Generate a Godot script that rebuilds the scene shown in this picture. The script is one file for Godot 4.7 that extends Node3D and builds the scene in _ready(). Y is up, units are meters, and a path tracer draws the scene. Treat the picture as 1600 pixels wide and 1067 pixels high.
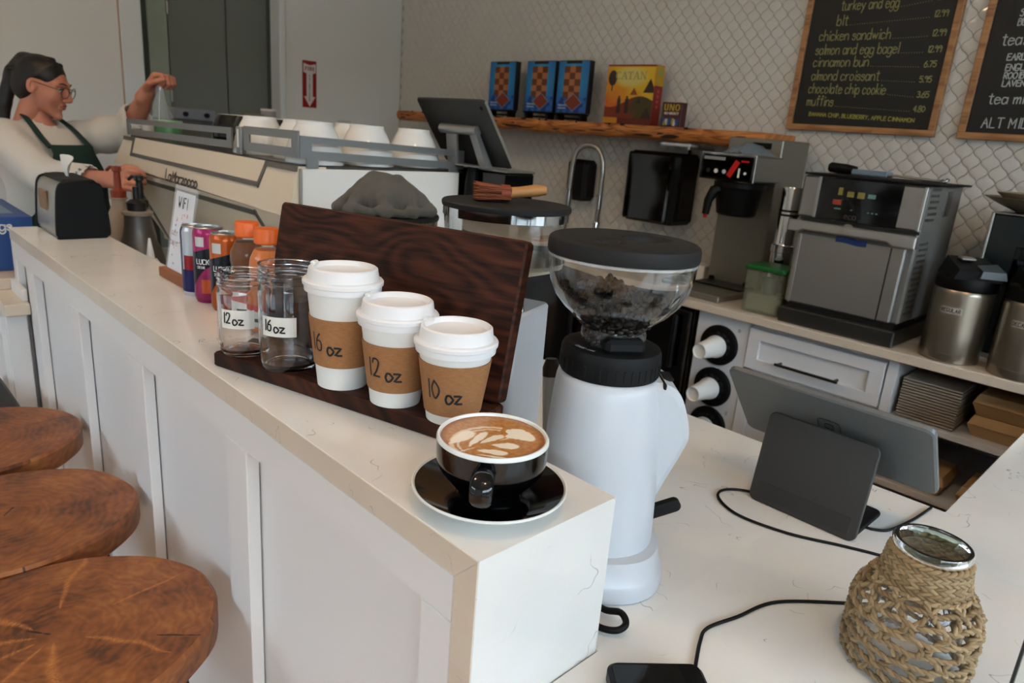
extends Node3D
# A cafe counter seen from the customer side: x runs along the bar, y is up, the back wall is at z = -2.5. Metres.

const UP := Vector3.UP
var mats := {}
var used_names := {}


# ---------------------------------------------------------------- mesh builder
class MB:
	var v := PackedVector3Array()
	var n := PackedVector3Array()
	var t := PackedVector2Array()
	var col := PackedColorArray()
	var ix := PackedInt32Array()
	var xf := Transform3D.IDENTITY
	var tint := Color(-1, 0, 0)

	func vert(p: Vector3, nn: Vector3, uv := Vector2.ZERO) -> int:
		v.append(xf * p)
		n.append((xf.basis * nn).normalized())
		t.append(uv)
		if tint.r >= 0.0:
			col.append(tint)
		return v.size() - 1

	func tri(a: int, b: int, c: int) -> void:
		ix.append(a)
		ix.append(c)
		ix.append(b)

	# a flat convex polygon, turned so that it faces away from «inside»
	func face(pts: Array, inside: Vector3, us := 1.0) -> void:
		var nn: Vector3 = (pts[1] - pts[0]).cross(pts[2] - pts[0])
		if nn.length() < 1e-12 and pts.size() > 3:
			nn = (pts[2] - pts[0]).cross(pts[3] - pts[0])
		var mid := Vector3.ZERO
		for p in pts:
			mid += p
		mid /= pts.size()
		var order := range(pts.size())
		if nn.dot(mid - inside) < 0.0:
			nn = -nn
			order.reverse()
		var first := v.size()
		var an := nn.abs()
		for k in order:
			var p: Vector3 = pts[k]
			var uv := Vector2(p.x, -p.y)
			if an.x > an.y and an.x > an.z:
				uv = Vector2(p.z, -p.y)
			elif an.y > an.z:
				uv = Vector2(p.x, p.z)
			vert(p, nn, uv * us)
		for k in range(1, pts.size() - 1):
			tri(first, first + k, first + k + 1)

	# a box with chamfered edges
	func box(c: Vector3, s: Vector3, b := 0.002) -> void:
		var h := s * 0.5
		b = minf(b, minf(h.x, minf(h.y, h.z)) * 0.98)
		var q := func(axis: int, sg: Vector3) -> Vector3:
			var e := h - Vector3(b, b, b)
			e[axis] = h[axis]
			return c + e * sg
		for axis in 3:
			var u := (axis + 1) % 3
			var w := (axis + 2) % 3
			for sgn in [-1.0, 1.0]:
				var pts := []
				for k in [[-1.0, -1.0], [1.0, -1.0], [1.0, 1.0], [-1.0, 1.0]]:
					var sg := Vector3.ZERO
					sg[axis] = sgn
					sg[u] = k[0]
					sg[w] = k[1]
					pts.append(q.call(axis, sg))
				face(pts, c)
			# the four edges that run along this axis
			for k in [[-1.0, -1.0], [1.0, -1.0], [1.0, 1.0], [-1.0, 1.0]]:
				var lo := Vector3.ZERO
				lo[axis] = -1.0
				lo[u] = k[0]
				lo[w] = k[1]
				var hi := lo
				hi[axis] = 1.0
				face([q.call(u, lo), q.call(u, hi), q.call(w, hi), q.call(w, lo)], c)
		for sx in [-1.0, 1.0]:
			for sy in [-1.0, 1.0]:
				for sz in [-1.0, 1.0]:
					var sg := Vector3(sx, sy, sz)
					face([q.call(0, sg), q.call(1, sg), q.call(2, sg)], c)

	# any convex solid given by its faces' corner lists
	func solid(corners: Array, faces: Array) -> void:
		var c := Vector3.ZERO
		for p in corners:
			c += p
		c /= corners.size()
		for f in faces:
			var pts := []
			for k in f:
				pts.append(corners[k])
			face(pts, c)

	# eight corners: bottom ring of four, then top ring of four
	func hexa(p: Array) -> void:
		solid(p, [[0, 1, 2, 3], [4, 5, 6, 7], [0, 1, 5, 4], [1, 2, 6, 5], [2, 3, 7, 6], [3, 0, 4, 7]])

	# a surface of revolution about y; the profile runs upward on the outside, so that solid lies to its left
	func lathe(prof: Array, seg := 48, crease := 0.6, a0 := 0.0, a1 := TAU) -> void:
		var nn := []
		var total := 0.0
		for k in prof.size() - 1:
			var d: Vector2 = prof[k + 1] - prof[k]
			total += d.length()
			nn.append(Vector2(d.y, -d.x).normalized())
		var run := 0.0
		for k in prof.size() - 1:
			var p: Vector2 = prof[k]
			var q: Vector2 = prof[k + 1]
			if p.distance_to(q) < 1e-7:
				continue
			var np: Vector2 = nn[k]
			var nq: Vector2 = nn[k]
			if k > 0 and absf(nn[k - 1].angle_to(nn[k])) < crease:
				np = (nn[k - 1] + nn[k]).normalized()
			if k < nn.size() - 1 and absf(nn[k + 1].angle_to(nn[k])) < crease:
				nq = (nn[k + 1] + nn[k]).normalized()
			var first := v.size()
			var v0 := run / total
			run += p.distance_to(q)
			var v1 := run / total
			for j in seg + 1:
				var a := a0 + (a1 - a0) * j / seg
				var dir := Vector3(cos(a), 0, sin(a))
				vert(dir * p.x + UP * p.y, dir * np.x + UP * np.y, Vector2(float(j) / seg, 1.0 - v0))
				vert(dir * q.x + UP * q.y, dir * nq.x + UP * nq.y, Vector2(float(j) / seg, 1.0 - v1))
			for j in seg:
				var o := first + j * 2
				if p.x > 1e-6:
					tri(o, o + 1, o + 2)
				if q.x > 1e-6:
					tri(o + 1, o + 3, o + 2)

	# a round bar along points; r is a number or one radius per point; flat squashes it across its own up
	func tube(pts: Array, r, seg := 8, closed := false, flat := 1.0) -> void:
		var m := pts.size()
		var side := Vector3.ZERO
		var first := v.size()
		var rows := m + (1 if closed else 0)
		var length := 0.0
		for kk in rows:
			var k := kk % m
			var a: Vector3 = pts[(k - 1 + m) % m] if closed or k > 0 else pts[k]
			var b: Vector3 = pts[(k + 1) % m] if closed or k < m - 1 else pts[k]
			var d := (b - a).normalized()
			if kk == 0:
				side = d.cross(UP if absf(d.y) < 0.9 else Vector3.RIGHT).normalized()
			else:
				side = (side - d * side.dot(d)).normalized()
				length += (pts[k] as Vector3).distance_to(pts[(k - 1 + m) % m])
			var up := side.cross(d)
			var rr: float = r if r is float else r[k]
			for j in seg + 1:
				var ang := TAU * j / seg
				var off := side * cos(ang) + up * sin(ang) * flat
				vert(pts[k] + off * rr, side * cos(ang) * flat + up * sin(ang), Vector2(float(j) / seg, length))
		for k in rows - 1:
			for j in seg:
				var o := first + k * (seg + 1) + j
				tri(o, o + seg + 1, o + 1)
				tri(o + 1, o + seg + 1, o + seg + 2)
		if not closed:
			for e in [0, m - 1]:
				var d2: Vector3 = (pts[0] - pts[1]) if e == 0 else (pts[m - 1] - pts[m - 2])
				var c := vert(pts[e], d2)
				for j in seg:
					var o1: int = first + e * (seg + 1) + j
					var p1 := v[o1]
					var p2 := v[o1 + 1]
					var q1 := v.size()
					v.append(p1)
					v.append(p2)
					for z in 2:
						n.append(n[c])
						t.append(Vector2.ZERO)
						if tint.r >= 0.0:
							col.append(tint)
					if e == 0:
						tri(c, q1, q1 + 1)
					else:
						tri(c, q1 + 1, q1)

	# a plate: an outline in x, y (counter-clockwise) from z = 0 to z = d, its rims chamfered by b
	func plate(poly: PackedVector2Array, d: float, b := 0.001, us := 1.0, crease := 0.7) -> void:
		var m := poly.size()
		var en := []
		for k in m:
			var e: Vector2 = (poly[(k + 1) % m] - poly[k]).normalized()
			en.append(Vector2(e.y, -e.x))
		var inset := PackedVector2Array()
		for k in m:
			var av: Vector2 = (en[k] + en[(k - 1 + m) % m])
			av = av / maxf(av.length_squared() * 0.5, 0.3)
			inset.append(poly[k] - av * b)
		var tris := Geometry2D.triangulate_polygon(inset)
		if tris.is_empty():
			inset = poly
			tris = Geometry2D.triangulate_polygon(poly)
			b = 0.0
		for s in 2:
			var z := 0.0 if s == 0 else d
			var first := v.size()
			for p in inset:
				vert(Vector3(p.x, p.y, z), Vector3(0, 0, -1 if s == 0 else 1), Vector2(p.x, -p.y) * us)
			for k in range(0, tris.size(), 3):
				var i0 := tris[k]
				var i1 := tris[k + 1]
				var i2 := tris[k + 2]
				var ccw := (inset[i1] - inset[i0]).cross(inset[i2] - inset[i0]) > 0.0
				if ccw == (s == 1):
					tri(first + i0, first + i1, first + i2)
				else:
					tri(first + i0, first + i2, first + i1)
		var rings := [[inset, 0.0], [poly, b], [poly, d - b], [inset, d]]
		for r in 3:
			for k in m:
				var k2 := (k + 1) % m
				var na: Vector2 = en[k]
				var nb: Vector2 = en[k]
				var pv: Vector2 = en[(k - 1 + m) % m]
				var nx: Vector2 = en[k2]
				if absf(pv.angle_to(en[k])) < crease:
					na = (pv + en[k]).normalized()
				if absf(nx.angle_to(en[k])) < crease:
					nb = (nx + en[k]).normalized()
				var tz: float = [-1.0, 0.0, 1.0][r]
				var lo: PackedVector2Array = rings[r][0]
				var hi: PackedVector2Array = rings[r + 1][0]
				var z0: float = rings[r][1]
				var z1: float = rings[r + 1][1]
				var f := v.size()
				vert(Vector3(lo[k].x, lo[k].y, z0), Vector3(na.x, na.y, tz), Vector2(lo[k].x + z0, -lo[k].y) * us)
				vert(Vector3(lo[k2].x, lo[k2].y, z0), Vector3(nb.x, nb.y, tz), Vector2(lo[k2].x + z0, -lo[k2].y) * us)
				vert(Vector3(hi[k2].x, hi[k2].y, z1), Vector3(nb.x, nb.y, tz), Vector2(hi[k2].x + z1, -hi[k2].y) * us)
				vert(Vector3(hi[k].x, hi[k].y, z1), Vector3(na.x, na.y, tz), Vector2(hi[k].x + z1, -hi[k].y) * us)
				tri(f, f + 1, f + 2)
				tri(f, f + 2, f + 3)

	# a ball squashed to half sizes h
	func ball(c: Vector3, h: Vector3, seg := 20, rows := 12) -> void:
		var first := v.size()
		for i in rows + 1:
			var la := -PI / 2 + PI * i / rows
			for j in seg + 1:
				var lo := TAU * j / seg
				var d := Vector3(cos(la) * cos(lo), sin(la), cos(la) * sin(lo))
				vert(c + d * h, d / h, Vector2(float(j) / seg, 1.0 - float(i) / rows))
		for i in rows:
			for j in seg:
				var o := first + i * (seg + 1) + j
				tri(o, o + seg + 1, o + 1)
				tri(o + 1, o + seg + 1, o + seg + 2)

	# a sheet through a grid of points [row][column], seen from both sides; smooth
	func sheet(g: Array, flip := false) -> void:
		var rows := g.size()
		var cols: int = g[0].size()
		var first := v.size()
		for i in rows:
			for j in cols:
				var du: Vector3 = g[i][mini(j + 1, cols - 1)] - g[i][maxi(j - 1, 0)]
				var dv: Vector3 = g[mini(i + 1, rows - 1)][j] - g[maxi(i - 1, 0)][j]
				var nn := du.cross(dv)
				vert(g[i][j], -nn if flip else nn, Vector2(float(j) / (cols - 1), float(i) / (rows - 1)))
		for i in rows - 1:
			for j in cols - 1:
				var o := first + i * cols + j
				if flip:
					tri(o, o + cols, o + 1)
					tri(o + 1, o + cols, o + cols + 1)
				else:
					tri(o, o + 1, o + cols)
					tri(o + 1, o + cols + 1, o + cols)

	# rings of equal length joined into a skin (closed round each ring); caps at both ends
	func skin(rings: Array, caps := true) -> void:
		var rows := rings.size()
		var m: int = rings[0].size()
		var first := v.size()
		for i in rows:
			for jj in m + 1:
				var j := jj % m
				var du: Vector3 = rings[i][(j + 1) % m] - rings[i][(j - 1 + m) % m]
				var dv: Vector3 = rings[mini(i + 1, rows - 1)][j] - rings[maxi(i - 1, 0)][j]
				vert(rings[i][j], dv.cross(du), Vector2(float(jj) / m, float(i) / (rows - 1)))
		for i in rows - 1:
			for j in m:
				var o := first + i * (m + 1) + j
				tri(o, o + m + 1, o + 1)
				tri(o + 1, o + m + 1, o + m + 2)
		if caps:
			for e in [0, rows - 1]:
				var mid := Vector3.ZERO
				for p in rings[e]:
					mid += p
				mid /= m
				var other: Array = rings[1 if e == 0 else rows - 2]
				var inner := Vector3.ZERO
				for p in other:
					inner += p
				inner /= m
				for j in m:
					face([mid, rings[e][j], rings[e][(j + 1) % m]], inner)

	func mesh() -> ArrayMesh:
		var a := []
		a.resize(Mesh.ARRAY_MAX)
		a[Mesh.ARRAY_VERTEX] = v
		a[Mesh.ARRAY_NORMAL] = n
		a[Mesh.ARRAY_TEX_UV] = t
		if col.size() == v.size() and col.size() > 0:
			a[Mesh.ARRAY_COLOR] = col
		a[Mesh.ARRAY_INDEX] = ix
		var am := ArrayMesh.new()
		am.add_surface_from_arrays(Mesh.PRIMITIVE_TRIANGLES, a)
		return am


# ---------------------------------------------------------------- smooth bodies (surface nets)
class Net:
	var o: Vector3
	var cell: float
	var nx: int
	var ny: int
	var nz: int
	var d := PackedFloat32Array()

	func _init(lo: Vector3, hi: Vector3, size: float) -> void:
		o = lo
		cell = size
		nx = int((hi.x - lo.x) / size) + 2
		ny = int((hi.y - lo.y) / size) + 2
		nz = int((hi.z - lo.z) / size) + 2
		d.resize(nx * ny * nz)
		d.fill(0.2)

	# a tapered capsule, joined by a smooth minimum of width k; cut takes it away instead
	func cap(a: Vector3, b: Vector3, ra: float, rb: float, k := 0.02, cut := false, sq := Vector3.ONE) -> void:
		var pad := maxf(ra, rb) / minf(sq.x, minf(sq.y, sq.z)) + k * 1.5 + cell * 2.0
		var lo := (a.min(b) - Vector3.ONE * pad - o) / cell
		var hi := (a.max(b) + Vector3.ONE * pad - o) / cell
		var ab := (b - a) * sq
		var l2 := maxf(ab.length_squared(), 1e-9)
		for z in range(maxi(int(lo.z), 0), mini(int(hi.z) + 1, nz)):
			for y in range(maxi(int(lo.y), 0), mini(int(hi.y) + 1, ny)):
				var i := (z * ny + y) * nx
				for x in range(maxi(int(lo.x), 0), mini(int(hi.x) + 1, nx)):
					var p := (o + Vector3(x, y, z) * cell - a) * sq
					var s := clampf(p.dot(ab) / l2, 0.0, 1.0)
					var dist := (p - ab * s).length() - lerpf(ra, rb, s)
					var old := d[i + x]
					if cut:
						dist = -dist
						var h2 := maxf(k - absf(old - dist), 0.0) / k
						d[i + x] = maxf(old, dist) + h2 * h2 * k * 0.25
					else:
						var h := maxf(k - absf(old - dist), 0.0) / k
						d[i + x] = minf(old, dist) - h * h * k * 0.25

	func ell(c: Vector3, h: Vector3, k := 0.02, cut := false) -> void:
		var r := minf(h.x, minf(h.y, h.z))
		cap(c, c, r, r, k, cut, Vector3(r / h.x, r / h.y, r / h.z))

	func at(x: int, y: int, z: int) -> float:
		return d[(z * ny + y) * nx + x]

	func into(m: MB, place := Transform3D.IDENTITY) -> void:
		var index := {}
		var first := m.v.size()
		var offs := [0, 1, nx, nx + 1, nx * ny, nx * ny + 1, nx * ny + nx, nx * ny + nx + 1]
		for z in nz - 1:
			for y in ny - 1:
				for x in nx - 1:
					var i := (z * ny + y) * nx + x
					var pos := 0
					for q in 8:
						if d[i + offs[q]] > 0.0:
							pos += 1
					if pos == 0 or pos == 8:
						continue
					var sum := Vector3.ZERO
					var cnt := 0
					for q in 8:
						for ax in 3:
							var bit := 1 << ax
							if q & bit:
								continue
							var va := d[i + offs[q]]
							var vb := d[i + offs[q | bit]]
							if (va > 0.0) == (vb > 0.0):
								continue
							var f := va / (va - vb)
							var p := Vector3(q & 1, (q >> 1) & 1, (q >> 2) & 1)
							p[ax] += f
							sum += p
							cnt += 1
					var g := Vector3(d[i + 1] - d[i], d[i + nx] - d[i], d[i + nx * ny] - d[i]) + Vector3(d[i + offs[7]] - d[i + offs[6]], d[i + offs[7]] - d[i + offs[5]], d[i + offs[7]] - d[i + offs[3]])
					index[i] = m.v.size()
					m.vert(place * (o + (Vector3(x, y, z) + sum / cnt) * cell), place.basis * g)
		for z in range(1, nz - 1):
			for y in range(1, ny - 1):
				for x in range(1, nx - 1):
					var i := (z * ny + y) * nx + x
					var a := d[i] > 0.0
					for ax in 3:
						var st: int = [1, nx, nx * ny][ax]
						if a == (d[i + st] > 0.0):
							continue
						var su: int = [nx, nx * ny, 1][ax]
						var sw: int = [nx * ny, 1, nx][ax]
						if not (index.has(i) and index.has(i - su) and index.has(i - sw) and index.has(i - su - sw)):
							continue
						var p0: int = index[i - su - sw]
						var p1: int = index[i - sw]
						var p2: int = index[i]
						var p3: int = index[i - su]
						if a:
							m.tri(p0, p2, p1)
							m.tri(p0, p3, p2)
						else:
							m.tri(p0, p1, p2)
							m.tri(p0, p2, p3)


# ---------------------------------------------------------------- naming and tagging
func numbered(holder: Node, called: String) -> String:
	var key := "%d/%s" % [holder.get_instance_id(), called]
	var k: int = used_names.get(key, 0)
	used_names[key] = k + 1
	return called if k == 0 else "%s_%03d" % [called, k]


func tag(o: Node3D, label: String, category: String, group := "") -> Node3D:
	o.set_meta("label", label)
	o.set_meta("category", category)
	if group != "":
		o.set_meta("group", group)
	return o


func thing(called: String, label: String, category: String, at := Vector3.ZERO, turn := 0.0, group := "") -> Node3D:
	var o := Node3D.new()
	o.name = numbered(self, called)
	add_child(o, true)
	o.position = at
	o.rotation.y = turn
	tag(o, label, category, group)
	return o


func put(called: String, m: MB, mat: Material, holder: Node3D = self) -> MeshInstance3D:
	var o := MeshInstance3D.new()
	o.name = numbered(holder, called)
	o.mesh = m.mesh()
	o.material_override = mat
	holder.add_child(o, true)
	return o


func solo(called: String, label: String, category: String, m: MB, mat: Material, at := Vector3.ZERO, turn := 0.0, group := "") -> MeshInstance3D:
	var o := put(called, m, mat)
	o.position = at
	o.rotation.y = turn
	tag(o, label, category, group)
	return o


func struct(called: String, m: MB, mat: Material, holder: Node3D = self) -> MeshInstance3D:
	var o := put(called, m, mat, holder)
	if holder == self:
		o.set_meta("kind", "structure")
	return o


func copy_of(o: Node3D, label: String, at: Vector3, turn: float) -> Node3D:
	var c: Node3D = o.duplicate()
	var base := String(o.name)
	c.name = numbered(self, base)
	add_child(c, true)
	c.position = at
	c.rotation.y = turn
	c.set_meta("label", label)
	return c


func bx(c: Vector3, s: Vector3, b := 0.002) -> MB:
	var m := MB.new()
	m.box(c, s, b)
	return m


func lt(prof: Array, seg := 48, crease := 0.6) -> MB:
	var m := MB.new()
	m.lathe(prof, seg, crease)
	return m


func tb(pts: Array, r, seg := 10, closed := false, flat := 1.0) -> MB:
	var m := MB.new()
	m.tube(pts, r, seg, closed, flat)
	return m


func V2(a: Array) -> Array:
	var out := []
	for k in range(0, a.size(), 2):
		out.append(Vector2(a[k], a[k + 1]))
	return out


func rrect(w: float, h: float, r: float, seg := 6) -> PackedVector2Array:
	var p := PackedVector2Array()
	for q in 4:
		var c := Vector2((w / 2 - r) * [1, -1, -1, 1][q], (h / 2 - r) * [1, 1, -1, -1][q])
		for k in seg + 1:
			var a := PI / 2 * (q + float(k) / seg)
			p.append(c + Vector2(cos(a), sin(a)) * r)
	return p


func curve(pts: Array, step := 8) -> Array:
	var out := []
	var m := pts.size()
	for k in m - 1:
		var p0 = pts[maxi(k - 1, 0)]
		var p1 = pts[k]
		var p2 = pts[k + 1]
		var p3 = pts[mini(k + 2, m - 1)]
		for j in step:
			var s := float(j) / step
			out.append(0.5 * (2.0 * p1 + (p2 - p0) * s + (2.0 * p0 - 5.0 * p1 + 4.0 * p2 - p3) * s * s + (3.0 * p1 - p0 - 3.0 * p2 + p3) * s * s * s))
	out.append(pts[m - 1])
	return out


# ---------------------------------------------------------------- handwriting: strokes on a 0-9 grid, «~» for a smooth stroke; a, b, c lie below the line
const GLYPHS := {
	"a": "~5435150302103052|5550", "b": "0900|~0325455352402001", "c": "~5435150302103051", "d": "~5435150302103052|5950", "e": "0353|~535435150302103051",
	"f": "~48392820|0646", "g": "~5435150302103052|~555a3c1c0b", "h": "0900|~0325455350", "i": "1510|1718", "k": "0900|4502|1340", "l": "1910", "m": "0500|~03253430|~33556460",
	"n": "0500|~0325455350", "o": "~351503021030525335", "p": "050c|~0325455352402001", "r": "0500|~032545", "s": "~44351504133342301001", "t": "~28213040|0646", "u": "~0502103052|5550",
	"v": "053055", "w": "0520355075", "y": "0530|551c", "z": "05550050", ".": "1011", ",": "111a", "-": "0444",
	"0": "~29060320535629", "1": "1910", "2": "~071949573300|0050", "3": "~0829484625|~2554523001", "4": "4940|490353", "5": "590905|~053654523001", "6": "~491602104053451503", "7": "095920",
	"8": "~2507294957250310405325", "9": "~57361607193957|5740",
	"A": "003960|1454", "B": "0900|~0939574605|~0546523000", "C": "~6849190602104061", "D": "0900|~0939665330 00", "E": "59090050|0545", "F": "590900|0545", "G": "~6849190602104063|6333", "H": "0900|6960|0565",
	"I": "2920", "K": "0900|5903|2550", "L": "090050", "M": "0009336960", "N": "00096069", "O": "~3907032040636739", "P": "0900|~0939574504", "R": "0900|~0939574504|2450",
	"S": "~583918164553401001", "T": "0969|3930", "U": "~090320406369", "V": "093069", "W": "0920355079", "Y": "0935|693530",
}


func stroke_y(c: String) -> float:
	return float("cba0123456789".find(c) - 3) / 9.0


# writes s from (0, 0) with capitals h high; place.call(x, y) gives [point, normal, direction along the line]; the ink is a thin raised ribbon w wide; returns the length
func write(m: MB, s: String, h: float, w: float, place: Callable, sx := 1.0, gap := 0.2, space := 0.45) -> float:
	var x := 0.0
	for ch in s:
		if ch == " ":
			x += h * space * sx
			continue
		var g: String = GLYPHS.get(ch, "")
		var wide := 0.0
		for st in g.split("|"):
			var smooth := st.begins_with("~")
			var body := st.trim_prefix("~").replace(" ", "")
			var pts := []
			for k in range(0, body.length() - 1, 2):
				pts.append(Vector2(float(body[k]) / 9.0, stroke_y(body[k + 1])))
				wide = maxf(wide, pts[-1].x)
			if smooth and pts.size() > 2:
				pts = curve(pts, 5)
			else:
				var fine := [pts[0]]
				for k in pts.size() - 1:
					for j in range(1, 4):
						fine.append(pts[k].lerp(pts[k + 1], j / 3.0))
				pts = fine
			var first := m.v.size()
			for k in pts.size():
				var d: Vector2 = (pts[mini(k + 1, pts.size() - 1)] - pts[maxi(k - 1, 0)]).normalized()
				var side := Vector2(-d.y, d.x) * w * 0.5
				var e := Vector2.ZERO
				if k == 0:
					e = -d * w * 0.4
				elif k == pts.size() - 1:
					e = d * w * 0.4
				var c: Vector2 = Vector2(x + pts[k].x * h * sx, pts[k].y * h) + e
				for sd in [1.0, -1.0]:
					var q: Array = place.call(c.x + side.x * sd, c.y + side.y * sd)
					m.vert(q[0] + q[1] * 0.0004, q[1])
			for k in pts.size() - 1:
				var o := first + k * 2
				m.tri(o, o + 1, o + 2)
				m.tri(o + 1, o + 3, o + 2)
		x += (wide + gap) * h * sx
	return x


# a place function for a flat board: origin, direction of writing, up
func flat_place(at: Vector3, along: Vector3, up: Vector3) -> Callable:
	var nn := along.cross(up).normalized()
	return func(x: float, y: float) -> Array: return [at + along * x + up * y, nn]


# on a cone about y: radius at height 0, its growth per metre, the angle where the writing starts (turning towards «right»)
func cone_place(r0: float, grow: float, y0: float, facing: float, start: float) -> Callable:
	return func(x: float, y: float) -> Array:
		var r := r0 + grow * (y0 + y)
		var a := facing - (start + x / r)
		var dir := Vector3(cos(a), 0, sin(a))
		return [dir * r + UP * (y0 + y), dir]


# real lettering in a plain typeface, as thin solid letters centred on the origin, facing +z
func letters(s: String, h: float, bold := true, serif := false, depth := 0.001) -> Mesh:
	var f := SystemFont.new()
	f.font_names = PackedStringArray(["Droid Serif" if serif else "Droid Sans"])
	f.font_weight = 700 if bold else 400
	var tm := TextMesh.new()
	tm.text = s
	tm.font = f
	tm.font_size = 64
	tm.pixel_size = h / 46.0
	tm.depth = depth
	tm.curve_step = 4.0
	return tm


func put_letters(called: String, s: String, h: float, mat: Material, holder: Node3D, place: Transform3D, bold := true, serif := false) -> MeshInstance3D:
	var o := MeshInstance3D.new()
	o.name = numbered(holder, called)
	o.mesh = letters(s, h, bold, serif)
	o.material_override = mat
	holder.add_child(o, true)
	o.transform = place
	return o


# ---------------------------------------------------------------- materials
const LAMP := 0.12


func mat(key: String, c: Color, rough := 0.5, metal := 0.0, spec := 0.5) -> StandardMaterial3D:
	if mats.has(key):
		return mats[key]
	var m := StandardMaterial3D.new()
	m.resource_name = key
	m.albedo_color = c
	m.roughness = rough
	m.metallic = metal
	m.metallic_specular = spec
	mats[key] = m
	return m


func glass(key: String, a: float, c := Color(1, 1, 1), rough := 0.0, spec := 0.5) -> StandardMaterial3D:
	var m := mat(key, Color(c.r, c.g, c.b, a), rough, 0.0, spec)
	m.transparency = BaseMaterial3D.TRANSPARENCY_ALPHA
	m.cull_mode = BaseMaterial3D.CULL_DISABLED
	return m


# solid clear plastic or glass with a wall thickness of its own
func solid_glass(key: String, c: Color, rough := 0.0) -> StandardMaterial3D:
	var m := mat(key, Color(c.r, c.g, c.b, 0.0), rough)
	m.transparency = BaseMaterial3D.TRANSPARENCY_ALPHA
	m.refraction_enabled = true
	m.refraction_scale = 0.05
	return m


func noise(sd: int, freq: float, octaves := 3) -> FastNoiseLite:
	var n := FastNoiseLite.new()
	n.seed = sd
	n.frequency = freq
	n.fractal_octaves = octaves
	return n


func paint(w: int, h: int, f: Callable) -> ImageTexture:
	var im := Image.create(w, h, false, Image.FORMAT_RGB8)
	for y in h:
		for x in w:
			im.set_pixel(x, y, f.call(x, y))
	return ImageTexture.create_from_image(im)


func textured(key: String, tex: Texture2D, rough := 0.5, spec := 0.5) -> StandardMaterial3D:
	var m := mat(key, Color.WHITE, rough, 0.0, spec)
	m.albedo_texture = tex
	return m


func ramp(cols: Array, s: float) -> Color:
	s = clampf(s, 0.0, 1.0) * (cols.size() - 1)
	var k := mini(int(s), cols.size() - 2)
	return (cols[k] as Color).lerp(cols[k + 1], s - k)


# long grain along x
func grain(cols: Array, sd: int, size := 512, rings := 9.0, warp := 3.0) -> ImageTexture:
	var a := noise(sd, 0.004, 2)
	var b := noise(sd + 7, 0.02, 3)
	var c := noise(sd + 13, 0.05, 2)
	return paint(size, size, func(x: int, y: int) -> Color:
		var big := a.get_noise_2d(x * 0.8, y * 1.6)
		var s := sin((float(y) / size * rings + big * warp) * TAU)
		var fine := b.get_noise_2d(x * 0.25, y * 5.0)
		var pore := c.get_noise_2d(x * 0.3, y * 4.0)
		return ramp(cols, 0.5 + s * 0.28 + fine * 0.45 + minf(pore, 0.0) * 0.35))


func end_grain(cols: Array, sd: int, size: int, stars: bool) -> ImageTexture:
	var a := noise(sd, 0.012, 3)
	var b := noise(sd + 5, 0.03, 3)
	var c := noise(sd + 9, 0.006, 2)
	return paint(size, size, func(x: int, y: int) -> Color:
		var p := Vector2(x, y) / size
		p = Vector2(fposmod(p.x + 0.5, 1.0) - 0.5, fposmod(p.y + 0.5, 1.0) - 0.5)
		var q := (p + Vector2(0.5, 0.5)) * size
		var r := p.length() + a.get_noise_2d(q.x, q.y) * 0.035
		var ang := p.angle()
		var ring := sin(r * 190.0) * 0.10 * smoothstep(0.02, 0.1, r)
		var f := 512.0 / size
		var s := 0.5 + ring + b.get_noise_2d(q.x * f, q.y * f) * 0.3 + c.get_noise_2d(q.x * f, q.y * f) * 0.5
		var out := ramp(cols, s)
		if stars:
			var flare := 0.0
			for fk in [[0.25, 0.05, 0.42, 0.026], [-0.75, 0.1, 0.4, 0.018], [1.35, 0.05, 0.36, 0.02], [1.9, 0.04, 0.4, 0.02], [2.5, 0.06, 0.44, 0.022], [-2.75, 0.12, 0.46, 0.02], [-1.75, 0.2, 0.45, 0.014], [0.8, 0.05, 0.3, 0.012]]:
				var along: float = (r - fk[1]) / (fk[2] - fk[1])
				if along > 0.0 and along < 1.0:
					var wd: float = fk[3] * pow(sin(along * PI), 0.7) + 0.001
					var dd := absf(angle_difference(ang, fk[0] + a.get_noise_2d(q.x * 0.35 * f, q.y * 0.35 * f) * 0.16)) * r
					flare = maxf(flare, (1.0 - smoothstep(0.0, wd, dd)) * (0.75 + 0.25 * sin(r * 300.0 + b.get_noise_2d(q.x, q.y) * 8.0)))
			out = out.lerp(Color(0.78, 0.5, 0.24), clampf(flare, 0.0, 1.0) * 0.7)
		for k in 3:
			var ca := [0.35, 1.02, -2.3][k] as float
			var off := absf(angle_difference(ang, ca + sd * 0.7)) * r + absf(b.get_noise_2d(q.x * 0.6, q.y * 0.6)) * 0.006
			if r > [0.26, 0.02, 0.33][k] and r < [0.6, 0.09, 0.6][k] and off < 0.0045:
				out = out.lerp(Color(0.06, 0.03, 0.02), 0.85)
		return out)


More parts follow.
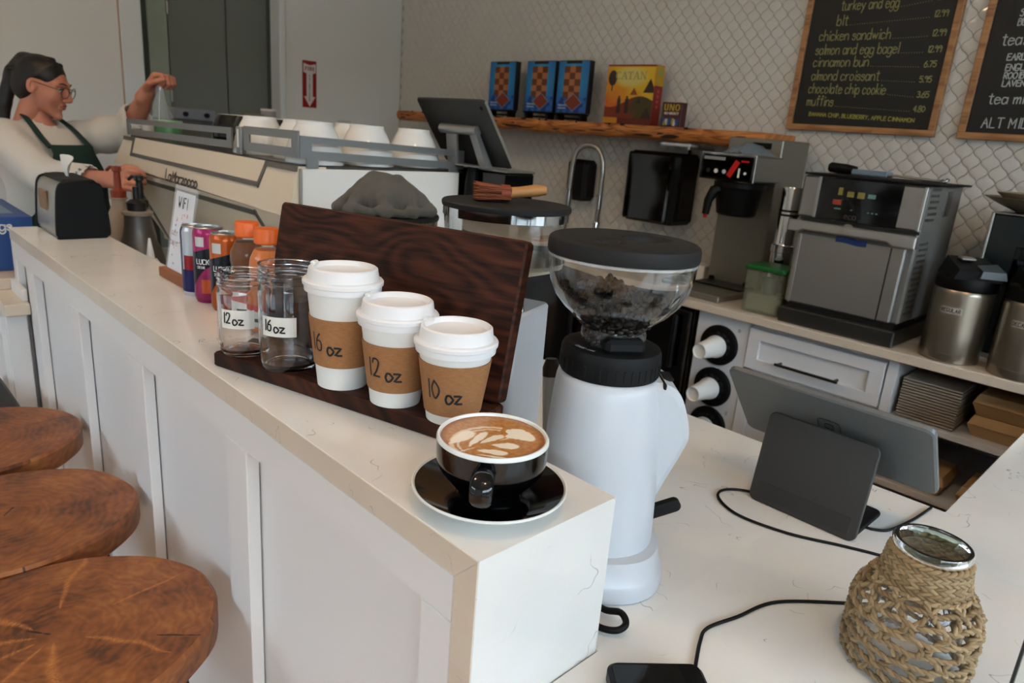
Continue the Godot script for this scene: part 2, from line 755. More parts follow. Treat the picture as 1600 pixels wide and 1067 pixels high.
func make_materials() -> void:
	var va := noise(3, 0.0045, 4)
	var vb := noise(8, 0.006, 2)
	var vc := noise(21, 0.02, 3)
	var veins := paint(1024, 1024, func(x: int, y: int) -> Color:
		var w := absf(va.get_noise_2d(x, y))
		var mask := smoothstep(-0.04, 0.14, vb.get_noise_2d(x * 1.3, y * 1.3)) * smoothstep(-0.2, 0.05, vc.get_noise_2d(x * 0.4 + 400, y * 0.4))
		var vein := (1.0 - smoothstep(0.0005, 0.0095, w)) * mask
		var cloud := vb.get_noise_2d(x * 0.7 + 900, y * 0.7) * 0.018
		return Color(0.865 + cloud, 0.855 + cloud, 0.83 + cloud).lerp(Color(0.4, 0.42, 0.46), vein * 0.62))
	var q := textured("quartz", veins, 0.16)
	q.uv1_triplanar = true
	q.uv1_world_triplanar = true
	q.uv1_scale = Vector3(1.35, 1.35, 1.35)
	var qe := textured("quartz_edge", veins, 0.3)
	qe.albedo_color = Color(0.93, 0.87, 0.8)
	qe.uv1_triplanar = true
	qe.uv1_world_triplanar = true
	qe.uv1_scale = Vector3(2.1, 2.1, 2.1)
	mat("white_paint", Color(0.86, 0.84, 0.82), 0.42)
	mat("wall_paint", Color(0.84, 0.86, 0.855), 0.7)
	mat("ceiling_paint", Color(0.85, 0.85, 0.84), 0.9)
	mat("cabinet_paint", Color(0.82, 0.82, 0.82), 0.4)
	mat("tile_glaze", Color(0.78, 0.77, 0.74), 0.14)
	mat("grout", Color(0.62, 0.61, 0.58), 0.9)
	mat("door_paint", Color(0.42, 0.45, 0.425), 0.5)
	mat("frame_paint", Color(0.58, 0.64, 0.6), 0.5)
	mat("steel", Color(0.68, 0.67, 0.64), 0.36, 1.0)
	mat("steel_dark", Color(0.36, 0.36, 0.35), 0.35, 1.0)
	mat("chrome", Color(0.8, 0.8, 0.8), 0.08, 1.0)
	mat("black_plastic", Color(0.028, 0.028, 0.03), 0.5, 0.0, 0.3)
	mat("black_gloss", Color(0.012, 0.012, 0.014), 0.08)
	mat("black_metal", Color(0.03, 0.03, 0.032), 0.4)
	mat("soft_black", Color(0.05, 0.05, 0.052), 0.62, 0.0, 0.35)
	mat("white_plastic", Color(0.75, 0.765, 0.78), 0.28)
	mat("paper_white", Color(0.87, 0.86, 0.83), 0.6)
	mat("lid_white", Color(0.9, 0.89, 0.88), 0.35)
	mat("china", Color(0.88, 0.88, 0.86), 0.08)
	mat("ink", Color(0.02, 0.02, 0.02), 0.6)
	var kr := noise(31, 0.09, 3)
	var kraft := textured("kraft", paint(256, 256, func(x: int, y: int) -> Color:
		var s := kr.get_noise_2d(x * 0.5, y * 2.0) * 0.05 + (0.012 if y % 4 < 2 else -0.012)
		return Color(0.60 + s, 0.41 + s, 0.245 + s)), 0.85)
	kraft.uv1_scale = Vector3(2, 1, 1)
	textured("walnut", grain([Color(0.125, 0.06, 0.038), Color(0.2, 0.098, 0.056), Color(0.26, 0.13, 0.075), Color(0.31, 0.162, 0.096)], 5, 512, 7.0, 3.5), 0.6, 0.3)
	mats.walnut.uv1_offset = Vector3(0.5, 0.35, 0)
	var sw := textured("shelf_wood", grain([Color(0.40, 0.2, 0.08), Color(0.66, 0.39, 0.18), Color(0.76, 0.48, 0.24), Color(0.82, 0.56, 0.31)], 15, 512, 5.0, 2.0), 0.5)
	sw.uv1_scale = Vector3(1.2, 3, 1)
	var fw := textured("frame_wood", grain([Color(0.50, 0.34, 0.20), Color(0.62, 0.44, 0.27), Color(0.68, 0.5, 0.32)], 25, 256, 4.0, 1.0), 0.55)
	fw.uv1_triplanar = true
	fw.uv1_scale = Vector3(3, 3, 3)
	var fl := textured("floor_wood", grain([Color(0.60, 0.42, 0.27), Color(0.74, 0.54, 0.36), Color(0.80, 0.60, 0.42)], 35, 256, 4.0, 1.5), 0.4)
	fl.uv1_triplanar = true
	fl.uv1_world_triplanar = true
	fl.uv1_scale = Vector3(0.8, 0.8, 0.8)


# ---------------------------------------------------------------- the room
func build_room() -> void:
	var white: Material = mats.wall_paint
	struct("floor", bx(Vector3(-0.4, -0.06, 0.5), Vector3(7.6, 0.12, 6.6), 0.0), mats.floor_wood)
	struct("ceiling", bx(Vector3(-0.4, 3.06, 0.5), Vector3(7.6, 0.12, 6.6), 0.0), mats.ceiling_paint)
	# the wall by the kitchen door: pieces round the opening
	var m := MB.new()
	m.box(Vector3(-3.75, 1.5, 1.365), Vector3(0.1, 3.0, 4.59), 0.0)
	m.box(Vector3(-3.75, 1.5, -2.08), Vector3(0.1, 3.0, 0.84), 0.0)
	m.box(Vector3(-3.75, 2.75, -1.295), Vector3(0.1, 0.5, 0.73), 0.0)
	struct("wall_left", m, white)
	var trim := MB.new()
	trim.box(Vector3(-3.692, 1.28, -0.882), Vector3(0.016, 2.56, 0.098), 0.003)
	struct("trim_1", trim, mat("trim_paint", Color(0.84, 0.87, 0.88), 0.45))
	struct("trim_2", bx(Vector3(-3.692, 1.28, -1.676), Vector3(0.016, 2.56, 0.034), 0.003), mats.trim_paint)
	struct("trim_3", bx(Vector3(-3.694, 1.28, -0.829), Vector3(0.008, 2.56, 0.006), 0.002), mat("caulk", Color(0.72, 0.62, 0.54), 0.7))
	# behind the opening: a closed kitchen door in its frame, and the passage wall beside it
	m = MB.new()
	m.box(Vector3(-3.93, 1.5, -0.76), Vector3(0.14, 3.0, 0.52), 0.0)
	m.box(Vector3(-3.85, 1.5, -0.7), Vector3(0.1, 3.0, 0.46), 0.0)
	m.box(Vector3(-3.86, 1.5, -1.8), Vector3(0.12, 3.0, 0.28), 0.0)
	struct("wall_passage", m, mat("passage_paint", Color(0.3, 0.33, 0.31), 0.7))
	var dr := struct("door_1", bx(Vector3(-3.87, 1.25, -1.267), Vector3(0.04, 2.5, 0.308), 0.003), mats.door_paint)
	struct("door_leaf", bx(Vector3(-3.87, 1.25, -1.6), Vector3(0.04, 2.5, 0.345), 0.003), mats.door_paint, dr)
	struct("door_core", bx(Vector3(-3.925, 1.25, -1.44), Vector3(0.06, 2.5, 0.76), 0.0), mats.door_paint, dr)
	struct("door_frame", bx(Vector3(-3.875, 1.28, -1.06), Vector3(0.05, 2.56, 0.1), 0.003), mats.frame_paint, dr)
	for y in [1.46, 1.9]:
		struct("hinge", tb([Vector3(-3.846, y - 0.03, -1.112), Vector3(-3.846, y + 0.03, -1.112)], 0.008, 8), mats.steel, dr)
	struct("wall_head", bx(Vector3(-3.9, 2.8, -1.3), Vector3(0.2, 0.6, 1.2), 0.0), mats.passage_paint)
	# the window wall towards the street
	m = MB.new()
	m.box(Vector3(3.06, 0.2, 0.5), Vector3(0.12, 0.4, 6.2), 0.0)
	m.box(Vector3(3.06, 2.9, 0.5), Vector3(0.12, 0.2, 6.2), 0.0)
	m.box(Vector3(3.06, 1.5, -2.4), Vector3(0.12, 3.0, 0.2), 0.0)
	m.box(Vector3(3.06, 1.5, 3.4), Vector3(0.12, 3.0, 0.4), 0.0)
	struct("wall_right", m, white)
	for k in 3:
		var z0 := -2.3 + 1.833 * k
		var w := MB.new()
		for e in [Vector3(0, 0.43, 0.9165), Vector3(0, 2.77, 0.9165)]:
			w.box(Vector3(3.05, e.y, z0 + e.z), Vector3(0.08, 0.06, 1.833), 0.004)
		for e in [0.03, 1.803]:
			w.box(Vector3(3.05, 1.6, z0 + e), Vector3(0.08, 2.4, 0.06), 0.004)
		var win := struct("window_%d" % (k + 1), w, mats.black_metal)
		struct("pane", bx(Vector3(3.05, 1.6, z0 + 0.9165), Vector3(0.006, 2.28, 1.713), 0.0), glass("window_glass", 0.05), win)
	# the street front behind the viewer: three more tall windows
	m = MB.new()
	m.box(Vector3(-0.4, 0.2, 3.66), Vector3(7.6, 0.4, 0.12), 0.0)
	m.box(Vector3(-0.4, 2.9, 3.66), Vector3(7.6, 0.2, 0.12), 0.0)
	m.box(Vector3(-3.4, 1.5, 3.66), Vector3(1.6, 3.0, 0.12), 0.0)
	m.box(Vector3(1.8667, 1.5, 3.66), Vector3(2.6667, 3.0, 0.12), 0.0)
	struct("wall_front", m, white)
	for k in 2:
		var x0 := -2.6 + 1.5667 * k
		var w := MB.new()
		for y in [0.43, 2.77]:
			w.box(Vector3(x0 + 0.7833, y, 3.65), Vector3(1.5667, 0.06, 0.08), 0.004)
		for e in [0.03, 1.5367]:
			w.box(Vector3(x0 + e, 1.6, 3.65), Vector3(0.06, 2.4, 0.08), 0.004)
		var win := struct("window_%d" % (k + 4), w, mats.black_metal)
		struct("pane", bx(Vector3(x0 + 0.7833, 1.6, 3.65), Vector3(1.4467, 2.28, 0.006), 0.0), mats.window_glass, win)
	struct("pavement_front", bx(Vector3(-0.4, -0.08, 9.0), Vector3(22.0, 0.12, 10.5), 0.0), mat("pavement", Color(0.5, 0.49, 0.47), 0.9))
	struct("pavement", bx(Vector3(7.2, -0.08, 0.5), Vector3(8.1, 0.12, 18.0), 0.0), mat("pavement", Color(0.5, 0.49, 0.47), 0.9))

	struct("wall_opposite", bx(Vector3(-0.4, 3.0, 14.5), Vector3(26.0, 6.0, 0.6), 0.0), mat("street_wall", Color(0.34, 0.31, 0.28), 0.9))
	struct("wall_street", bx(Vector3(12.0, 2.0, 0.5), Vector3(0.6, 4.0, 24.0), 0.0), mat("street_wall", Color(0.34, 0.31, 0.28), 0.9))

	# the tiled back wall: glazed lantern tiles in grey grout
	var wall := struct("wall_back", bx(Vector3(-0.4, 1.5, -2.56), Vector3(7.6, 3.0, 0.12), 0.0), mats.grout)
	var protos := []
	for k in 3:
		var pm := MB.new()
		pillow(pm, lantern(0.029, 0.0335, 0.0006 + 0.0002 * k, 6))
		protos.append(pm.mesh())
	var spots := []
	var rng := RandomNumberGenerator.new()
	rng.seed = 77
	for j in 58:
		for i in 68:
			var p := Vector3(-3.672 + 0.058 * i + (0.029 if j % 2 else 0.0), 0.87 + 0.0335 * j, -2.5)
			if p.x > 0.23 or p.y > 2.75:
				continue
			var behind := (p.x > -0.96 and p.x < -0.5 and p.y > 1.56) or (p.x > -0.35 and p.y > 1.55) or (p.x > -0.6 and p.y < 1.32) or p.y > 2.05 - (p.x + 1.3) * 0.08
			var tilt := Basis(Vector3(rng.randf_range(-1, 1), rng.randf_range(-1, 1), 0).normalized(), rng.randf_range(0.0, 0.012))
			spots.append([p.distance_to(Vector3(0.37, 1.42, 0.36)) + (50.0 if behind else 0.0), p, tilt, rng.randi() % 3])
	spots.sort_custom(func(a, b): return a[0] < b[0])
	var rest := MB.new()
	for k in spots.size():
		var s: Array = spots[k]
		if k < 300:
			var o := MeshInstance3D.new()
			o.name = numbered(wall, "tile")
			o.mesh = protos[s[3]]
			o.material_override = mats.tile_glaze
			wall.add_child(o, true)
			o.transform = Transform3D(s[2], s[1])
		else:
			rest.xf = Transform3D(s[2], s[1])
			pillow(rest, lantern(0.029, 0.0335, 0.0007, 4))
	var far := put("tile_field", rest, mats.tile_glaze, wall)
	far.set_meta("kind", "stuff")


# one glazed tile, its rim eased over
func pillow(m: MB, poly: PackedVector2Array) -> void:
	var first := m.v.size()
	var c := poly.size()
	m.vert(Vector3(0, 0, 0.0062), Vector3.BACK)
	for r in [[1.0, 0.0], [1.0, 0.004], [0.93, 0.006]]:
		for k in c:
			var d: Vector2 = (poly[(k + 1) % c] - poly[(k - 1 + c) % c]).normalized()
			var out := Vector3(d.y, -d.x, 0)
			m.vert(Vector3(poly[k].x * r[0], poly[k].y * r[0], r[1]), out if r[1] == 0.0 else (out + Vector3.BACK if r[0] == 1.0 else out * 0.12 + Vector3.BACK))
	for k in c:
		var k2 := (k + 1) % c
		for r in 2:
			var o := first + 1 + r * c
			m.tri(o + k, o + k2, o + c + k2)
			m.tri(o + k, o + c + k2, o + c + k)
		m.tri(first, first + 1 + 2 * c + k, first + 1 + 2 * c + k2)


# the outline of an ogee tile: half width, half height, half the joint
func lantern(a: float, b: float, joint: float, step := 7) -> PackedVector2Array:
	var p := PackedVector2Array()
	var corner := [Vector2(a, 0), Vector2(0, b), Vector2(-a, 0), Vector2(0, -b)]
	for q in 4:
		var c0: Vector2 = corner[q]
		var c1: Vector2 = corner[(q + 1) % 4]
		var e := c1 - c0
		var out := Vector2(e.y, -e.x).normalized()
		var sg := 1.0 if q % 2 == 0 else -1.0
		for k in step:
			var s := float(k) / step
			var pt := c0 + e * s + out * sin(TAU * s) * sg * 0.0024
			p.append(pt * (1.0 - joint / (0.62 * minf(a, b))))
	return p


func ceiling_lamp(p: Vector3) -> void:
	var t := thing("ceiling_lamp", "recessed round ceiling lamp with a warm diffuser, above the %s" % ["espresso machine", "bar's near end"][0 if p.x < -0.5 else 1], "lamp", p)
	put("trim_ring", lt(V2([0.075, 0.014, 0.075, 0.0, 0.095, 0.0, 0.095, 0.014])), mats.white_paint, t)
	var e := mat("lamp_glow", Color(1, 0.9, 0.78), 0.6)
	e.emission_enabled = true
	e.emission = Color(1.0, 0.82, 0.62)
	e.emission_energy_multiplier = 3.0
	put("diffuser", lt(V2([0.0, 0.004, 0.076, 0.004, 0.076, 0.01, 0.0, 0.01])), e, t)
	var l := OmniLight3D.new()
	l.name = "lamp_light"
	l.light_color = Color(1.0, 0.85, 0.68)
	l.light_energy = LAMP
	l.light_size = 0.07
	l.omni_range = 8.0
	l.omni_attenuation = 2.0
	l.shadow_enabled = true
	t.add_child(l, true)
	l.position = Vector3(0, -0.08, 0)


# ---------------------------------------------------------------- counters and stools
const YL := 0.883
const BAR := 1.07

func build_counters() -> void:
	var q: Material = mats.quartz
	var white: Material = mats.white_paint
	# the raised bar: quartz top and waterfall end over a panelled front
	var bar := thing("bar_counter", "raised white quartz bar with a shaker-panelled white front and waterfall end", "counter")
	var slab := MB.new()
	slab.xf = Transform3D(Basis.IDENTITY, Vector3(0, 0, -0.185))
	slab.plate(PackedVector2Array([Vector2(-1.9, 1.04), Vector2(-0.03, 1.04), Vector2(-0.03, 0.0), Vector2(0.0, 0.0), Vector2(0.0, 1.07), Vector2(-1.9, 1.07)]), 0.185, 0.0006)
	put("slab", slab, q, bar)
	# the honed front rim of the slab, a warmer cut than the top
	var rim := MB.new()
	rim.hexa([Vector3(-1.899, 1.0402, 0), Vector3(-0.0295, 1.0402, 0), Vector3(-0.0295, 1.0402, 0.0009), Vector3(-1.899, 1.0402, 0.0009), Vector3(-1.899, 1.0692, 0), Vector3(-0.001, 1.0692, 0), Vector3(-0.001, 1.0692, 0.0009), Vector3(-1.899, 1.0692, 0.0009)])
	put("slab_edge", rim, mats.quartz_edge, bar)
	rim = MB.new()
	rim.hexa([Vector3(-0.0292, 0.002, 0), Vector3(-0.001, 0.002, 0), Vector3(-0.001, 0.002, 0.0009), Vector3(-0.0292, 0.002, 0.0009), Vector3(-0.0292, 1.0398, 0), Vector3(-0.001, 1.0686, 0), Vector3(-0.001, 1.0686, 0.0009), Vector3(-0.0292, 1.0398, 0.0009)])
	put("slab_edge", rim, mats.quartz_edge, bar)
	put("core", bx(Vector3(-0.965, 0.52, -0.1), Vector3(1.866, 1.037, 0.16), 0.0), white, bar)
	put("rail", bx(Vector3(-0.965, 1.0145, -0.009), Vector3(1.868, 0.049, 0.018), 0.001), white, bar)
	put("rail", bx(Vector3(-0.965, 0.06, -0.009), Vector3(1.868, 0.12, 0.018), 0.001), white, bar)
	var edges := [[-0.0305, -0.076], [-0.456, -0.522], [-0.86, -0.94], [-1.255, -1.33], [-1.66, -1.74], [-1.86, -1.899]]
	for e in edges:
		put("stile", bx(Vector3((e[0] + e[1]) / 2, 0.555, -0.009), Vector3(e[0] - e[1], 0.869, 0.018), 0.001), white, bar)
	put("plinth_block", bx(Vector3(-1.83, 0.915, 0.006), Vector3(0.14, 0.03, 0.012), 0.001), white, bar)

	# the work counter behind the bar, wrapping round its end and back along the right
	var wc := thing("work_counter", "low white veined quartz work counter wrapping round behind the bar", "counter")
	var top := MB.new()
	top.xf = Transform3D(Basis(Vector3.RIGHT, -PI / 2), Vector3(0, YL - 0.03, 0))
	top.plate(PackedVector2Array([Vector2(-2.5, 0.1852), Vector2(0.0008, 0.1852), Vector2(0.0008, -0.02), Vector2(1.55, -0.02), Vector2(1.55, 1.86), Vector2(0.152, 1.86), Vector2(0.152, 0.885), Vector2(-2.5, 0.885)]), 0.03, 0.0015)
	put("worktop", top, q, wc)
	put("cabinet_body", bx(Vector3(-1.2, 0.426, -0.53), Vector3(2.58, 0.852, 0.66), 0.002), mats.cabinet_paint, wc)
	put("cabinet_body", bx(Vector3(0.78, 0.426, -0.43), Vector3(1.5, 0.851, 0.86), 0.002), mats.cabinet_paint, wc)
	put("cabinet_body", bx(Vector3(0.86, 0.426, -1.36), Vector3(1.36, 0.852, 0.98), 0.002), mats.cabinet_paint, wc)

	# the lower ledge beyond the far end of the bar
	var lc := thing("side_counter", "lower white counter beyond the far end of the raised bar, under the blue box", "counter")
	put("worktop", bx(Vector3(-2.35, 0.915, 0.045), Vector3(0.88, 0.03, 0.25), 0.0015), mats.quartz_edge, lc)
	put("worktop", bx(Vector3(-1.86, 0.885, 0.03), Vector3(0.26, 0.03, 0.056), 0.0015), mats.quartz_edge, lc)
	put("panel", bx(Vector3(-2.27, 0.45, 0.028), Vector3(1.0, 0.838, 0.046), 0.001), white, lc)
	put("cabinet_body", bx(Vector3(-2.36, 0.45, 0.0), Vector3(0.84, 0.898, 0.1), 0.001), white, lc)
	for x in [-1.82, -2.1, -2.4]:
		put("stile", bx(Vector3(x, 0.435, 0.056), Vector3(0.07, 0.85, 0.012), 0.001), white, lc)

	# the back counter
	var bc := thing("back_counter", "long white back counter under the tiled wall carrying the oven", "counter")
	put("worktop", bx(Vector3(-1.65, YL - 0.014, -2.18), Vector3(4.1, 0.028, 0.624), 0.002), mats.quartz_edge, bc)
	put("worktop", bx(Vector3(1.1, YL - 0.0142, -2.18), Vector3(1.4, 0.028, 0.62), 0.002), mats.quartz_edge, bc)
	put("kick_board", bx(Vector3(-1.2, 0.05, -2.15), Vector3(4.9, 0.1, 0.5), 0.0), mats.soft_black, bc)

	var dc := thing("drawer_cabinet", "white cabinet of two shaker drawers with black bar pulls under the oven", "cabinet", Vector3(-0.497, 0.1, -1.9))
	put("body", bx(Vector3(0, 0.376, -0.3), Vector3(0.456, 0.752, 0.56), 0.001), mats.cabinet_paint, dc)
	for k in 2:
		var h: float = [0.142, 0.56][k]
		var yc: float = [0.665, 0.295][k]
		var fr := MB.new()
		fr.box(Vector3(0, yc, -0.012), Vector3(0.446, h, 0.012), 0.001)
		fr.box(Vector3(0, yc + h / 2 - 0.019, 0.0), Vector3(0.446, 0.038, 0.014), 0.001)
		fr.box(Vector3(0, yc - h / 2 + 0.019, 0.0), Vector3(0.446, 0.038, 0.014), 0.001)
		for sx in [-1.0, 1.0]:
			fr.box(Vector3(sx * 0.202, yc, 0.0), Vector3(0.042, h - 0.076, 0.014), 0.001)
		var dr := put("drawer", fr, mats.cabinet_paint, dc)
		var hb := MB.new()
		var hy: float = [0.642, 0.414][k]
		hb.box(Vector3(0.0, hy, 0.034), Vector3(0.21, 0.009, 0.009), 0.002)
		for sx in [-0.094, 0.094]:
			hb.box(Vector3(sx, hy, 0.018), Vector3(0.009, 0.009, 0.026), 0.002)
		put("handle", hb, mats.black_metal, dr)

	var cup := thing("cup_dispenser_cabinet", "white cabinet panel with three black cup dispenser rings, beside the drawers", "cabinet", Vector3(-0.83, 0.1, -1.9))
	put("body", bx(Vector3(0, 0.376, -0.296), Vector3(0.204, 0.752, 0.575), 0.002), mats.cabinet_paint, cup)
	for k in 3:
		var c := Vector3([-0.002, -0.001, 0.004][k], [0.64, 0.481, 0.33][k], -0.007)
		var m := MB.new()
		m.xf = Transform3D(Basis(Vector3.RIGHT, PI / 2), c)
		m.lathe(V2([0.073, -0.004, 0.074, 0.006, 0.071, 0.012, 0.06, 0.0145, 0.05, 0.013, 0.046, 0.009, 0.0, 0.008]), 40, 0.5)
		var ring := put("dispenser_ring", m, mats.black_plastic, cup)
		var fl := MB.new()
		for j in 11:
			var a := TAU * j / 11
			fl.ball(c + Vector3(cos(a) * 0.041, sin(a) * 0.041, 0.012), Vector3(0.011, 0.011, 0.006), 10, 6)
		put("gasket_petal", fl, mats.soft_black, ring)
		var lab := MB.new()
		write(lab, ["20", "16", "12"][k], 0.011, 0.0016, flat_place(c + Vector3(0.062, 0.064, -0.001), Vector3.RIGHT, UP), 0.7)
		put("lettering", lab, mat("grey_ink", Color(0.4, 0.4, 0.42), 0.6), cup)
	for k in 3:
		var at := Vector3([-0.832, -0.831, -0.826][k], [0.738, 0.579, 0.426][k], -1.888)
		var pc := thing("dispensed_cup", "white paper cup sticking out of the %s black dispenser ring" % ["top", "middle", "bottom"][k], "paper cup", at, 0.0, "cups in the dispenser")
		var m := MB.new()
		m.xf = Transform3D(Basis(Vector3.RIGHT, PI / 2))
		m.lathe(V2([0.0, 0.0, 0.039, 0.0, 0.038, 0.012, 0.0265, 0.112, 0.0255, 0.115, 0.0245, 0.112, 0.0245, 0.104, 0.0, 0.103]), 32, 0.5)
		put("wall", m, mats.paper_white, pc)
		var sm := MB.new()
		sm.xf = m.xf
		sm.lathe(V2([0.0393, 0.001, 0.0405, 0.004, 0.0405, 0.012, 0.039, 0.014]), 32)
		put("rolled_rim", sm, mats.lid_white, pc)

	var sh := thing("shelf_cabinet", "white open cabinet with one shelf holding trays and takeaway boxes", "cabinet", Vector3(0.02, 0.1, -1.9))
	for x in [-0.275, 0.49]:
		put("side", bx(Vector3(x, 0.376, -0.27), Vector3(0.028, 0.752, 0.54), 0.001), mats.cabinet_paint, sh)
	put("back", bx(Vector3(0.107, 0.376, -0.545), Vector3(0.735, 0.752, 0.01), 0.0), mats.cabinet_paint, sh)
	put("shelf", bx(Vector3(0.107, 0.569, -0.27), Vector3(0.735, 0.02, 0.53), 0.001), mats.cabinet_paint, sh)
	put("shelf", bx(Vector3(0.107, 0.361, -0.27), Vector3(0.735, 0.02, 0.53), 0.001), mats.cabinet_paint, sh)

	var fr2 := thing("undercounter_fridge", "black undercounter fridge in the shade, beside the cup dispensers", "fridge", Vector3(-1.44, 0.1, -1.89))
	put("body", bx(Vector3(0, 0.375, -0.28), Vector3(1.0, 0.75, 0.56), 0.003), mats.black_gloss, fr2)
	for x in [-0.25, 0.25]:
		var d := put("door", bx(Vector3(x, 0.375, 0.012), Vector3(0.49, 0.735, 0.024), 0.004), mats.black_gloss, fr2)
		put("handle", bx(Vector3(x + 0.2, 0.62, 0.04), Vector3(0.02, 0.2, 0.016), 0.004), mats.black_metal, d)
	var sc := thing("sink_cabinet", "grey steel sink cabinet under the tall faucet", "cabinet", Vector3(-2.6, 0.1, -1.89))
	put("body", bx(Vector3(0, 0.376, -0.28), Vector3(1.28, 0.752, 0.56), 0.003), mats.steel_dark, sc)
	for x in [-0.32, 0.32]:
		put("door", bx(Vector3(x, 0.37, 0.008), Vector3(0.62, 0.72, 0.016), 0.003), mats.steel_dark, sc)


func stool(at: Vector3, turn: float, label: String, sd: int) -> void:
	var t := thing("bar_stool", label, "stool", at, turn, "wood slice stools along the bar")
	var rng := RandomNumberGenerator.new()
	rng.seed = sd
	var n := noise(sd, 0.8, 2)
	var poly := PackedVector2Array()
	for k in 72:
		var a := TAU * k / 72
		poly.append(Vector2(cos(a) * 0.174, sin(a) * 0.203) * (1.0 + 5.0 * n.get_noise_2d(cos(a) * 1.4 + sd, sin(a) * 1.4) * 0.005))
	var m := MB.new()
	m.xf = Transform3D(Basis(Vector3.RIGHT, -PI / 2), Vector3(0, 0.695, 0))
	m.plate(poly, 0.045, 0.005, 1.0 / 0.4)
	var mt := textured("slice_%d" % sd, end_grain([Color(0.28, 0.145, 0.066), Color(0.44, 0.24, 0.11), Color(0.53, 0.305, 0.145), Color(0.61, 0.39, 0.2)], sd, 720 if sd == 2 else 512, sd == 2), 0.38)
	put("seat", m, mt, t)
	for q in 4:
		var a := PI / 4 + PI / 2 * q
		var d := Vector3(cos(a), 0, sin(a))
		var s := Vector3(-sin(a), 0, cos(a))
		var leg := []
		leg.append(d * 0.13 + s * 0.05 + UP * 0.692)
		leg.append(d * 0.158 + s * 0.04 + UP * 0.55)
		leg.append(d * 0.212 + s * 0.012 + UP * 0.06)
		leg.append(d * 0.218 + UP * 0.012)
		leg.append(d * 0.212 - s * 0.012 + UP * 0.06)
		leg.append(d * 0.158 - s * 0.04 + UP * 0.55)
		leg.append(d * 0.13 - s * 0.05 + UP * 0.692)
		put("leg", tb(curve(leg, 5), 0.0062, 8), mats.black_metal, t)
	for q in 4:
		var a := PI / 4 + PI / 2 * q
		put("mounting_plate", bx(Vector3(cos(a) * 0.125, 0.6935, sin(a) * 0.125), Vector3(0.07, 0.003, 0.07), 0.001), mats.black_metal, t)


func build_stools() -> void:
	stool(Vector3(-0.57, 0, 0.214), 0.0, "round wood-slice bar stool with pale star streaks, first from the bar corner", 2)
	stool(Vector3(-0.925, 0, 0.214), 0.0, "round wood-slice bar stool with an even brown top, second from the bar corner", 4)
	stool(Vector3(-1.29, 0, 0.214), 0.0, "round wood-slice bar stool with a dark crack, third from the bar corner", 6)
	var t := thing("padded_stool", "dark grey padded stool beyond the wood-slice stools", "stool", Vector3(-1.675, 0, 0.255))
	var m := MB.new()
	m.xf = Transform3D(Basis(Vector3.RIGHT, -PI / 2), Vector3(0, 0.66, 0))
	m.plate(rrect(0.36, 0.36, 0.07, 8), 0.04, 0.008)
	put("seat", m, mat("grey_vinyl", Color(0.085, 0.09, 0.09), 0.55), t)
	for sx in [-1.0, 1.0]:
		for sz in [-1.0, 1.0]:
			put("leg", tb([Vector3(sx * 0.13, 0.663, sz * 0.13), Vector3(sx * 0.17, 0.0, sz * 0.17)], 0.011, 8), mats.black_metal, t)
	put("foot_ring", tb([Vector3(0.158, 0.25, 0.158), Vector3(-0.158, 0.25, 0.158), Vector3(-0.158, 0.25, -0.158), Vector3(0.158, 0.25, -0.158)], 0.008, 8, true), mats.black_metal, t)


# ---------------------------------------------------------------- things on the bar
func facing(p: Vector3) -> float:
	return atan2(0.3554 - p.z, 0.3716 - p.x)


func hot_cup(p: Vector3, rb: float, rt: float, h: float, s0: float, s1: float, digits: String, label: String, big: float, turn: float) -> void:
	var t := thing("paper_cup", label, "paper cup", p, 0.0, "sample cups on the wooden stand")
	var g := (rt - rb) / h
	put("wall", lt(V2([0.0, 0.004, rb - 0.003, 0.004, rb - 0.003, 0.0, rb, 0.0, rt, h, rt - 0.002, h + 0.001, 0.0, h - 0.004])), mats.paper_white, t)
	var sl := lt(V2([rb + g * s0 - 0.0005, s0 + 0.0004, rb + g * s0 + 0.0014, s0, rb + g * s1 + 0.0016, s1, rb + g * s1 - 0.0005, s1 - 0.0002]))
	put("sleeve", sl, mats.kraft, t)
	var lid := put("lid", lt(V2([rt - 0.002, h - 0.011, rt + 0.0026, h - 0.011, rt + 0.003, h - 0.004, rt + 0.0048, h - 0.003, rt + 0.005, h + 0.001, rt + 0.0035, h + 0.003, rt - 0.0005, h + 0.0035, rt - 0.0025, h + 0.0165, rt - 0.0045, h + 0.018, rt - 0.0065, h + 0.0175, rt - 0.009, h + 0.012, rt - 0.02, h + 0.0105, 0.0, h + 0.010]), 56, 0.5), mats.lid_white, t)
	var f := facing(p)
	var sp := MB.new()
	sp.xf = Transform3D(Basis(UP, -(f + 2.0)), Vector3.ZERO)
	sp.box(Vector3(rt - 0.006, h + 0.0185, 0), Vector3(0.007, 0.005, 0.013), 0.0018)
	put("sip_spout", sp, mats.lid_white, lid)
	var hl := MB.new()
	hl.xf = Transform3D(Basis(UP, -(f - 1.2)), Vector3.ZERO)
	hl.tube([Vector3(rt - 0.014, h + 0.0112, 0), Vector3(rt - 0.014, h + 0.0122, 0)], 0.0022, 12)
	put("vent_dimple", hl, mats.paper_white, lid)
	var m := MB.new()
	var r0 := rb + 0.0016
	var mid := (s0 + s1) * 0.5
	var used := write(m, digits, big, 0.0023, cone_place(r0, g, mid - big * 0.42, f, turn), 0.7, 0.3)
	write(m, "oz", big * 0.82, 0.0027, cone_place(r0, g, mid - big * 0.62, f, turn + (used + 0.004) / (r0 + g * mid)), 0.8, 0.14)
	put("lettering", m, mats.ink, t)


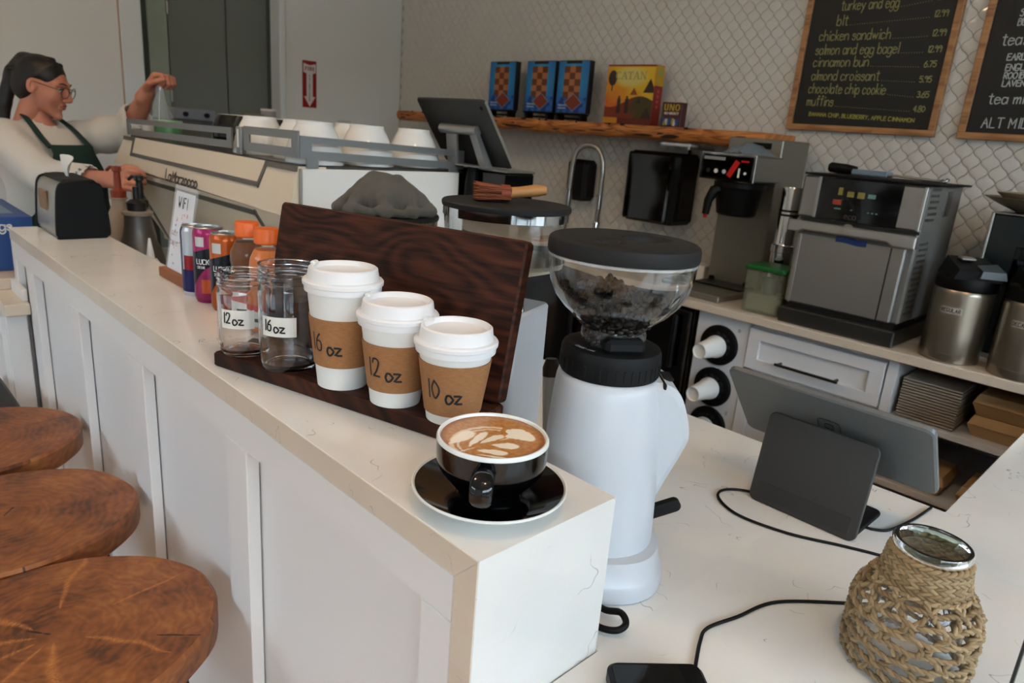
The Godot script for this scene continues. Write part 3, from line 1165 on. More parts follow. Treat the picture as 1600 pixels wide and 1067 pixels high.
func clear_cup(p: Vector3, r: float, h: float, digits: String, label: String) -> void:
	var t := thing("clear_cup", label, "plastic cup", p, 0.0, "sample cups on the wooden stand")
	var outer := V2([0.0, 0.004, r * 0.6, 0.003, r * 0.8, 0.0, r * 0.9, 0.001, r * 0.975, 0.007, r, 0.016, r, h * 0.74, r * 0.985, h * 0.775, r * 0.95, h * 0.8, r * 0.95, h * 0.83, r * 1.0, h * 0.84, r * 1.0, h * 0.865, r * 0.955, h * 0.875, r * 0.955, h * 0.9, r * 0.995, h * 0.91, r * 0.995, h * 0.935, r * 0.96, h * 0.945, r * 0.96, h * 0.985, r * 0.985, h * 0.99, r * 0.985, h])
	var inner := V2([r * 0.93, h, r * 0.925, h * 0.95, r * 0.925, h * 0.8, r * 0.955, h * 0.74, r * 0.957, 0.017, r * 0.93, 0.01, r * 0.8, 0.0055, 0.0, 0.0068])
	put("wall", lt(outer + inner, 64), solid_glass("clear_plastic", Color(0.96, 0.97, 0.98)), t)
	var f := facing(p)
	var w := 0.046
	var y0 := h * 0.36
	var hh := 0.026
	var lab := MB.new()
	var a0 := f + 0.95
	var g := []
	for i in 2:
		var row := []
		for j in 15:
			var a := a0 - w / r * j / 14.0
			row.append(Vector3(cos(a), 0, sin(a)) * (r + 0.0004) + UP * (y0 + hh * i))
		g.append(row)
	lab.sheet(g, true)
	var st := put("sticker", lab, mat("sticker", Color(0.85, 0.84, 0.8), 0.7), t)
	var m := MB.new()
	var used := write(m, digits, 0.0135, 0.0021, cone_place(r + 0.0006, 0.0, y0 + 0.008, f, -0.95 + 0.005 / r), 0.7, 0.3)
	write(m, "oz", 0.0125, 0.0022, cone_place(r + 0.0006, 0.0, y0 + 0.006, f, -0.95 + (0.006 + used) / r), 0.85, 0.16)
	put("lettering", m, mats.ink, st)


func build_bar_things() -> void:
	# the walnut stand
	var t := thing("cup_stand", "dark walnut stand of a low base and a tall leaning back board", "stand", Vector3(-0.582, BAR, -0.011), deg_to_rad(16.2))
	var m := MB.new()
	m.xf = Transform3D(Basis(Vector3.RIGHT, -PI / 2), Vector3(0.2075, 0, -0.0525))
	m.plate(rrect(0.415, 0.105, 0.006, 4), 0.02, 0.0025, 1.0 / 0.42)
	put("base", m, mats.walnut, t)
	m = MB.new()
	m.xf = Transform3D(Basis(Vector3.RIGHT, deg_to_rad(-11.5)), Vector3(0.2075, 0.119, -0.1285))
	m.plate(rrect(0.415, 0.203, 0.007, 4), 0.02, 0.0025, 1.0 / 0.42)
	put("back_board", m, mats.walnut, t)

	var top := BAR + 0.02
	hot_cup(Vector3(-0.384, top, -0.099), 0.031, 0.0445, 0.134, 0.03, 0.092, "16", "tallest white lidded paper cup in a kraft sleeve marked 16 oz", 0.021, -1.08)
	hot_cup(Vector3(-0.299, top, -0.122), 0.0305, 0.0440, 0.109, 0.02, 0.079, "12", "middle-sized white lidded paper cup in a kraft sleeve marked 12 oz", 0.0215, -0.92)
	hot_cup(Vector3(-0.219, top, -0.147), 0.0305, 0.0435, 0.094, 0.012, 0.074, "10", "shortest white lidded paper cup in a kraft sleeve marked 10 oz", 0.0215, -0.82)
	clear_cup(Vector3(-0.478, top, -0.0725), 0.0375, 0.14, "16", "taller clear plastic cup with a white sticker marked 16 oz")
	clear_cup(Vector3(-0.563, top, -0.049), 0.0335, 0.116, "12", "shorter clear plastic cup with a white sticker marked 12 oz")

	build_latte()

	# drink cans and juice bottles behind the stand
	var blue := Color(0.06, 0.07, 0.33)
	can(Vector3(-0.996, BAR, -0.148), 0.0262, 0.132, "slim energy drink can in blue and silver, beside the pink can", 1, blue)
	can(Vector3(-0.936, BAR, -0.15), 0.028, 0.138, "pink drink can with a dark blue band, between the blue and orange cans", 2, Color(0.62, 0.12, 0.36))
	can(Vector3(-0.864, BAR, -0.152), 0.028, 0.138, "orange drink can with a dark blue band, beside the pink can", 3, Color(0.72, 0.33, 0.06))
	juice(Vector3(-0.772, BAR, -0.15), Color(0.42, 0.22, 0.04, 0.55), false, "small juice bottle of amber apple juice with an orange cap")
	juice(Vector3(-0.698, BAR, -0.149), Color(0.8, 0.42, 0.05, 1.0), true, "small bottle of cloudy orange juice with an orange cap, beside the walnut stand")

	# the wifi sign
	t = thing("sign_holder", "clear acrylic sign holder with a slotted wooden foot and confetti wifi card", "sign", Vector3(-1.102, BAR, -0.152))
	put("foot", bx(Vector3(0, 0.01, 0), Vector3(0.155, 0.02, 0.028), 0.0015), mat("beech", Color(0.55, 0.31, 0.16), 0.55), t)
	m = MB.new()
	m.xf = Transform3D(Basis(Vector3.RIGHT, deg_to_rad(-10)), Vector3(-0.018, 0.012, 0))
	m.box(Vector3(0, 0.09, 0), Vector3(0.118, 0.18, 0.003), 0.0005)
	put("acrylic_sheet", m, glass("acrylic", 0.12), t)
	var card := MB.new()
	card.xf = m.xf
	card.box(Vector3(0.004, 0.088, 0.0022), Vector3(0.1, 0.16, 0.0006), 0.0)
	var cd := put("card", card, mat("card", Color(0.85, 0.86, 0.88), 0.6), t)
	var fp := func(x: float, y: float) -> Array: return [m.xf * Vector3(x, y, 0.0028), m.xf.basis * Vector3.BACK]
	var wr := MB.new()
	write(wr, "WIFI", 0.021, 0.0022, func(x: float, y: float) -> Array: return fp.call(x - 0.026, y + 0.136), 0.85, 0.3)
	write(wr, "GUEST", 0.008, 0.0008, func(x: float, y: float) -> Array: return fp.call(x - 0.042, y + 0.078), 0.9, 0.3)
	write(wr, "COFFEE", 0.008, 0.0008, func(x: float, y: float) -> Array: return fp.call(x - 0.042, y + 0.058), 0.9, 0.3)
	put("lettering", wr, mats.ink, cd)
	var rng := RandomNumberGenerator.new()
	rng.seed = 5
	var conf := MB.new()
	for k in 26:
		var x := rng.randf_range(-0.044, 0.05)
		var y := rng.randf_range(0.016, 0.125)
		conf.tint = [Color(0.7, 0.08, 0.08), Color(0.75, 0.5, 0.05), Color(0.08, 0.1, 0.3), Color(0.65, 0.2, 0.3)][k % 4]
		conf.xf = m.xf * Transform3D(Basis(Vector3.BACK, rng.randf() * 3.0), Vector3(x, y, 0.0026))
		conf.box(Vector3.ZERO, Vector3(0.0025, 0.005, 0.0005), 0.0)
	var vc := mat("confetti", Color.WHITE, 0.6)
	vc.vertex_color_use_as_albedo = true
	put("printed_confetti", conf, vc, cd).set_meta("kind", "stuff")

	# the napkin dispenser
	t = thing("napkin_dispenser", "black and chrome napkin dispenser with a napkin sticking out, at the bar's far end", "dispenser", Vector3(-1.78, BAR, -0.122))
	var prof := PackedVector2Array()
	for p in curve([Vector2(0.058, 0.006), Vector2(0.062, 0.02), Vector2(0.056, 0.1), Vector2(0.05, 0.13), Vector2(0.036, 0.142), Vector2(0.0, 0.147), Vector2(-0.036, 0.142), Vector2(-0.05, 0.13), Vector2(-0.056, 0.1), Vector2(-0.062, 0.02), Vector2(-0.058, 0.006), Vector2(-0.05, 0.0), Vector2(0.05, 0.0)], 4):
		prof.append(p)
	m = MB.new()
	m.xf = Transform3D(Basis(UP, PI / 2), Vector3(0.1, 0, 0))
	m.plate(prof, 0.012, 0.003)
	put("end_panel", m, mats.black_plastic, t)
	m = MB.new()
	m.xf = Transform3D(Basis(UP, PI / 2), Vector3(-0.112, 0, 0))
	m.plate(prof, 0.012, 0.003)
	put("end_panel", m, mats.black_plastic, t)
	m = MB.new()
	m.xf = Transform3D(Basis(UP, PI / 2).scaled_local(Vector3(0.95, 0.95, 1)), Vector3(-0.1, 0.003, 0))
	m.plate(prof, 0.2, 0.001)
	put("body", m, mats.steel, t)
	put("top_cover", bx(Vector3(0, 0.1405, -0.002), Vector3(0.2, 0.012, 0.075), 0.005), mats.black_plastic, t)
	m = MB.new()
	m.box(Vector3(-0.02, 0.085, 0.057), Vector3(0.07, 0.05, 0.006), 0.002)
	put("napkin_window", m, mat("napkin_brown", Color(0.5, 0.4, 0.3), 0.8), t)
	var g := []
	for i in 7:
		var row := []
		for j in 9:
			var u := j / 8.0
			var v := i / 6.0
			row.append(Vector3(-0.01 + (u - 0.5) * 0.06 * (0.5 + 0.7 * v) + v * 0.012, 0.14 + v * 0.062 - pow(absf(u - 0.4), 2.0) * 0.07 * v, 0.012 * sin(u * 7.0) * v + 0.012 * v * (1.0 - v)))
		g.append(row)
	m = MB.new()
	m.sheet(g)
	solo("paper_napkin", "white paper napkin pulled up out of the dispenser's top", "napkin", m, mat("napkin", Color(0.86, 0.85, 0.82), 0.9), Vector3(-1.765, BAR, -0.1205))


func build_latte() -> void:
	var at := Vector3(-0.073, BAR, -0.0755)
	var s := thing("saucer", "black saucer with a white rim at the bar's corner under the latte", "saucer", at)
	put("plate_well", lt(V2([0.0, 0.008, 0.0315, 0.008, 0.0325, 0.0095, 0.036, 0.0095, 0.055, 0.0125, 0.069, 0.0176, 0.0725, 0.019]).map(func(p): return p), 72), mats.black_gloss, s)
	# the well is seen from above, so its profile runs the other way round
	var well := MB.new()
	well.lathe(V2([0.0725, 0.019, 0.069, 0.0176, 0.055, 0.0125, 0.036, 0.0095, 0.0325, 0.0095, 0.0315, 0.008, 0.0, 0.008]), 72)
	s.get_child(0).mesh = well.mesh()
	put("rim", lt(V2([0.0, 0.003, 0.038, 0.003, 0.038, 0.0, 0.042, 0.0, 0.044, 0.003, 0.060, 0.009, 0.0735, 0.0165, 0.0755, 0.0185, 0.0752, 0.0202, 0.0742, 0.0205, 0.0725, 0.019]), 72), mats.china, s)

	var c := thing("latte_cup", "black coffee cup with a white rim holding a latte with leaf foam art", "coffee cup", at + Vector3(0.0, 0.0075, 0.0))
	put("outer_wall", lt(V2([0.0, 0.003, 0.027, 0.003, 0.027, 0.0008, 0.030, 0.0008, 0.0312, 0.005, 0.034, 0.010, 0.0415, 0.018, 0.0495, 0.0275, 0.0525, 0.035, 0.0533, 0.042, 0.0538, 0.0585]), 72), mats.black_gloss, c)
	put("white_rim", lt(V2([0.0538, 0.0585, 0.0536, 0.061, 0.0524, 0.0626, 0.0508, 0.0622, 0.0495, 0.0595, 0.0485, 0.05, 0.046, 0.035, 0.03, 0.014, 0.0, 0.011]), 72), mats.china, c)
	var fo := put("coffee", lt(V2([0.0500, 0.0602, 0.0490, 0.0594, 0.03, 0.0594, 0.0, 0.0595]), 64), latte_art(), c)
	# planar map for the foam: right and towards the drinker
	var am: ArrayMesh = fo.mesh
	var arr := am.surface_get_arrays(0)
	var uv := PackedVector2Array()
	for p in arr[Mesh.ARRAY_VERTEX]:
		uv.append(Vector2(0.5 + (p.x * 0.692 - p.z * 0.722) / 0.1, 0.5 + (p.x * 0.722 + p.z * 0.692) / 0.1))
	arr[Mesh.ARRAY_TEX_UV] = uv
	var nm := ArrayMesh.new()
	nm.add_surface_from_arrays(Mesh.PRIMITIVE_TRIANGLES, arr)
	fo.mesh = nm
	var d := Vector3(cos(0.86), 0, sin(0.86))
	var side := Vector3(-d.z, 0, d.x)
	var ring := []
	for q in [Vector2(0.049, 0.048), Vector2(0.062, 0.0495), Vector2(0.0735, 0.046), Vector2(0.0765, 0.036), Vector2(0.07, 0.026), Vector2(0.058, 0.0225), Vector2(0.046, 0.024)]:
		ring.append(d * q.x + UP * q.y)
	var path := curve(ring, 5)
	var m := MB.new()
	var rings := []
	for k in path.size():
		var tan: Vector3 = (path[mini(k + 1, path.size() - 1)] - path[maxi(k - 1, 0)]).normalized()
		var nn := side.cross(tan).normalized()
		var row := []
		for j in 14:
			var a := TAU * j / 14
			row.append(path[k] + side * cos(a) * 0.0105 + nn * sin(a) * 0.0045)
		rings.append(row)
	m.skin(rings)
	put("handle", m, mats.black_gloss, c)


func latte_art() -> Material:
	var n := noise(4, 0.015, 3)
	# petals: centre, half size, turn
	var petals := [
		[Vector2(-0.61, 0.12), Vector2(0.40, 0.15), -1.0], [Vector2(-0.30, 0.15), Vector2(0.40, 0.085), -1.15], [Vector2(-0.02, 0.1), Vector2(0.34, 0.088), -0.78],
		[Vector2(0.24, 0.36), Vector2(0.28, 0.12), -0.06], [Vector2(0.0, 0.66), Vector2(0.3, 0.1), 0.12], [Vector2(0.0, 0.86), Vector2(0.3, 0.03), 0.12],
		[Vector2(0.42, -0.30), Vector2(0.19, 0.22), 0.5], [Vector2(0.60, -0.12), Vector2(0.22, 0.22), -0.3], [Vector2(0.42, -0.12), Vector2(0.2, 0.16), -0.3],
	]
	var tex := paint(512, 512, func(x: int, y: int) -> Color:
		var p := Vector2(x, y) / 256.0 - Vector2.ONE
		p *= 1.02
		var w := Vector2(n.get_noise_2d(x, y), n.get_noise_2d(x + 300, y)) * 0.03
		var q := p + w
		var f := 0.0
		for e in petals:
			var r: Vector2 = (q - e[0]).rotated(-e[2])
			var taper := 1.0 + 0.5 * clampf(r.x / e[1].x, -1, 1)
			var dd := Vector2(r.x / e[1].x, r.y / (e[1].y * taper)).length()
			f = maxf(f, 1.0 - smoothstep(0.86, 1.06, dd))
		# the stem, and the crescents round the leaf
		var a := Vector2(-0.58, 0.72)
		var b := Vector2(0.36, -0.08)
		var s := clampf((q - a).dot(b - a) / (b - a).length_squared(), 0, 1)
		f = maxf(f, (1.0 - smoothstep(0.012, 0.035, q.distance_to(a.lerp(b, s) + Vector2(0, 0.05 * sin(s * PI))))) * 0.85)
		for cr in [[0.78, 0.05], [0.66, 0.025]]:
			var rr := (q - Vector2(0.0, 0.32)).length()
			var an := (q - Vector2(0.0, 0.32)).angle()
			if an < -1.35 or an > 2.45:
				f = maxf(f, (1.0 - smoothstep(cr[1] * 0.6, cr[1] * 1.3, absf(rr - cr[0]))) * 0.72)
		var crema := Color(0.66, 0.43, 0.22).lerp(Color(0.74, 0.52, 0.29), clampf(0.5 + n.get_noise_2d(x * 2.0, y * 2.0), 0, 1))
		crema = crema.lerp(Color(0.52, 0.32, 0.15), smoothstep(0.86, 1.0, p.length()) * 0.7)
		return crema.lerp(Color(0.92, 0.87, 0.78), f))
	return textured("latte_foam", tex, 0.22)


func can(p: Vector3, r: float, h: float, label: String, kind: int, base: Color) -> void:
	var t := thing("drink_can", label, "can", p, 0.0, "drink cans in a row on the bar")
	var f := facing(p)
	var tex := paint(256, 256, func(x: int, y: int) -> Color:
		var ang := angle_difference(f, TAU * x / 256.0)   # positive towards the drinker's left
		var v := 1.0 - y / 256.0
		if kind == 1:
			var c := base
			if v > 0.42:
				c = Color(0.72, 0.73, 0.75) if absf(ang - 0.2) < 0.85 else base
				if v < 0.62 and absf(ang - 0.4) < 0.5:
					c = Color(0.55, 0.08, 0.1)
			if v > 0.05 and v < 0.11:
				c = Color(0.78, 0.78, 0.8)
			return c
		var c2 := base
		if v < 0.42:
			c2 = base.darkened(0.12)
		var band := 0.55 + 0.1 * sin(ang * 1.6 + 1.9)
		if absf(v - band) < 0.17 - 0.05 * cos(ang * 2.0):
			c2 = Color(0.035, 0.045, 0.12)
		if v > 0.78 and v < 0.9 and ang > 0.3 and ang < 0.95:
			c2 = Color(0.78, 0.77, 0.76)
		if v > 0.06 and v < 0.4 and ang < -0.6 and ang > -1.1:
			c2 = Color(0.7, 0.69, 0.7)
		if v > 0.18 and v < 0.36 and absf(ang - 0.2) < 0.35:
			c2 = Color(0.72, 0.3, 0.12) if kind == 2 else Color(0.55, 0.16, 0.06)
		return c2)
	var mt := textured("can_print_%d" % kind, tex, 0.25)
	mt.metallic = 0.35
	put("wall", lt(V2([r * 0.78, 0.006, r * 0.86, 0.0, r * 0.95, 0.006, r, 0.012, r, h - 0.012, r * 0.97, h - 0.008, r * 0.88, h - 0.002]), 48), mt, t)
	put("lid", lt(V2([r * 0.88, h - 0.002, r * 0.89, h, r * 0.86, h + 0.0006, r * 0.84, h - 0.003, 0.0, h - 0.0035]), 48), mats.steel, t)
	put("base_dome", lt(V2([0.0, 0.011, r * 0.5, 0.009, r * 0.78, 0.006]), 32), mats.steel, t)
	put("pull_tab", bx(Vector3(0, h - 0.001, 0), Vector3(0.022, 0.0015, 0.012), 0.0007), mats.chrome, t)
	if kind > 1:
		var m := MB.new()
		write(m, "LUCKONE", 0.0085, 0.0016, cone_place(r + 0.0001, 0.0, h * 0.53, f, -0.85), 0.85, 0.22)
		write(m, "DRINK", 0.0045, 0.0007, cone_place(r + 0.0001, 0.0, h * 0.47, f, -0.8), 0.8, 0.3)
		put("lettering", m, mat("white_ink", Color(0.85, 0.85, 0.85), 0.5), t)


func juice(p: Vector3, liquid: Color, cloudy: bool, label: String) -> void:
	var t := thing("juice_bottle", label, "bottle", p, 0.0, "juice bottles on the bar")
	var wall := V2([0.0, 0.004, 0.024, 0.0, 0.029, 0.003, 0.0315, 0.012, 0.0318, 0.052, 0.029, 0.066, 0.0255, 0.078, 0.026, 0.09, 0.029, 0.108, 0.0275, 0.122, 0.0205, 0.136, 0.0165, 0.142, 0.0165, 0.15, 0.0185, 0.152])
	put("shell", lt(wall, 40), glass("bottle_plastic", 0.02, Color(1, 1, 1), 0.0, 0.3), t)
	var inner := []
	for q in wall:
		if q.y < 0.14:
			inner.append(Vector2(maxf(q.x - 0.0015, 0.0), q.y + 0.0012))
	inner.append(Vector2(0.0, 0.1385))
	var lm: Material = mat("orange_juice", liquid, 0.3) if cloudy else mat("apple_juice", Color(0.4, 0.22, 0.05), 0.4, 0.0, 0.3)
	put("juice", lt(inner, 40), lm, t)
	put("cap", lt(V2([0.0, 0.146, 0.018, 0.146, 0.0198, 0.148, 0.0198, 0.153, 0.0194, 0.154, 0.0194, 0.168, 0.0182, 0.1705, 0.0, 0.171]), 40), mat("orange_cap", Color(0.9, 0.4, 0.07), 0.4), t)
	var f := facing(p)
	var tex := paint(128, 64, func(x: int, y: int) -> Color:
		var ang := angle_difference(f, TAU * x / 128.0)
		var v := 1.0 - y / 64.0
		var c := Color(0.75, 0.2, 0.05) if v > 0.55 + 0.2 * sin(ang + 0.6) else Color(0.86, 0.84, 0.8)
		if absf(v - 0.32) < 0.08 and absf(ang - 0.25) < 0.42:
			c = Color(0.06, 0.05, 0.05)
		return c)
	put("label_band", lt(V2([0.0319, 0.014, 0.0322, 0.016, 0.0322, 0.05, 0.0319, 0.052]), 40), textured("juice_label", tex, 0.4), t)


# ---------------------------------------------------------------- machines on the work counter
func oval_ring(c: Vector3, hx: float, hz: float, seg := 40, p := 2.6) -> Array:
	var row := []
	for j in seg:
		var a := TAU * j / seg
		var ca := cos(a)
		var sa := sin(a)
		row.append(c + Vector3(signf(ca) * pow(absf(ca), 2.0 / p) * hx, 0, signf(sa) * pow(absf(sa), 2.0 / p) * hz))
	return row


func build_front_grinder() -> void:
	var t := thing("coffee_grinder", "white coffee grinder with a round clear hopper of beans and a black lid", "coffee grinder", Vector3(-0.14, YL, -0.335), deg_to_rad(46))
	var m := MB.new()
	var rows := []
	for s in [[0.001, 0.022, 0.093, 0.083], [0.004, 0.022, 0.096, 0.086], [0.019, 0.022, 0.0958, 0.0858], [0.025, 0.022, 0.0935, 0.0835], [0.034, 0.022, 0.088, 0.0785], [0.05, 0.021, 0.0842, 0.0762]]:
		rows.append(oval_ring(Vector3(0.004, s[0], 0.012 + s[1]), s[3], s[2], 48, 2.5))
	m.skin(rows)
	put("foot", m, mats.white_plastic, t)
	m = MB.new()
	rows = []
	for s in [[0.0295, 0.022, 0.085, 0.076], [0.06, 0.02, 0.083, 0.0755], [0.12, 0.015, 0.0795, 0.074], [0.18, 0.008, 0.074, 0.071], [0.225, 0.003, 0.068, 0.0675], [0.243, 0.001, 0.0655, 0.0655], [0.250, 0.0, 0.0635, 0.0635], [0.2535, 0.0, 0.06, 0.06], [0.254, 0.0, 0.055, 0.055]]:
		rows.append(oval_ring(Vector3(0, s[0], s[1]), s[3], s[2], 56, 2.25))
	m.skin(rows)
	put("column", m, mats.white_plastic, t)
	m = MB.new()
	m.xf = Transform3D(Basis.IDENTITY, Vector3(0, 0, -0.044))
	var prof := PackedVector2Array()
	for p in curve([Vector2(0.048, 0.253), Vector2(0.07, 0.251), Vector2(0.088, 0.238), Vector2(0.1, 0.21), Vector2(0.1055, 0.185), Vector2(0.102, 0.168), Vector2(0.085, 0.125), Vector2(0.068, 0.085), Vector2(0.05, 0.08)], 4):
		prof.append(p)
	prof.reverse()
	m.plate(prof, 0.082, 0.008)
	put("spout_head", m, mats.white_plastic, t)
	put("spout_gap", bx(Vector3(0.0655, 0.17, -0.003), Vector3(0.004, 0.166, 0.078), 0.001), mats.soft_black, t)
	put("power_button", bx(Vector3(0.075, 0.2505, -0.004), Vector3(0.014, 0.004, 0.03), 0.0015), mats.soft_black, t)
	m = MB.new()
	m.xf = Transform3D(Basis(Vector3.BACK, 0.42), Vector3(0.086, 0.063, -0.006))
	m.plate(rrect(0.066, 0.017, 0.008, 5), 0.016, 0.003)
	put("hook_lever", m, mats.soft_black, t)
	put("adjusting_collar", lt(V2([0.058, 0.252, 0.0615, 0.2545, 0.063, 0.258, 0.063, 0.276, 0.0625, 0.284, 0.0605, 0.2885, 0.057, 0.290, 0.05, 0.2905, 0.0, 0.2905]), 64, 0.5), mats.soft_black, t)
	for k in 40:
		var a := TAU * k / 40
		var rb := MB.new()
		rb.xf = Transform3D(Basis(UP, -a), Vector3.ZERO)
		rb.box(Vector3(0.063, 0.266, 0), Vector3(0.0016, 0.016, 0.003), 0.0004)
		if k == 0:
			m = rb
		else:
			m.v.append_array(rb.v)
			m.n.append_array(rb.n)
			m.t.append_array(rb.t)
			var off := m.v.size() - rb.v.size()
			for i in rb.ix:
				m.ix.append(i + off)
	put("grip_ribs", m, mats.soft_black, t.get_node("adjusting_collar")).set_meta("kind", "stuff")
	# the printed scale on the collar, and the slider that shuts the hopper
	var f := facing(Vector3(-0.14, 0, -0.335)) + deg_to_rad(46)
	var sc := MB.new()
	var ring_place := func(x: float, y: float) -> Array:
		var a := f + 0.95 - x / 0.052
		return [Vector3(cos(a), 0, sin(a)) * (0.054 + (-y)) + UP * 0.2906, UP]
	write(sc, "COARSE - FINE", 0.0045, 0.0007, ring_place, 0.7, 0.25)
	put("lettering", sc, mats.white_ink if mats.has("white_ink") else mats.china, t)
	m = MB.new()
	m.xf = Transform3D(Basis(UP, -f + 0.35).rotated(Vector3.RIGHT, 0), Vector3(0, 0.2905, 0))
	m.box(Vector3(0.034, 0.009, 0), Vector3(0.036, 0.018, 0.05), 0.005)
	put("hopper_slider", m, mats.soft_black, t)
	put("hopper_neck", lt(V2([0.0395, 0.2905, 0.0405, 0.292, 0.0405, 0.306, 0.039, 0.312]), 48), glass("hopper_plastic", 0.02, Color(1, 1, 1), 0.0, 0.45), t)
	put("hopper", lt(V2([0.039, 0.312, 0.0425, 0.3175, 0.053, 0.325, 0.066, 0.336, 0.0775, 0.350, 0.085, 0.366, 0.0885, 0.383, 0.0893, 0.4, 0.0873, 0.4, 0.0865, 0.383, 0.083, 0.367, 0.0755, 0.3515, 0.0645, 0.338, 0.0515, 0.327, 0.041, 0.3195, 0.037, 0.312, 0.039, 0.312]), 72), solid_glass("hopper_solid", Color(0.96, 0.97, 0.97)), t)
	put("hopper_rim", lt(V2([0.0885, 0.398, 0.0902, 0.398, 0.0902, 0.4015, 0.0885, 0.4015]), 72), glass("hopper_edge", 0.25), t)
	# the lid, with two finger hollows pressed into it
	m = MB.new()
	m.lathe(V2([0.0, 0.4, 0.0885, 0.4, 0.0905, 0.4015, 0.0915, 0.405, 0.0915, 0.414, 0.0902, 0.4185, 0.087, 0.4208, 0.084, 0.4215]), 72, 0.5)
	var g := []
	var d := Vector2(cos(f - 0.9), sin(f - 0.9))
	for i in 29:
		var row := []
		for j in 97:
			var a := TAU * j / 96
			var r := 0.084 * i / 28.0
			var p := Vector2(cos(a), sin(a)) * r
			var q := Vector2(p.dot(Vector2(-d.y, d.x)), p.dot(d))
			var e1 := Vector2((q.x + 0.018) / 0.036, (q.y - 0.018) / 0.026).length()
			var e2 := Vector2((q.x - 0.045) / 0.016, (q.y - 0.018) / 0.018).length()
			var dip := 0.013 * (1.0 - smoothstep(0.78, 1.0, e1)) + 0.008 * (1.0 - smoothstep(0.7, 1.0, e2))
			row.append(Vector3(p.x, 0.4215 + 0.002 * (1.0 - pow(r / 0.084, 2.0)) - dip, p.y))
		g.append(row)
	m.sheet(g, true)
	put("lid", m, mat("lid_grey", Color(0.12, 0.118, 0.115), 0.6, 0.0, 0.35), t)

	# the beans inside
	var rng := RandomNumberGenerator.new()
	rng.seed = 12
	var bean := MB.new()
	bean.ball(Vector3.ZERO, Vector3(0.0058, 0.0036, 0.0044), 10, 6)
	var hull := [[0.292, 0.036], [0.312, 0.036], [0.325, 0.049], [0.336, 0.061], [0.35, 0.072], [0.366, 0.079]]
	var where: Array[Transform3D] = []
	for k in 2600:
		var y := rng.randf_range(0.294, 0.366)
		var r := 0.0
		for i in hull.size() - 1:
			if y >= hull[i][0] and y <= hull[i + 1][0]:
				r = remap(y, hull[i][0], hull[i + 1][0], hull[i][1], hull[i + 1][1])
		var a := rng.randf() * TAU
		var rr := r * sqrt(rng.randf_range(0.0, 1.0)) * 0.985
		var top := 0.349 + 0.012 * sin(a * 2.0 + 0.8) + 0.006 * sin(a * 5.0)
		if y > top:
			continue
		where.append(Transform3D(Basis.from_euler(Vector3(rng.randf() * 6.0, rng.randf() * 6.0, rng.randf() * 6.0)), Vector3(cos(a) * rr, y, sin(a) * rr)))
	var mm := MultiMesh.new()
	mm.transform_format = MultiMesh.TRANSFORM_3D
	mm.mesh = bean.mesh()
	mm.instance_count = where.size()
	for k in where.size():
		mm.set_instance_transform(k, where[k])
	var b := MultiMeshInstance3D.new()
	b.name = "coffee_beans"
	b.multimesh = mm
	b.material_override = mat("roast", Color(0.135, 0.095, 0.07), 0.42)
	add_child(b, true)
	b.position = t.position
	tag(b, "dark roasted coffee beans inside the clear round hopper", "coffee beans")
	b.set_meta("kind", "stuff")


func tall_grinder(at: Vector3, hl: float, label: String) -> Node3D:
	var t := thing("espresso_grinder", label, "coffee grinder", at, deg_to_rad(20), "espresso grinders behind the wooden stand")
	var m := MB.new()
	m.xf = Transform3D(Basis(Vector3.RIGHT, -PI / 2), Vector3(0, 0.0, 0))
	m.plate(rrect(0.15, 0.17, 0.02, 5), 0.025, 0.004)
	put("foot", m, mats.white_plastic, t)
	m = MB.new()
	m.xf = Transform3D(Basis(Vector3.RIGHT, -PI / 2), Vector3(0, 0.024, 0))
	m.plate(rrect(0.125, 0.13, 0.012, 5), hl - 0.185, 0.004)
	put("body", m, mats.white_plastic, t)
	put("grind_shaft", lt(V2([0.0, hl - 0.162, 0.03, hl - 0.162, 0.03, hl - 0.135, 0.024, hl - 0.13, 0.024, hl - 0.12, 0.0, hl - 0.12]), 32), mats.chrome, t)
	m = MB.new()
	for x in [0.03, 0.05]:
		m.tube([Vector3(x, hl - 0.162, 0.025), Vector3(x - 0.012, hl - 0.115, 0.02)], 0.006, 12)
	m.tube([Vector3(0.02, hl - 0.162, 0.048), Vector3(0.02, hl - 0.118, 0.048)], 0.0095, 16)
	put("chrome_posts", m, mats.chrome, t)
	put("post_collar", lt(V2([0.0, 0, 0.0125, 0, 0.0125, 0.012, 0.006, 0.013, 0.006, 0.017, 0.0, 0.017]), 20), mat("nylon", Color(0.8, 0.79, 0.75), 0.5), t).position = Vector3(0.02, hl - 0.118, 0.048)
	put("hopper", lt(V2([0.088, hl - 0.094, 0.09, hl - 0.09, 0.0975, hl - 0.014, 0.0955, hl - 0.014, 0.088, hl - 0.09, 0.086, hl - 0.093, 0.088, hl - 0.094]), 56), mats.hopper_solid, t)
	put("hopper_funnel", lt(V2([0.024, hl - 0.118, 0.086, hl - 0.0985, 0.0895, hl - 0.088, 0.0888, hl - 0.087, 0.085, hl - 0.095, 0.024, hl - 0.114]), 40), mat("funnel", Color(0.78, 0.74, 0.66), 0.4), t)
	put("hopper_band", lt(V2([0.097, hl - 0.022, 0.0985, hl - 0.022, 0.0985, hl - 0.008, 0.097, hl - 0.008]), 56), mats.chrome, t)
	put("lid", lt(V2([0.0, hl - 0.009, 0.1, hl - 0.009, 0.101, hl - 0.006, 0.101, hl - 0.002, 0.099, hl, 0.0, hl + 0.001]), 56), mats.lid_grey, t)
	return t


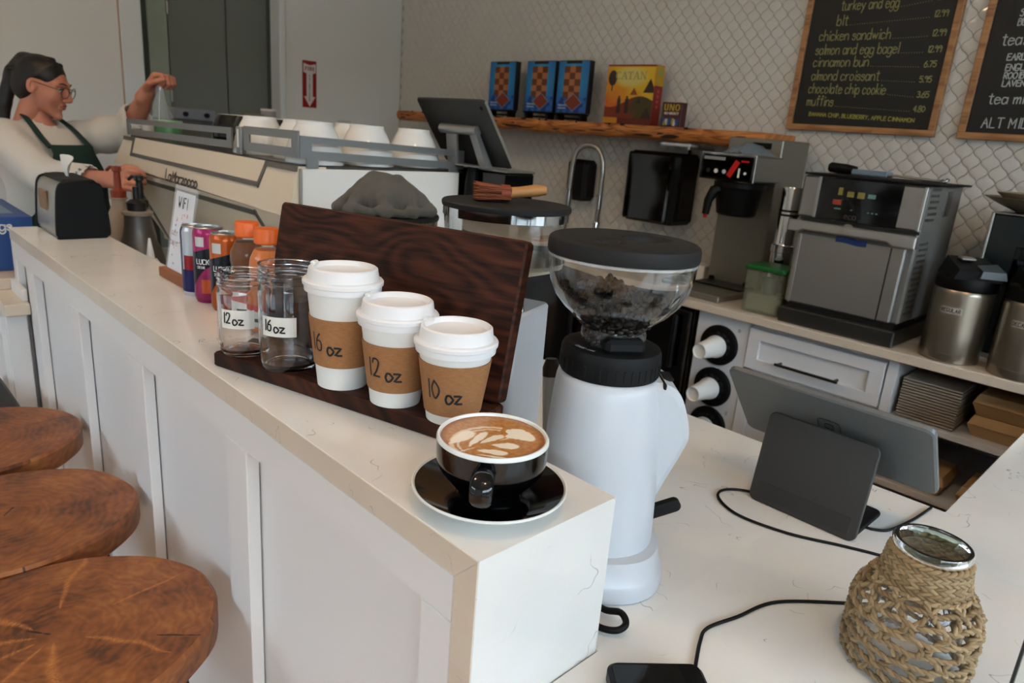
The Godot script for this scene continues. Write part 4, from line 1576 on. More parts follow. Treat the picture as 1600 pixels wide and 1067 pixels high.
func build_work_things() -> void:
	build_front_grinder()
	tall_grinder(Vector3(-0.432, YL, -0.415), 0.428, "white box-bodied grinder with a tapered clear hopper, behind the walnut stand, under the brush")
	tall_grinder(Vector3(-0.82, YL, -0.462), 0.36, "white box-bodied grinder under the crumpled grey cloth")
	build_cloth()
	# the brush on the lid
	var t := thing("grinder_brush", "short brush with red-brown bristles and a pale wooden handle, on the black grinder lid", "brush", Vector3(-0.432, YL + 0.4295, -0.4), deg_to_rad(52))
	put("handle", tb([Vector3(0.01, 0.013, 0), Vector3(0.03, 0.016, 0), Vector3(0.055, 0.02, 0), Vector3(0.07, 0.021, 0)], [0.012, 0.011, 0.0125, 0.009], 14, false, 0.75), mat("pale_wood", Color(0.68, 0.48, 0.27), 0.5), t)
	var rng := RandomNumberGenerator.new()
	rng.seed = 9
	var m := MB.new()
	for k in 420:
		var o := Vector3(0.012 + rng.randf() * 0.004, 0.004 + rng.randf() * 0.018, rng.randf_range(-0.017, 0.017))
		var e := Vector3(-0.034 - rng.randf() * 0.008, maxf(0.001, o.y * 1.05 + rng.randf_range(-0.004, 0.005)), o.z * 1.25 + rng.randf_range(-0.004, 0.004))
		m.tube([o, e], 0.0007, 4)
	var br := put("bristles", m, mat("bristle", Color(0.5, 0.25, 0.12), 0.7), t)
	br.set_meta("kind", "stuff")
	put("binding", tb([Vector3(0.0, 0.013, 0), Vector3(0.014, 0.013, 0)], [0.019, 0.018], 18, false, 0.68), mat("binding", Color(0.5, 0.2, 0.11), 0.6), t)
	# the portafilter handle that stands between the grinders
	t = thing("tamper", "upright steel tamper with a brown cap, between the two white grinders", "tamper", Vector3(-0.244, YL, -0.352))
	put("shaft", tb([Vector3(0.006, 0.02, 0.004), Vector3(0.002, 0.1, 0.0), Vector3(-0.008, 0.18, -0.004), Vector3(-0.013, 0.207, -0.007)], [0.007, 0.0085, 0.0115, 0.012], 18), mat("satin", Color(0.75, 0.74, 0.72), 0.3, 0.6), t)
	put("cap", tb([Vector3(-0.013, 0.206, -0.007), Vector3(-0.0145, 0.218, -0.0075), Vector3(-0.016, 0.231, -0.008)], [0.0122, 0.0125, 0.008], 18), mat("bronze_cap", Color(0.2, 0.16, 0.13), 0.3, 0.5), t)
	put("foot", lt(V2([0.0, 0.0, 0.026, 0.0, 0.027, 0.003, 0.027, 0.016, 0.02, 0.022, 0.0, 0.023]), 32), mats.steel, t)

	build_espresso_machine()
	build_registers()
	build_syrups()
	build_vase()
	# cables and small black things on the counter
	var cab := func(pts: Array, r: float) -> MB:
		var out := []
		for q in pts:
			out.append(Vector3(q.x, YL + r + 0.0003, q.y))
		return tb(curve(out, 8), r, 8)
	solo("power_cable", "black cable looping from behind the customer screen towards the wicker vase", "cable", cab.call([Vector2(-0.045, -0.667), Vector2(-0.08, -0.67), Vector2(-0.107, -0.64), Vector2(-0.098, -0.608), Vector2(-0.051, -0.585), Vector2(0.022, -0.598), Vector2(0.091, -0.633), Vector2(0.144, -0.655), Vector2(0.2, -0.66)], 0.0022), mats.soft_black)
	solo("power_cable", "black cable curving off the counter's rear edge beside the customer screen", "cable", cab.call([Vector2(0.084, -0.715), Vector2(0.1, -0.72), Vector2(0.116, -0.74), Vector2(0.128, -0.803), Vector2(0.134, -0.875)], 0.0022), mats.soft_black)
	solo("power_cable", "black cable running from the card reader to the wicker vase", "cable", cab.call([Vector2(0.19, -0.545), Vector2(0.156, -0.509), Vector2(0.09, -0.43), Vector2(0.072, -0.362), Vector2(0.06, -0.315), Vector2(0.067, -0.287), Vector2(0.09, -0.238), Vector2(0.11, -0.19)], 0.0021), mats.soft_black)
	var lp := []
	for q in [Vector3(-0.05, 0.004, -0.215), Vector3(-0.018, 0.006, -0.21), Vector3(0.001, 0.009, -0.218), Vector3(0.003, 0.012, -0.232), Vector3(-0.012, 0.013, -0.242), Vector3(-0.03, 0.009, -0.236), Vector3(-0.06, 0.004, -0.24)]:
		lp.append(q + UP * (YL + 0.001))
	solo("grinder_cable", "thick black loop of cable peeking out behind the bar end, under the grinder", "cable", tb(curve(lp, 7), 0.004, 10), mats.black_plastic)
	t = thing("card_reader", "black rounded card reader at the bottom edge of the counter", "card reader", Vector3(0.088, YL, -0.178), deg_to_rad(-40))
	m = MB.new()
	m.xf = Transform3D(Basis(Vector3.RIGHT, -PI / 2), Vector3(0, 0, 0))
	m.plate(rrect(0.07, 0.1, 0.012, 6), 0.02, 0.004)
	put("body", m, mats.black_plastic, t)
	put("screen", bx(Vector3(0, 0.0202, 0.01), Vector3(0.056, 0.0008, 0.07), 0.0003), mats.black_gloss, t)
	# a thick glass guard whose dark green edge stands at the right
	t = thing("glass_guard", "clear glass counter guard with a dark green upright edge", "glass guard", Vector3(0.335, YL, -0.3))
	put("pane", bx(Vector3(0.3, 0.2, 0), Vector3(0.6, 0.4, 0.011), 0.0), glass("guard_glass", 0.06, Color(0.8, 0.95, 0.9)), t)
	put("edge", bx(Vector3(-0.0012, 0.2, 0), Vector3(0.0024, 0.4, 0.0118), 0.0), mat("glass_edge", Color(0.004, 0.03, 0.024), 0.1), t)


func build_cloth() -> void:
	var n := Net.new(Vector3(-0.13, -0.012, -0.13), Vector3(0.13, 0.11, 0.13), 0.0045)
	n.ell(Vector3(0.0, 0.022, 0.0), Vector3(0.075, 0.046, 0.07), 0.02)
	n.ell(Vector3(-0.012, 0.04, 0.01), Vector3(0.04, 0.036, 0.045), 0.015)
	var rng := RandomNumberGenerator.new()
	rng.seed = 4
	# folds that run down from the top of the heap, and rolled edges round its foot
	for k in 11:
		var a := TAU * k / 11 + rng.randf_range(-0.2, 0.2)
		var d := Vector3(cos(a), 0, sin(a))
		var s := Vector3(-sin(a), 0, cos(a)) * rng.randf_range(-0.03, 0.03)
		n.cap(d * 0.02 + UP * rng.randf_range(0.05, 0.068) + s, d * 0.062 + UP * 0.03 + s * 1.3, 0.011, 0.012, 0.008)
		n.cap(d * 0.062 + UP * 0.03 + s * 1.3, d * rng.randf_range(0.085, 0.1) + UP * 0.008 + s, 0.012, 0.011, 0.008)
	for k in 9:
		var a := TAU * k / 9 + 0.2
		var b := a + rng.randf_range(0.35, 0.7)
		n.cap(Vector3(cos(a), 0, sin(a)) * 0.088 + UP * 0.007, Vector3(cos(b), 0, sin(b)) * 0.09 + UP * 0.012, 0.008, 0.009, 0.005)
	for k in 7:
		var a := rng.randf() * TAU
		var p := Vector3(cos(a), 0, sin(a)) * rng.randf_range(0.02, 0.06)
		var q := p + Vector3(rng.randf_range(-0.03, 0.03), 0, rng.randf_range(-0.03, 0.03))
		n.cap(p + UP * 0.084, q + UP * 0.07, 0.005, 0.004, 0.012, true)
	n.cap(Vector3(0, -0.1, 0), Vector3(0, -0.1, 0), 0.1005, 0.1005, 0.002, true)
	var m := MB.new()
	n.into(m)
	var c := mat("terry", Color(0.33, 0.315, 0.285), 0.95)
	c.rim_enabled = true
	c.rim = 0.4
	var tx := noise(44, 0.09, 3)
	c.heightmap_enabled = true
	c.heightmap_texture = paint(256, 256, func(x: int, y: int) -> Color:
		var s := 0.5 + tx.get_noise_2d(x * 2.0, y * 2.0) * 0.5
		return Color(s, s, s))
	c.heightmap_scale = 0.25
	c.uv1_triplanar = true
	c.uv1_scale = Vector3(14, 14, 14)
	solo("cleaning_cloth", "crumpled grey-green cleaning cloth heaped on the farther black grinder lid", "cloth", m, c, Vector3(-0.815, YL + 0.3615, -0.455))


func build_espresso_machine() -> void:
	var o := Vector3(-1.8, YL, -0.66)
	var t := thing("espresso_machine", "large cream espresso machine with grey trim lines and a railed cup tray", "espresso machine", o)
	var cream: Material = mat("cream_enamel", Color(0.87, 0.81, 0.715), 0.3)
	var trim: Material = mat("trim_grey", Color(0.36, 0.345, 0.315), 0.4)
	var P := func(x: float, y: float, z: float) -> Vector3: return Vector3(x, y, z) - o
	# back panel: an upper facet that leans out and a lower one that falls away
	var m := MB.new()
	m.hexa([P.call(-2.47, 1.185, -0.52), P.call(-1.166, 1.185, -0.52), P.call(-1.166, 1.185, -0.425), P.call(-2.485, 1.2, -0.425), P.call(-2.41, 1.298, -0.52), P.call(-1.166, 1.302, -0.52), P.call(-1.166, 1.302, -0.447), P.call(-2.41, 1.298, -0.447)])
	put("upper_panel", m, cream, t)
	m = MB.new()
	m.hexa([P.call(-2.17, 0.955, -0.53), P.call(-1.3, 0.955, -0.53), P.call(-1.3, 0.955, -0.5), P.call(-2.17, 0.955, -0.5), P.call(-2.47, 1.185, -0.53), P.call(-1.168, 1.185, -0.53), P.call(-1.168, 1.185, -0.427), P.call(-2.48, 1.19, -0.427)])
	put("lower_panel", m, cream, t)
	m = MB.new()
	m.box(P.call(-1.765, 1.12, -0.735), Vector3(1.17, 0.35, 0.4), 0.004)
	put("body", m, cream, t)
	m = MB.new()
	m.box(P.call(-1.165, 1.135, -0.69), Vector3(0.008, 0.325, 0.47), 0.002)
	put("side_panel", m, mat("side_white", Color(0.91, 0.9, 0.87), 0.3), t)
	put("side_edge", bx(P.call(-1.161, 1.135, -0.452), Vector3(0.01, 0.325, 0.006), 0.002), mats.steel, t)
	# grey trim lines, laid on the facets
	var zf := func(y: float) -> float: return remap(y, 1.185, 1.3, -0.4225, -0.4445) if y > 1.185 else remap(y, 0.955, 1.185, -0.4975, -0.4245)
	var line := func(pts: Array, w: float) -> MB:
		var q := MB.new()
		for k in pts.size() - 1:
			var a: Vector2 = pts[k]
			var b: Vector2 = pts[k + 1]
			var d := (b - a).normalized()
			var s := Vector2(-d.y, d.x) * w * 0.5
			var c := []
			for e in [a - d * w * 0.5 - s, b + d * w * 0.5 - s, b + d * w * 0.5 + s, a - d * w * 0.5 + s]:
				c.append(P.call(e.x, e.y, zf.call(e.y) - 0.003))
			for e in [a - d * w * 0.5 - s, b + d * w * 0.5 - s, b + d * w * 0.5 + s, a - d * w * 0.5 + s]:
				c.append(P.call(e.x, e.y, zf.call(e.y) + 0.0012))
			q.hexa(c)
		return q
	put("trim_line", line.call([Vector2(-2.405, 1.293), Vector2(-2.305, 1.293), Vector2(-2.312, 1.243), Vector2(-1.345, 1.243), Vector2(-1.318, 1.296), Vector2(-1.17, 1.296)], 0.012), trim, t)
	put("trim_line", line.call([Vector2(-2.16, 0.97), Vector2(-2.308, 1.166), Vector2(-1.352, 1.172), Vector2(-1.26, 1.05)], 0.013), trim, t)
	var wr := MB.new()
	write(wr, "La Marzocco", 0.031, 0.0052, func(x: float, y: float) -> Array: return [P.call(-1.965 + x * 1.18, 1.193 + y, zf.call(1.196 + y) + 0.001), Vector3.BACK], 1.0, 0.12, 0.2)
	put("lettering", wr, mat("trim_dark", Color(0.27, 0.26, 0.24), 0.5), t)
	# front (barista side) with its black cover and steel edge
	put("front_cover", bx(P.call(-1.65, 1.27, -0.99), Vector3(1.33, 0.085, 0.105), 0.006), mats.black_gloss, t)
	put("front_edge", bx(P.call(-1.65, 1.315, -0.99), Vector3(1.33, 0.006, 0.107), 0.002), mats.steel, t)
	put("steam_knob", tb([P.call(-1.115, 1.23, -0.93), P.call(-1.112, 1.27, -0.93), P.call(-1.11, 1.318, -0.93)], [0.017, 0.019, 0.015], 20), mats.black_plastic, t)
	put("drip_tray", bx(P.call(-1.7, 0.955, -0.8), Vector3(1.0, 0.05, 0.36), 0.004), mats.steel, t)
	for x in [-2.15, -1.35]:
		for z in [-0.56, -0.84]:
			put("leg", lt(V2([0.0, 0, 0.022, 0, 0.022, 0.01, 0.016, 0.015, 0.016, 0.09, 0.0, 0.09]), 24), mats.steel, t).position = P.call(x, YL, z)
	put("cup_tray", bx(P.call(-1.765, 1.3, -0.7), Vector3(1.19, 0.01, 0.5), 0.002), mats.steel_dark, t)
	# the rail: slotted bands along the back and the side
	var rail: Material = mat("rail_grey", Color(0.53, 0.54, 0.54), 0.35, 0.7)
	var band := func(a: Vector3, b: Vector3, h: float) -> MB:
		var q := MB.new()
		var d := (b - a).normalized()
		var nn := Vector3(-d.z, 0, d.x) * 0.0025
		var bar := func(s0: float, s1: float, y0: float, y1: float) -> void:
			var p0 := a.lerp(b, s0)
			var p1 := a.lerp(b, s1)
			q.hexa([p0 + UP * y0 - nn, p1 + UP * y0 - nn, p1 + UP * y0 + nn, p0 + UP * y0 + nn, p0 + UP * y1 - nn, p1 + UP * y1 - nn, p1 + UP * y1 + nn, p0 + UP * y1 + nn])
		bar.call(0.0, 1.0, 0.0, h * 0.36)
		bar.call(0.0, 1.0, h * 0.68, h)
		var e := 0.03 / a.distance_to(b)
		bar.call(0.0, e, h * 0.36, h * 0.68)
		bar.call(1.0 - e, 1.0, h * 0.36, h * 0.68)
		return q
	put("rail_band", band.call(P.call(-2.37, 1.306, -0.446), P.call(-1.515, 1.318, -0.446), 0.052), rail, t)
	put("rail_band", band.call(P.call(-1.44, 1.318, -0.446), P.call(-1.158, 1.321, -0.446), 0.06), rail, t)
	put("rail_band", band.call(P.call(-1.158, 1.321, -0.448), P.call(-1.158, 1.306, -0.935), 0.05), rail, t)
	put("rail_post", bx(P.call(-1.477, 1.34, -0.452), Vector3(0.032, 0.07, 0.014), 0.003), rail, t)
	put("rail_clip", bx(P.call(-1.477, 1.346, -0.4445), Vector3(0.008, 0.045, 0.003), 0.001), mats.china, t)
	for z in [-0.48, -0.9]:
		put("rail_foot", bx(P.call(-1.158, 1.311, z), Vector3(0.006, 0.024, 0.03), 0.001), rail, t)
	# cups stacked upside down on the tray
	var shape := V2([0.0415, 0.0, 0.044, 0.0012, 0.0443, 0.003])
	var white_cup := V2([0.067, 0.0, 0.07, 0.0, 0.071, 0.003, 0.069, 0.02, 0.062, 0.05, 0.052, 0.074, 0.044, 0.088, 0.043, 0.09, 0.043, 0.097, 0.04, 0.0975, 0.038, 0.093, 0.0, 0.092])
	var k := 0
	for p in [[-1.237, -0.53], [-1.237, -0.676], [-1.237, -0.823], [-1.385, -0.57], [-1.385, -0.72], [-1.532, -0.53]]:
		var names := ["upturned white cup at the machine's near rail corner", "upturned white cup in the middle of the machine's side rail", "upturned white cup by the tablet at the end of the side rail", "upturned white cup in the second row, behind the corner cup", "upturned white cup in the second row, half hidden between two others", "upturned white cup beside the black cups on the machine"]
		var c := thing("upturned_cup", names[k], "cup", Vector3(p[0], 1.3055, p[1]), 0.0, "white cups on the espresso machine")
		put("wall", lt(white_cup, 48), mats.china, c)
		k += 1
	k = 0
	for p in [[-1.6, -0.66], [-1.73, -0.66], [-1.86, -0.66], [-1.99, -0.65]]:
		var names := ["upturned black cup beside the white cups on the machine", "upturned black cup, second of the black row on the machine", "upturned black cup, third of the black row on the machine", "upturned black cup at the far end of the machine's black row"]
		var c := thing("upturned_black_cup", names[k], "cup", Vector3(p[0], 1.3055, p[1]), 0.0, "black cups on the espresso machine")
		put("wall", lt(V2([0.06, 0.004, 0.0625, 0.004, 0.0625, 0.035, 0.06, 0.06, 0.052, 0.08, 0.046, 0.088, 0.045, 0.092]), 48), mats.black_gloss, c)
		put("white_rim", lt(V2([0.06, 0.0, 0.0622, 0.0, 0.0626, 0.004, 0.06, 0.004]), 48), mats.china, c)
		put("foot", lt(V2([0.045, 0.092, 0.041, 0.0928, 0.039, 0.09, 0.0, 0.089]), 48), mats.china, c)
		k += 1
	# a clear tub with green contents by the barista's hand
	var tub := thing("green_tub", "small round tub with pale green contents at the far end of the cup tray", "tub", Vector3(-2.2, 1.3055, -0.52))
	put("wall", lt(V2([0.0, 0.002, 0.04, 0.0, 0.044, 0.05, 0.043, 0.052, 0.0, 0.05]), 32), mat("green_tint", Color(0.28, 0.48, 0.3), 0.4), tub)
	put("lid", lt(V2([0.0, 0.05, 0.046, 0.05, 0.046, 0.058, 0.0, 0.059]), 32), mat("pale_green", Color(0.55, 0.72, 0.55), 0.4), tub)
	var wc := thing("small_white_cup", "small white cup seen through the slot at the far end of the rail", "cup", Vector3(-2.31, 1.3055, -0.5))
	put("wall", lt(V2([0.0, 0.002, 0.024, 0.0, 0.03, 0.045, 0.027, 0.046, 0.02, 0.004, 0.0, 0.004]), 32), mats.china, wc)


func build_registers() -> void:
	# the tablet on its silver stand, on top of the espresso machine
	var t := thing("order_tablet", "dark grey order tablet leaning on a silver stand behind the espresso machine", "tablet", Vector3(-1.135, 1.3185, -0.97))
	var back := Basis(Vector3.RIGHT, 0.62)
	var m := MB.new()
	m.xf = Transform3D(back, Vector3(0.0, 0.088, 0.055))
	m.plate(rrect(0.28, 0.2, 0.012, 5), 0.007, 0.002)
	put("body", m, mat("slate", Color(0.2, 0.2, 0.2), 0.45, 0.3), t)
	m = MB.new()
	m.xf = Transform3D(back, Vector3(0.0, 0.088, 0.055))
	m.box(Vector3(0.1395, 0, 0.0035), Vector3(0.003, 0.19, 0.0075), 0.001)
	put("edge_band", m, mats.steel, t)
	m = MB.new()
	m.xf = Transform3D(back, Vector3(0.0, 0.088, 0.055))
	m.tube([Vector3(0.118, 0.078, 0.006), Vector3(0.118, 0.078, 0.0085)], 0.005, 14)
	put("camera_lens", m, mats.black_gloss, t)
	var silver: Material = mat("silver", Color(0.66, 0.66, 0.65), 0.35, 0.8)
	put("hinge_bar", tb([Vector3(-0.075, 0.093, 0.075), Vector3(0.075, 0.093, 0.075)], 0.0125, 24), silver, t)
	m = MB.new()
	m.hexa([Vector3(-0.052, 0.001, 0.06), Vector3(-0.012, 0.001, 0.06), Vector3(-0.012, 0.001, 0.067), Vector3(-0.052, 0.001, 0.067), Vector3(-0.052, 0.088, 0.072), Vector3(-0.008, 0.088, 0.072), Vector3(-0.008, 0.088, 0.079), Vector3(-0.052, 0.088, 0.079)])
	put("leg", m, silver, t)
	m = MB.new()
	m.hexa([Vector3(0.055, 0.001, 0.02), Vector3(0.08, 0.001, 0.02), Vector3(0.08, 0.001, 0.045), Vector3(0.055, 0.001, 0.045), Vector3(0.045, 0.09, 0.068), Vector3(0.072, 0.09, 0.068), Vector3(0.072, 0.09, 0.082), Vector3(0.045, 0.09, 0.082)])
	put("leg", m, silver, t)
	put("foot", bx(Vector3(0.01, 0.002, 0.02), Vector3(0.16, 0.004, 0.1), 0.001), silver, t)

	# the customer screen on its folded stand, seen from behind
	t = thing("customer_screen", "grey customer screen seen from behind on a dark folded stand", "screen", Vector3(0.012, YL, -0.69))
	m = MB.new()
	m.xf = Transform3D(Basis(Vector3.RIGHT, -0.16), Vector3(0, 0.0725, 0.018))
	m.plate(rrect(0.168, 0.147, 0.012, 5), 0.007, 0.0015)
	var st := put("stand_back", m, mat("stand_grey", Color(0.2, 0.195, 0.185), 0.5), t)
	m = MB.new()
	m.xf = Transform3D(Basis(Vector3.RIGHT, -0.16), Vector3(0, 0.0725, 0.018))
	m.box(Vector3(0, -0.052, 0.0069), Vector3(0.142, 0.026, 0.001), 0.0004)
	put("cover_strip", m, mat("strip_grey", Color(0.18, 0.175, 0.168), 0.55), st)
	m = MB.new()
	m.xf = Transform3D(Basis(Vector3.RIGHT, -PI / 2), Vector3(0, 0, -0.03))
	m.plate(rrect(0.156, 0.128, 0.012, 5), 0.007, 0.0015)
	put("stand_foot", m, mats.soft_black, t)
	m = MB.new()
	m.xf = Transform3D(Basis(Vector3.RIGHT, 0.72), Vector3(-0.003, 0.143, -0.022))
	m.plate(rrect(0.302, 0.172, 0.014, 6), 0.011, 0.0025)
	var shell := put("screen_shell", m, mat("shell_grey", Color(0.40, 0.41, 0.41), 0.42, 0.25), t)
	var g := MB.new()
	g.xf = m.xf
	g.box(Vector3(0, 0, -0.0004), Vector3(0.288, 0.158, 0.001), 0.0004)
	put("display", g, mats.black_gloss, shell)
	var lg := MB.new()
	var fr := m.xf
	var sq := func(a: float, r: float) -> MB:
		var q := MB.new()
		q.xf = fr
		var pts := []
		for p in rrect(a, a, r, 5):
			pts.append(Vector3(p.x + 0.004, p.y + 0.012, 0.0112))
		q.tube(pts, 0.0008, 6, true)
		return q
	put("emblem", sq.call(0.034, 0.008), mat("emblem_grey", Color(0.16, 0.165, 0.17), 0.3, 0.5), shell)
	put("emblem_core", sq.call(0.013, 0.003), mats.emblem_grey, shell)


func build_syrups() -> void:
	# syrup pumps and the knock-out jug at the far end of the bar
	var k := 0
	for p in [[-1.968, -0.29, Color(0.5, 0.17, 0.06), Color(0.62, 0.53, 0.44), "syrup bottle with an orange-brown pump, by the barista's lower hand", 0.0], [-1.898, -0.328, Color(0.03, 0.035, 0.05), Color(0.5, 0.47, 0.42), "syrup bottle with a black pump, beside the orange-brown pump", -0.02]]:
		var t := thing("syrup_bottle", p[4], "bottle", Vector3(p[0], YL, p[1]), 0.0, "syrup bottles behind the napkin dispenser")
		var e: float = p[5]
		put("wall", lt(V2([0.0, 0.0, 0.036, 0.0, 0.038, 0.004, 0.038, 0.17 + e, 0.03, 0.21 + e, 0.0195, 0.235 + e, 0.0195, 0.25 + e, 0.024, 0.252 + e, 0.024, 0.256 + e, 0.0, 0.256 + e]), 32), mat("syrup_%d" % k, p[3], 0.4), t)
		var pm: Material = mat("pump_%d" % k, p[2], 0.4)
		var pu := put("pump", lt(V2([0.0, 0.256 + e, 0.021, 0.256 + e, 0.0215, 0.275 + e, 0.015, 0.279 + e, 0.011, 0.282 + e, 0.009, 0.33 + e, 0.013, 0.333 + e, 0.013, 0.346 + e, 0.0, 0.348 + e]), 24), pm, t)
		put("nozzle", tb([Vector3(0, 0.342 + e, 0), Vector3(-0.02, 0.342 + e, 0.012), Vector3(-0.032, 0.332 + e, 0.018)], 0.005, 10), pm, pu)
		k += 1
	var j := thing("steel_jug", "wide-based grey steel jug between the napkin dispenser and the espresso machine", "jug", Vector3(-1.79, YL, -0.285))
	put("wall", lt(V2([0.0, 0.0, 0.06, 0.0, 0.066, 0.004, 0.068, 0.05, 0.066, 0.1, 0.056, 0.135, 0.042, 0.165, 0.035, 0.2, 0.033, 0.235, 0.0, 0.236]), 48), mat("gunmetal", Color(0.34, 0.32, 0.3), 0.4, 0.5), j)
	put("collar", lt(V2([0.034, 0.228, 0.04, 0.23, 0.041, 0.238, 0.036, 0.24, 0.0, 0.241]), 40), mat("collar", Color(0.55, 0.5, 0.44), 0.4), j)
	put("stopper", lt(V2([0.0, 0.24, 0.024, 0.24, 0.026, 0.262, 0.016, 0.27, 0.008, 0.272, 0.008, 0.305, 0.0, 0.306]), 24), mat("navy_black", Color(0.025, 0.03, 0.05), 0.4), j)
	var b := thing("squeeze_bottle", "small white squeeze bottle tip showing over the bar's back edge", "bottle", Vector3(-1.62, YL, -0.26))
	put("wall", lt(V2([0.0, 0.0, 0.024, 0.0, 0.025, 0.004, 0.025, 0.12, 0.016, 0.135, 0.0, 0.136]), 24), mats.paper_white, b)
	put("tip", lt(V2([0.0, 0.135, 0.011, 0.135, 0.009, 0.15, 0.003, 0.19, 0.0, 0.191]), 20), mats.paper_white, b)
	# on the ledge beyond the bar: a blue box and a wooden crate
	var x := thing("blue_box", "blue and white printed cardboard box behind the far end of the bar", "box", Vector3(-2.22, 0.93, -0.01))
	put("body", bx(Vector3(0, 0.076, 0), Vector3(0.42, 0.151, 0.13), 0.002), mat("box_blue", Color(0.13, 0.28, 0.52), 0.5), x)
	put("top_print", bx(Vector3(-0.03, 0.1515, 0.012), Vector3(0.34, 0.001, 0.09), 0.0), mat("box_pale", Color(0.42, 0.52, 0.62), 0.45), x)
	var fp := MB.new()
	for q in [[-0.13, 0.1, 0.09, 0.05], [0.02, 0.06, 0.07, 0.09], [-0.05, 0.03, 0.12, 0.03]]:
		fp.box(Vector3(q[0], q[1], 0.0651), Vector3(q[2], q[3], 0.001), 0.0)
	put("front_print", fp, mats.box_pale, x)
	var wr := MB.new()
	write(wr, "Bags", 0.026, 0.004, flat_place(Vector3(0.2102, 0.115, 0.05), Vector3(0, 0, -1), UP), 0.9, 0.2)
	put("lettering", wr, mats.china, x)
	x = thing("wooden_tray", "small brown wooden tray on the side counter beyond the bar", "tray", Vector3(-2.06, 0.93, 0.115))
	put("base", bx(Vector3(0, 0.005, 0), Vector3(0.2, 0.01, 0.1), 0.002), mats.beech, x)
	for z in [-0.045, 0.045]:
		put("side", bx(Vector3(0, 0.025, z), Vector3(0.2, 0.04, 0.01), 0.002), mats.beech, x)
	for e in [-0.095, 0.095]:
		put("side", bx(Vector3(e, 0.025, 0), Vector3(0.01, 0.04, 0.08), 0.002), mats.beech, x)
	put("filling", bx(Vector3(0, 0.035, 0), Vector3(0.176, 0.03, 0.078), 0.008), mat("dark_brown", Color(0.14, 0.07, 0.04), 0.7), x)


func build_vase() -> void:
	var o := Vector3(0.228, YL - 0.0, -0.445)
	const S := 0.79
	var t := thing("wicker_vase", "glass bottle vase wrapped in open woven seagrass with a tightly bound neck", "vase", o)
	var prof := V2([0.0, 0.004, 0.06, 0.0, 0.068, 0.004, 0.072, 0.02, 0.073, 0.06, 0.068, 0.085, 0.0575, 0.103, 0.047, 0.112, 0.0435, 0.118, 0.0425, 0.15])
	for k in prof.size():
		prof[k].x *= S
	put("glass_body", lt(prof, 64), glass("vase_glass", 0.03, Color(0.85, 0.93, 0.9)), t)
	put("glass_rim", lt(V2([0.0385, 0.148, 0.039, 0.158, 0.041, 0.162, 0.0455, 0.162, 0.048, 0.158, 0.047, 0.152, 0.0425, 0.148, 0.0385, 0.148]).map(func(p): return Vector2(p.x * S, p.y)), 64), solid_glass("rim_glass", Color(0.8, 0.87, 0.83)), t)
	put("glass_liner", lt(V2([0.0345 * S, 0.15, 0.0345 * S, 0.12, 0.037 * S, 0.112]), 48), mats.vase_glass, t)
	var n := noise(61, 3.0, 2)
	var grass: Material = mat("seagrass", Color.WHITE, 0.85)
	grass.vertex_color_use_as_albedo = true
	var tone := func(s: float) -> Color:
		return ramp([Color(0.17, 0.105, 0.05), Color(0.30, 0.20, 0.10), Color(0.40, 0.285, 0.155)], 0.55 + 0.75 * s)
	# a two-strand rope along a path
	var rope := func(path: Array, r: float, turns: float, sd: float) -> MB:
		var q := MB.new()
		for st in 2:
			var pts := []
			for k in path.size():
				var d: Vector3 = (path[mini(k + 1, path.size() - 1)] - path[maxi(k - 1, 0)]).normalized()
				var out: Vector3 = Vector3(path[k].x, 0, path[k].z).normalized()
				out = (out - d * out.dot(d)).normalized()
				var a := turns * TAU * k / path.size() + st * PI
				pts.append(path[k] + (out * cos(a) + d.cross(out) * sin(a)) * r * 0.55)
			q.tint = tone.call(n.get_noise_2d(sd + st * 3.0, sd * 0.37))
			q.tube(pts, r * 0.72, 6)
		return q
	# the bound neck: a close spiral of ropes
	for k in 9:
		var y := 0.112 + 0.0043 * k
		var path := []
		for j in 73:
			var a := TAU * j / 72 + k * 0.7
			var r: float = [0.0535, 0.0515, 0.05, 0.0488, 0.048, 0.0472, 0.0465, 0.046, 0.0455][k] * S + 0.0008
			path.append(Vector3(cos(a) * r, y + 0.0008 * sin(a * 3.0 + k), sin(a) * r))
		put("neck_rope", rope.call(path, 0.0034, 15.0 if k % 2 else -15.0, k * 1.7), grass, t)
	t.scale = Vector3(1.03, 0.94, 1.03)
	# the open weave below: rings tied by slanting uprights
	var rad := func(y: float) -> float:
		if y > 0.085:
			return S * lerpf(0.0715, 0.0535, clampf((y - 0.085) / 0.029, 0, 1)) + 0.002
		return S * (0.0765 if y > 0.015 else lerpf(0.072, 0.0765, y / 0.015))
	var levels := [0.103, 0.0885, 0.0725, 0.0565, 0.0405, 0.0245, 0.008]
	for k in levels.size():
		var path := []
		for j in 97:
			var a := TAU * j / 96
			var y: float = levels[k] + 0.0012 * sin(a * 11.0 + k * PI)
			var r: float = rad.call(y) + 0.0008
			path.append(Vector3(cos(a) * r, y, sin(a) * r))
		put("ring_rope", rope.call(path, 0.0031, 26.0, 20.0 + k), grass, t)
	for j in 20:
		var path := []
		for k in 40:
			var s := k / 39.0
			var y := lerpf(0.113, 0.004, s)
			var a := TAU * (j + 0.75 * sin(s * PI * 5.5) * (0.5 if j % 2 else -0.5)) / 20.0
			var r: float = rad.call(y) - 0.0005 + 0.002 * sin(s * PI * 13.0 + j * PI)
			path.append(Vector3(cos(a) * r, y, sin(a) * r))
		put("upright_rope", rope.call(path, 0.0031, 9.0 if j % 2 else -9.0, 40.0 + j * 0.9), grass, t)


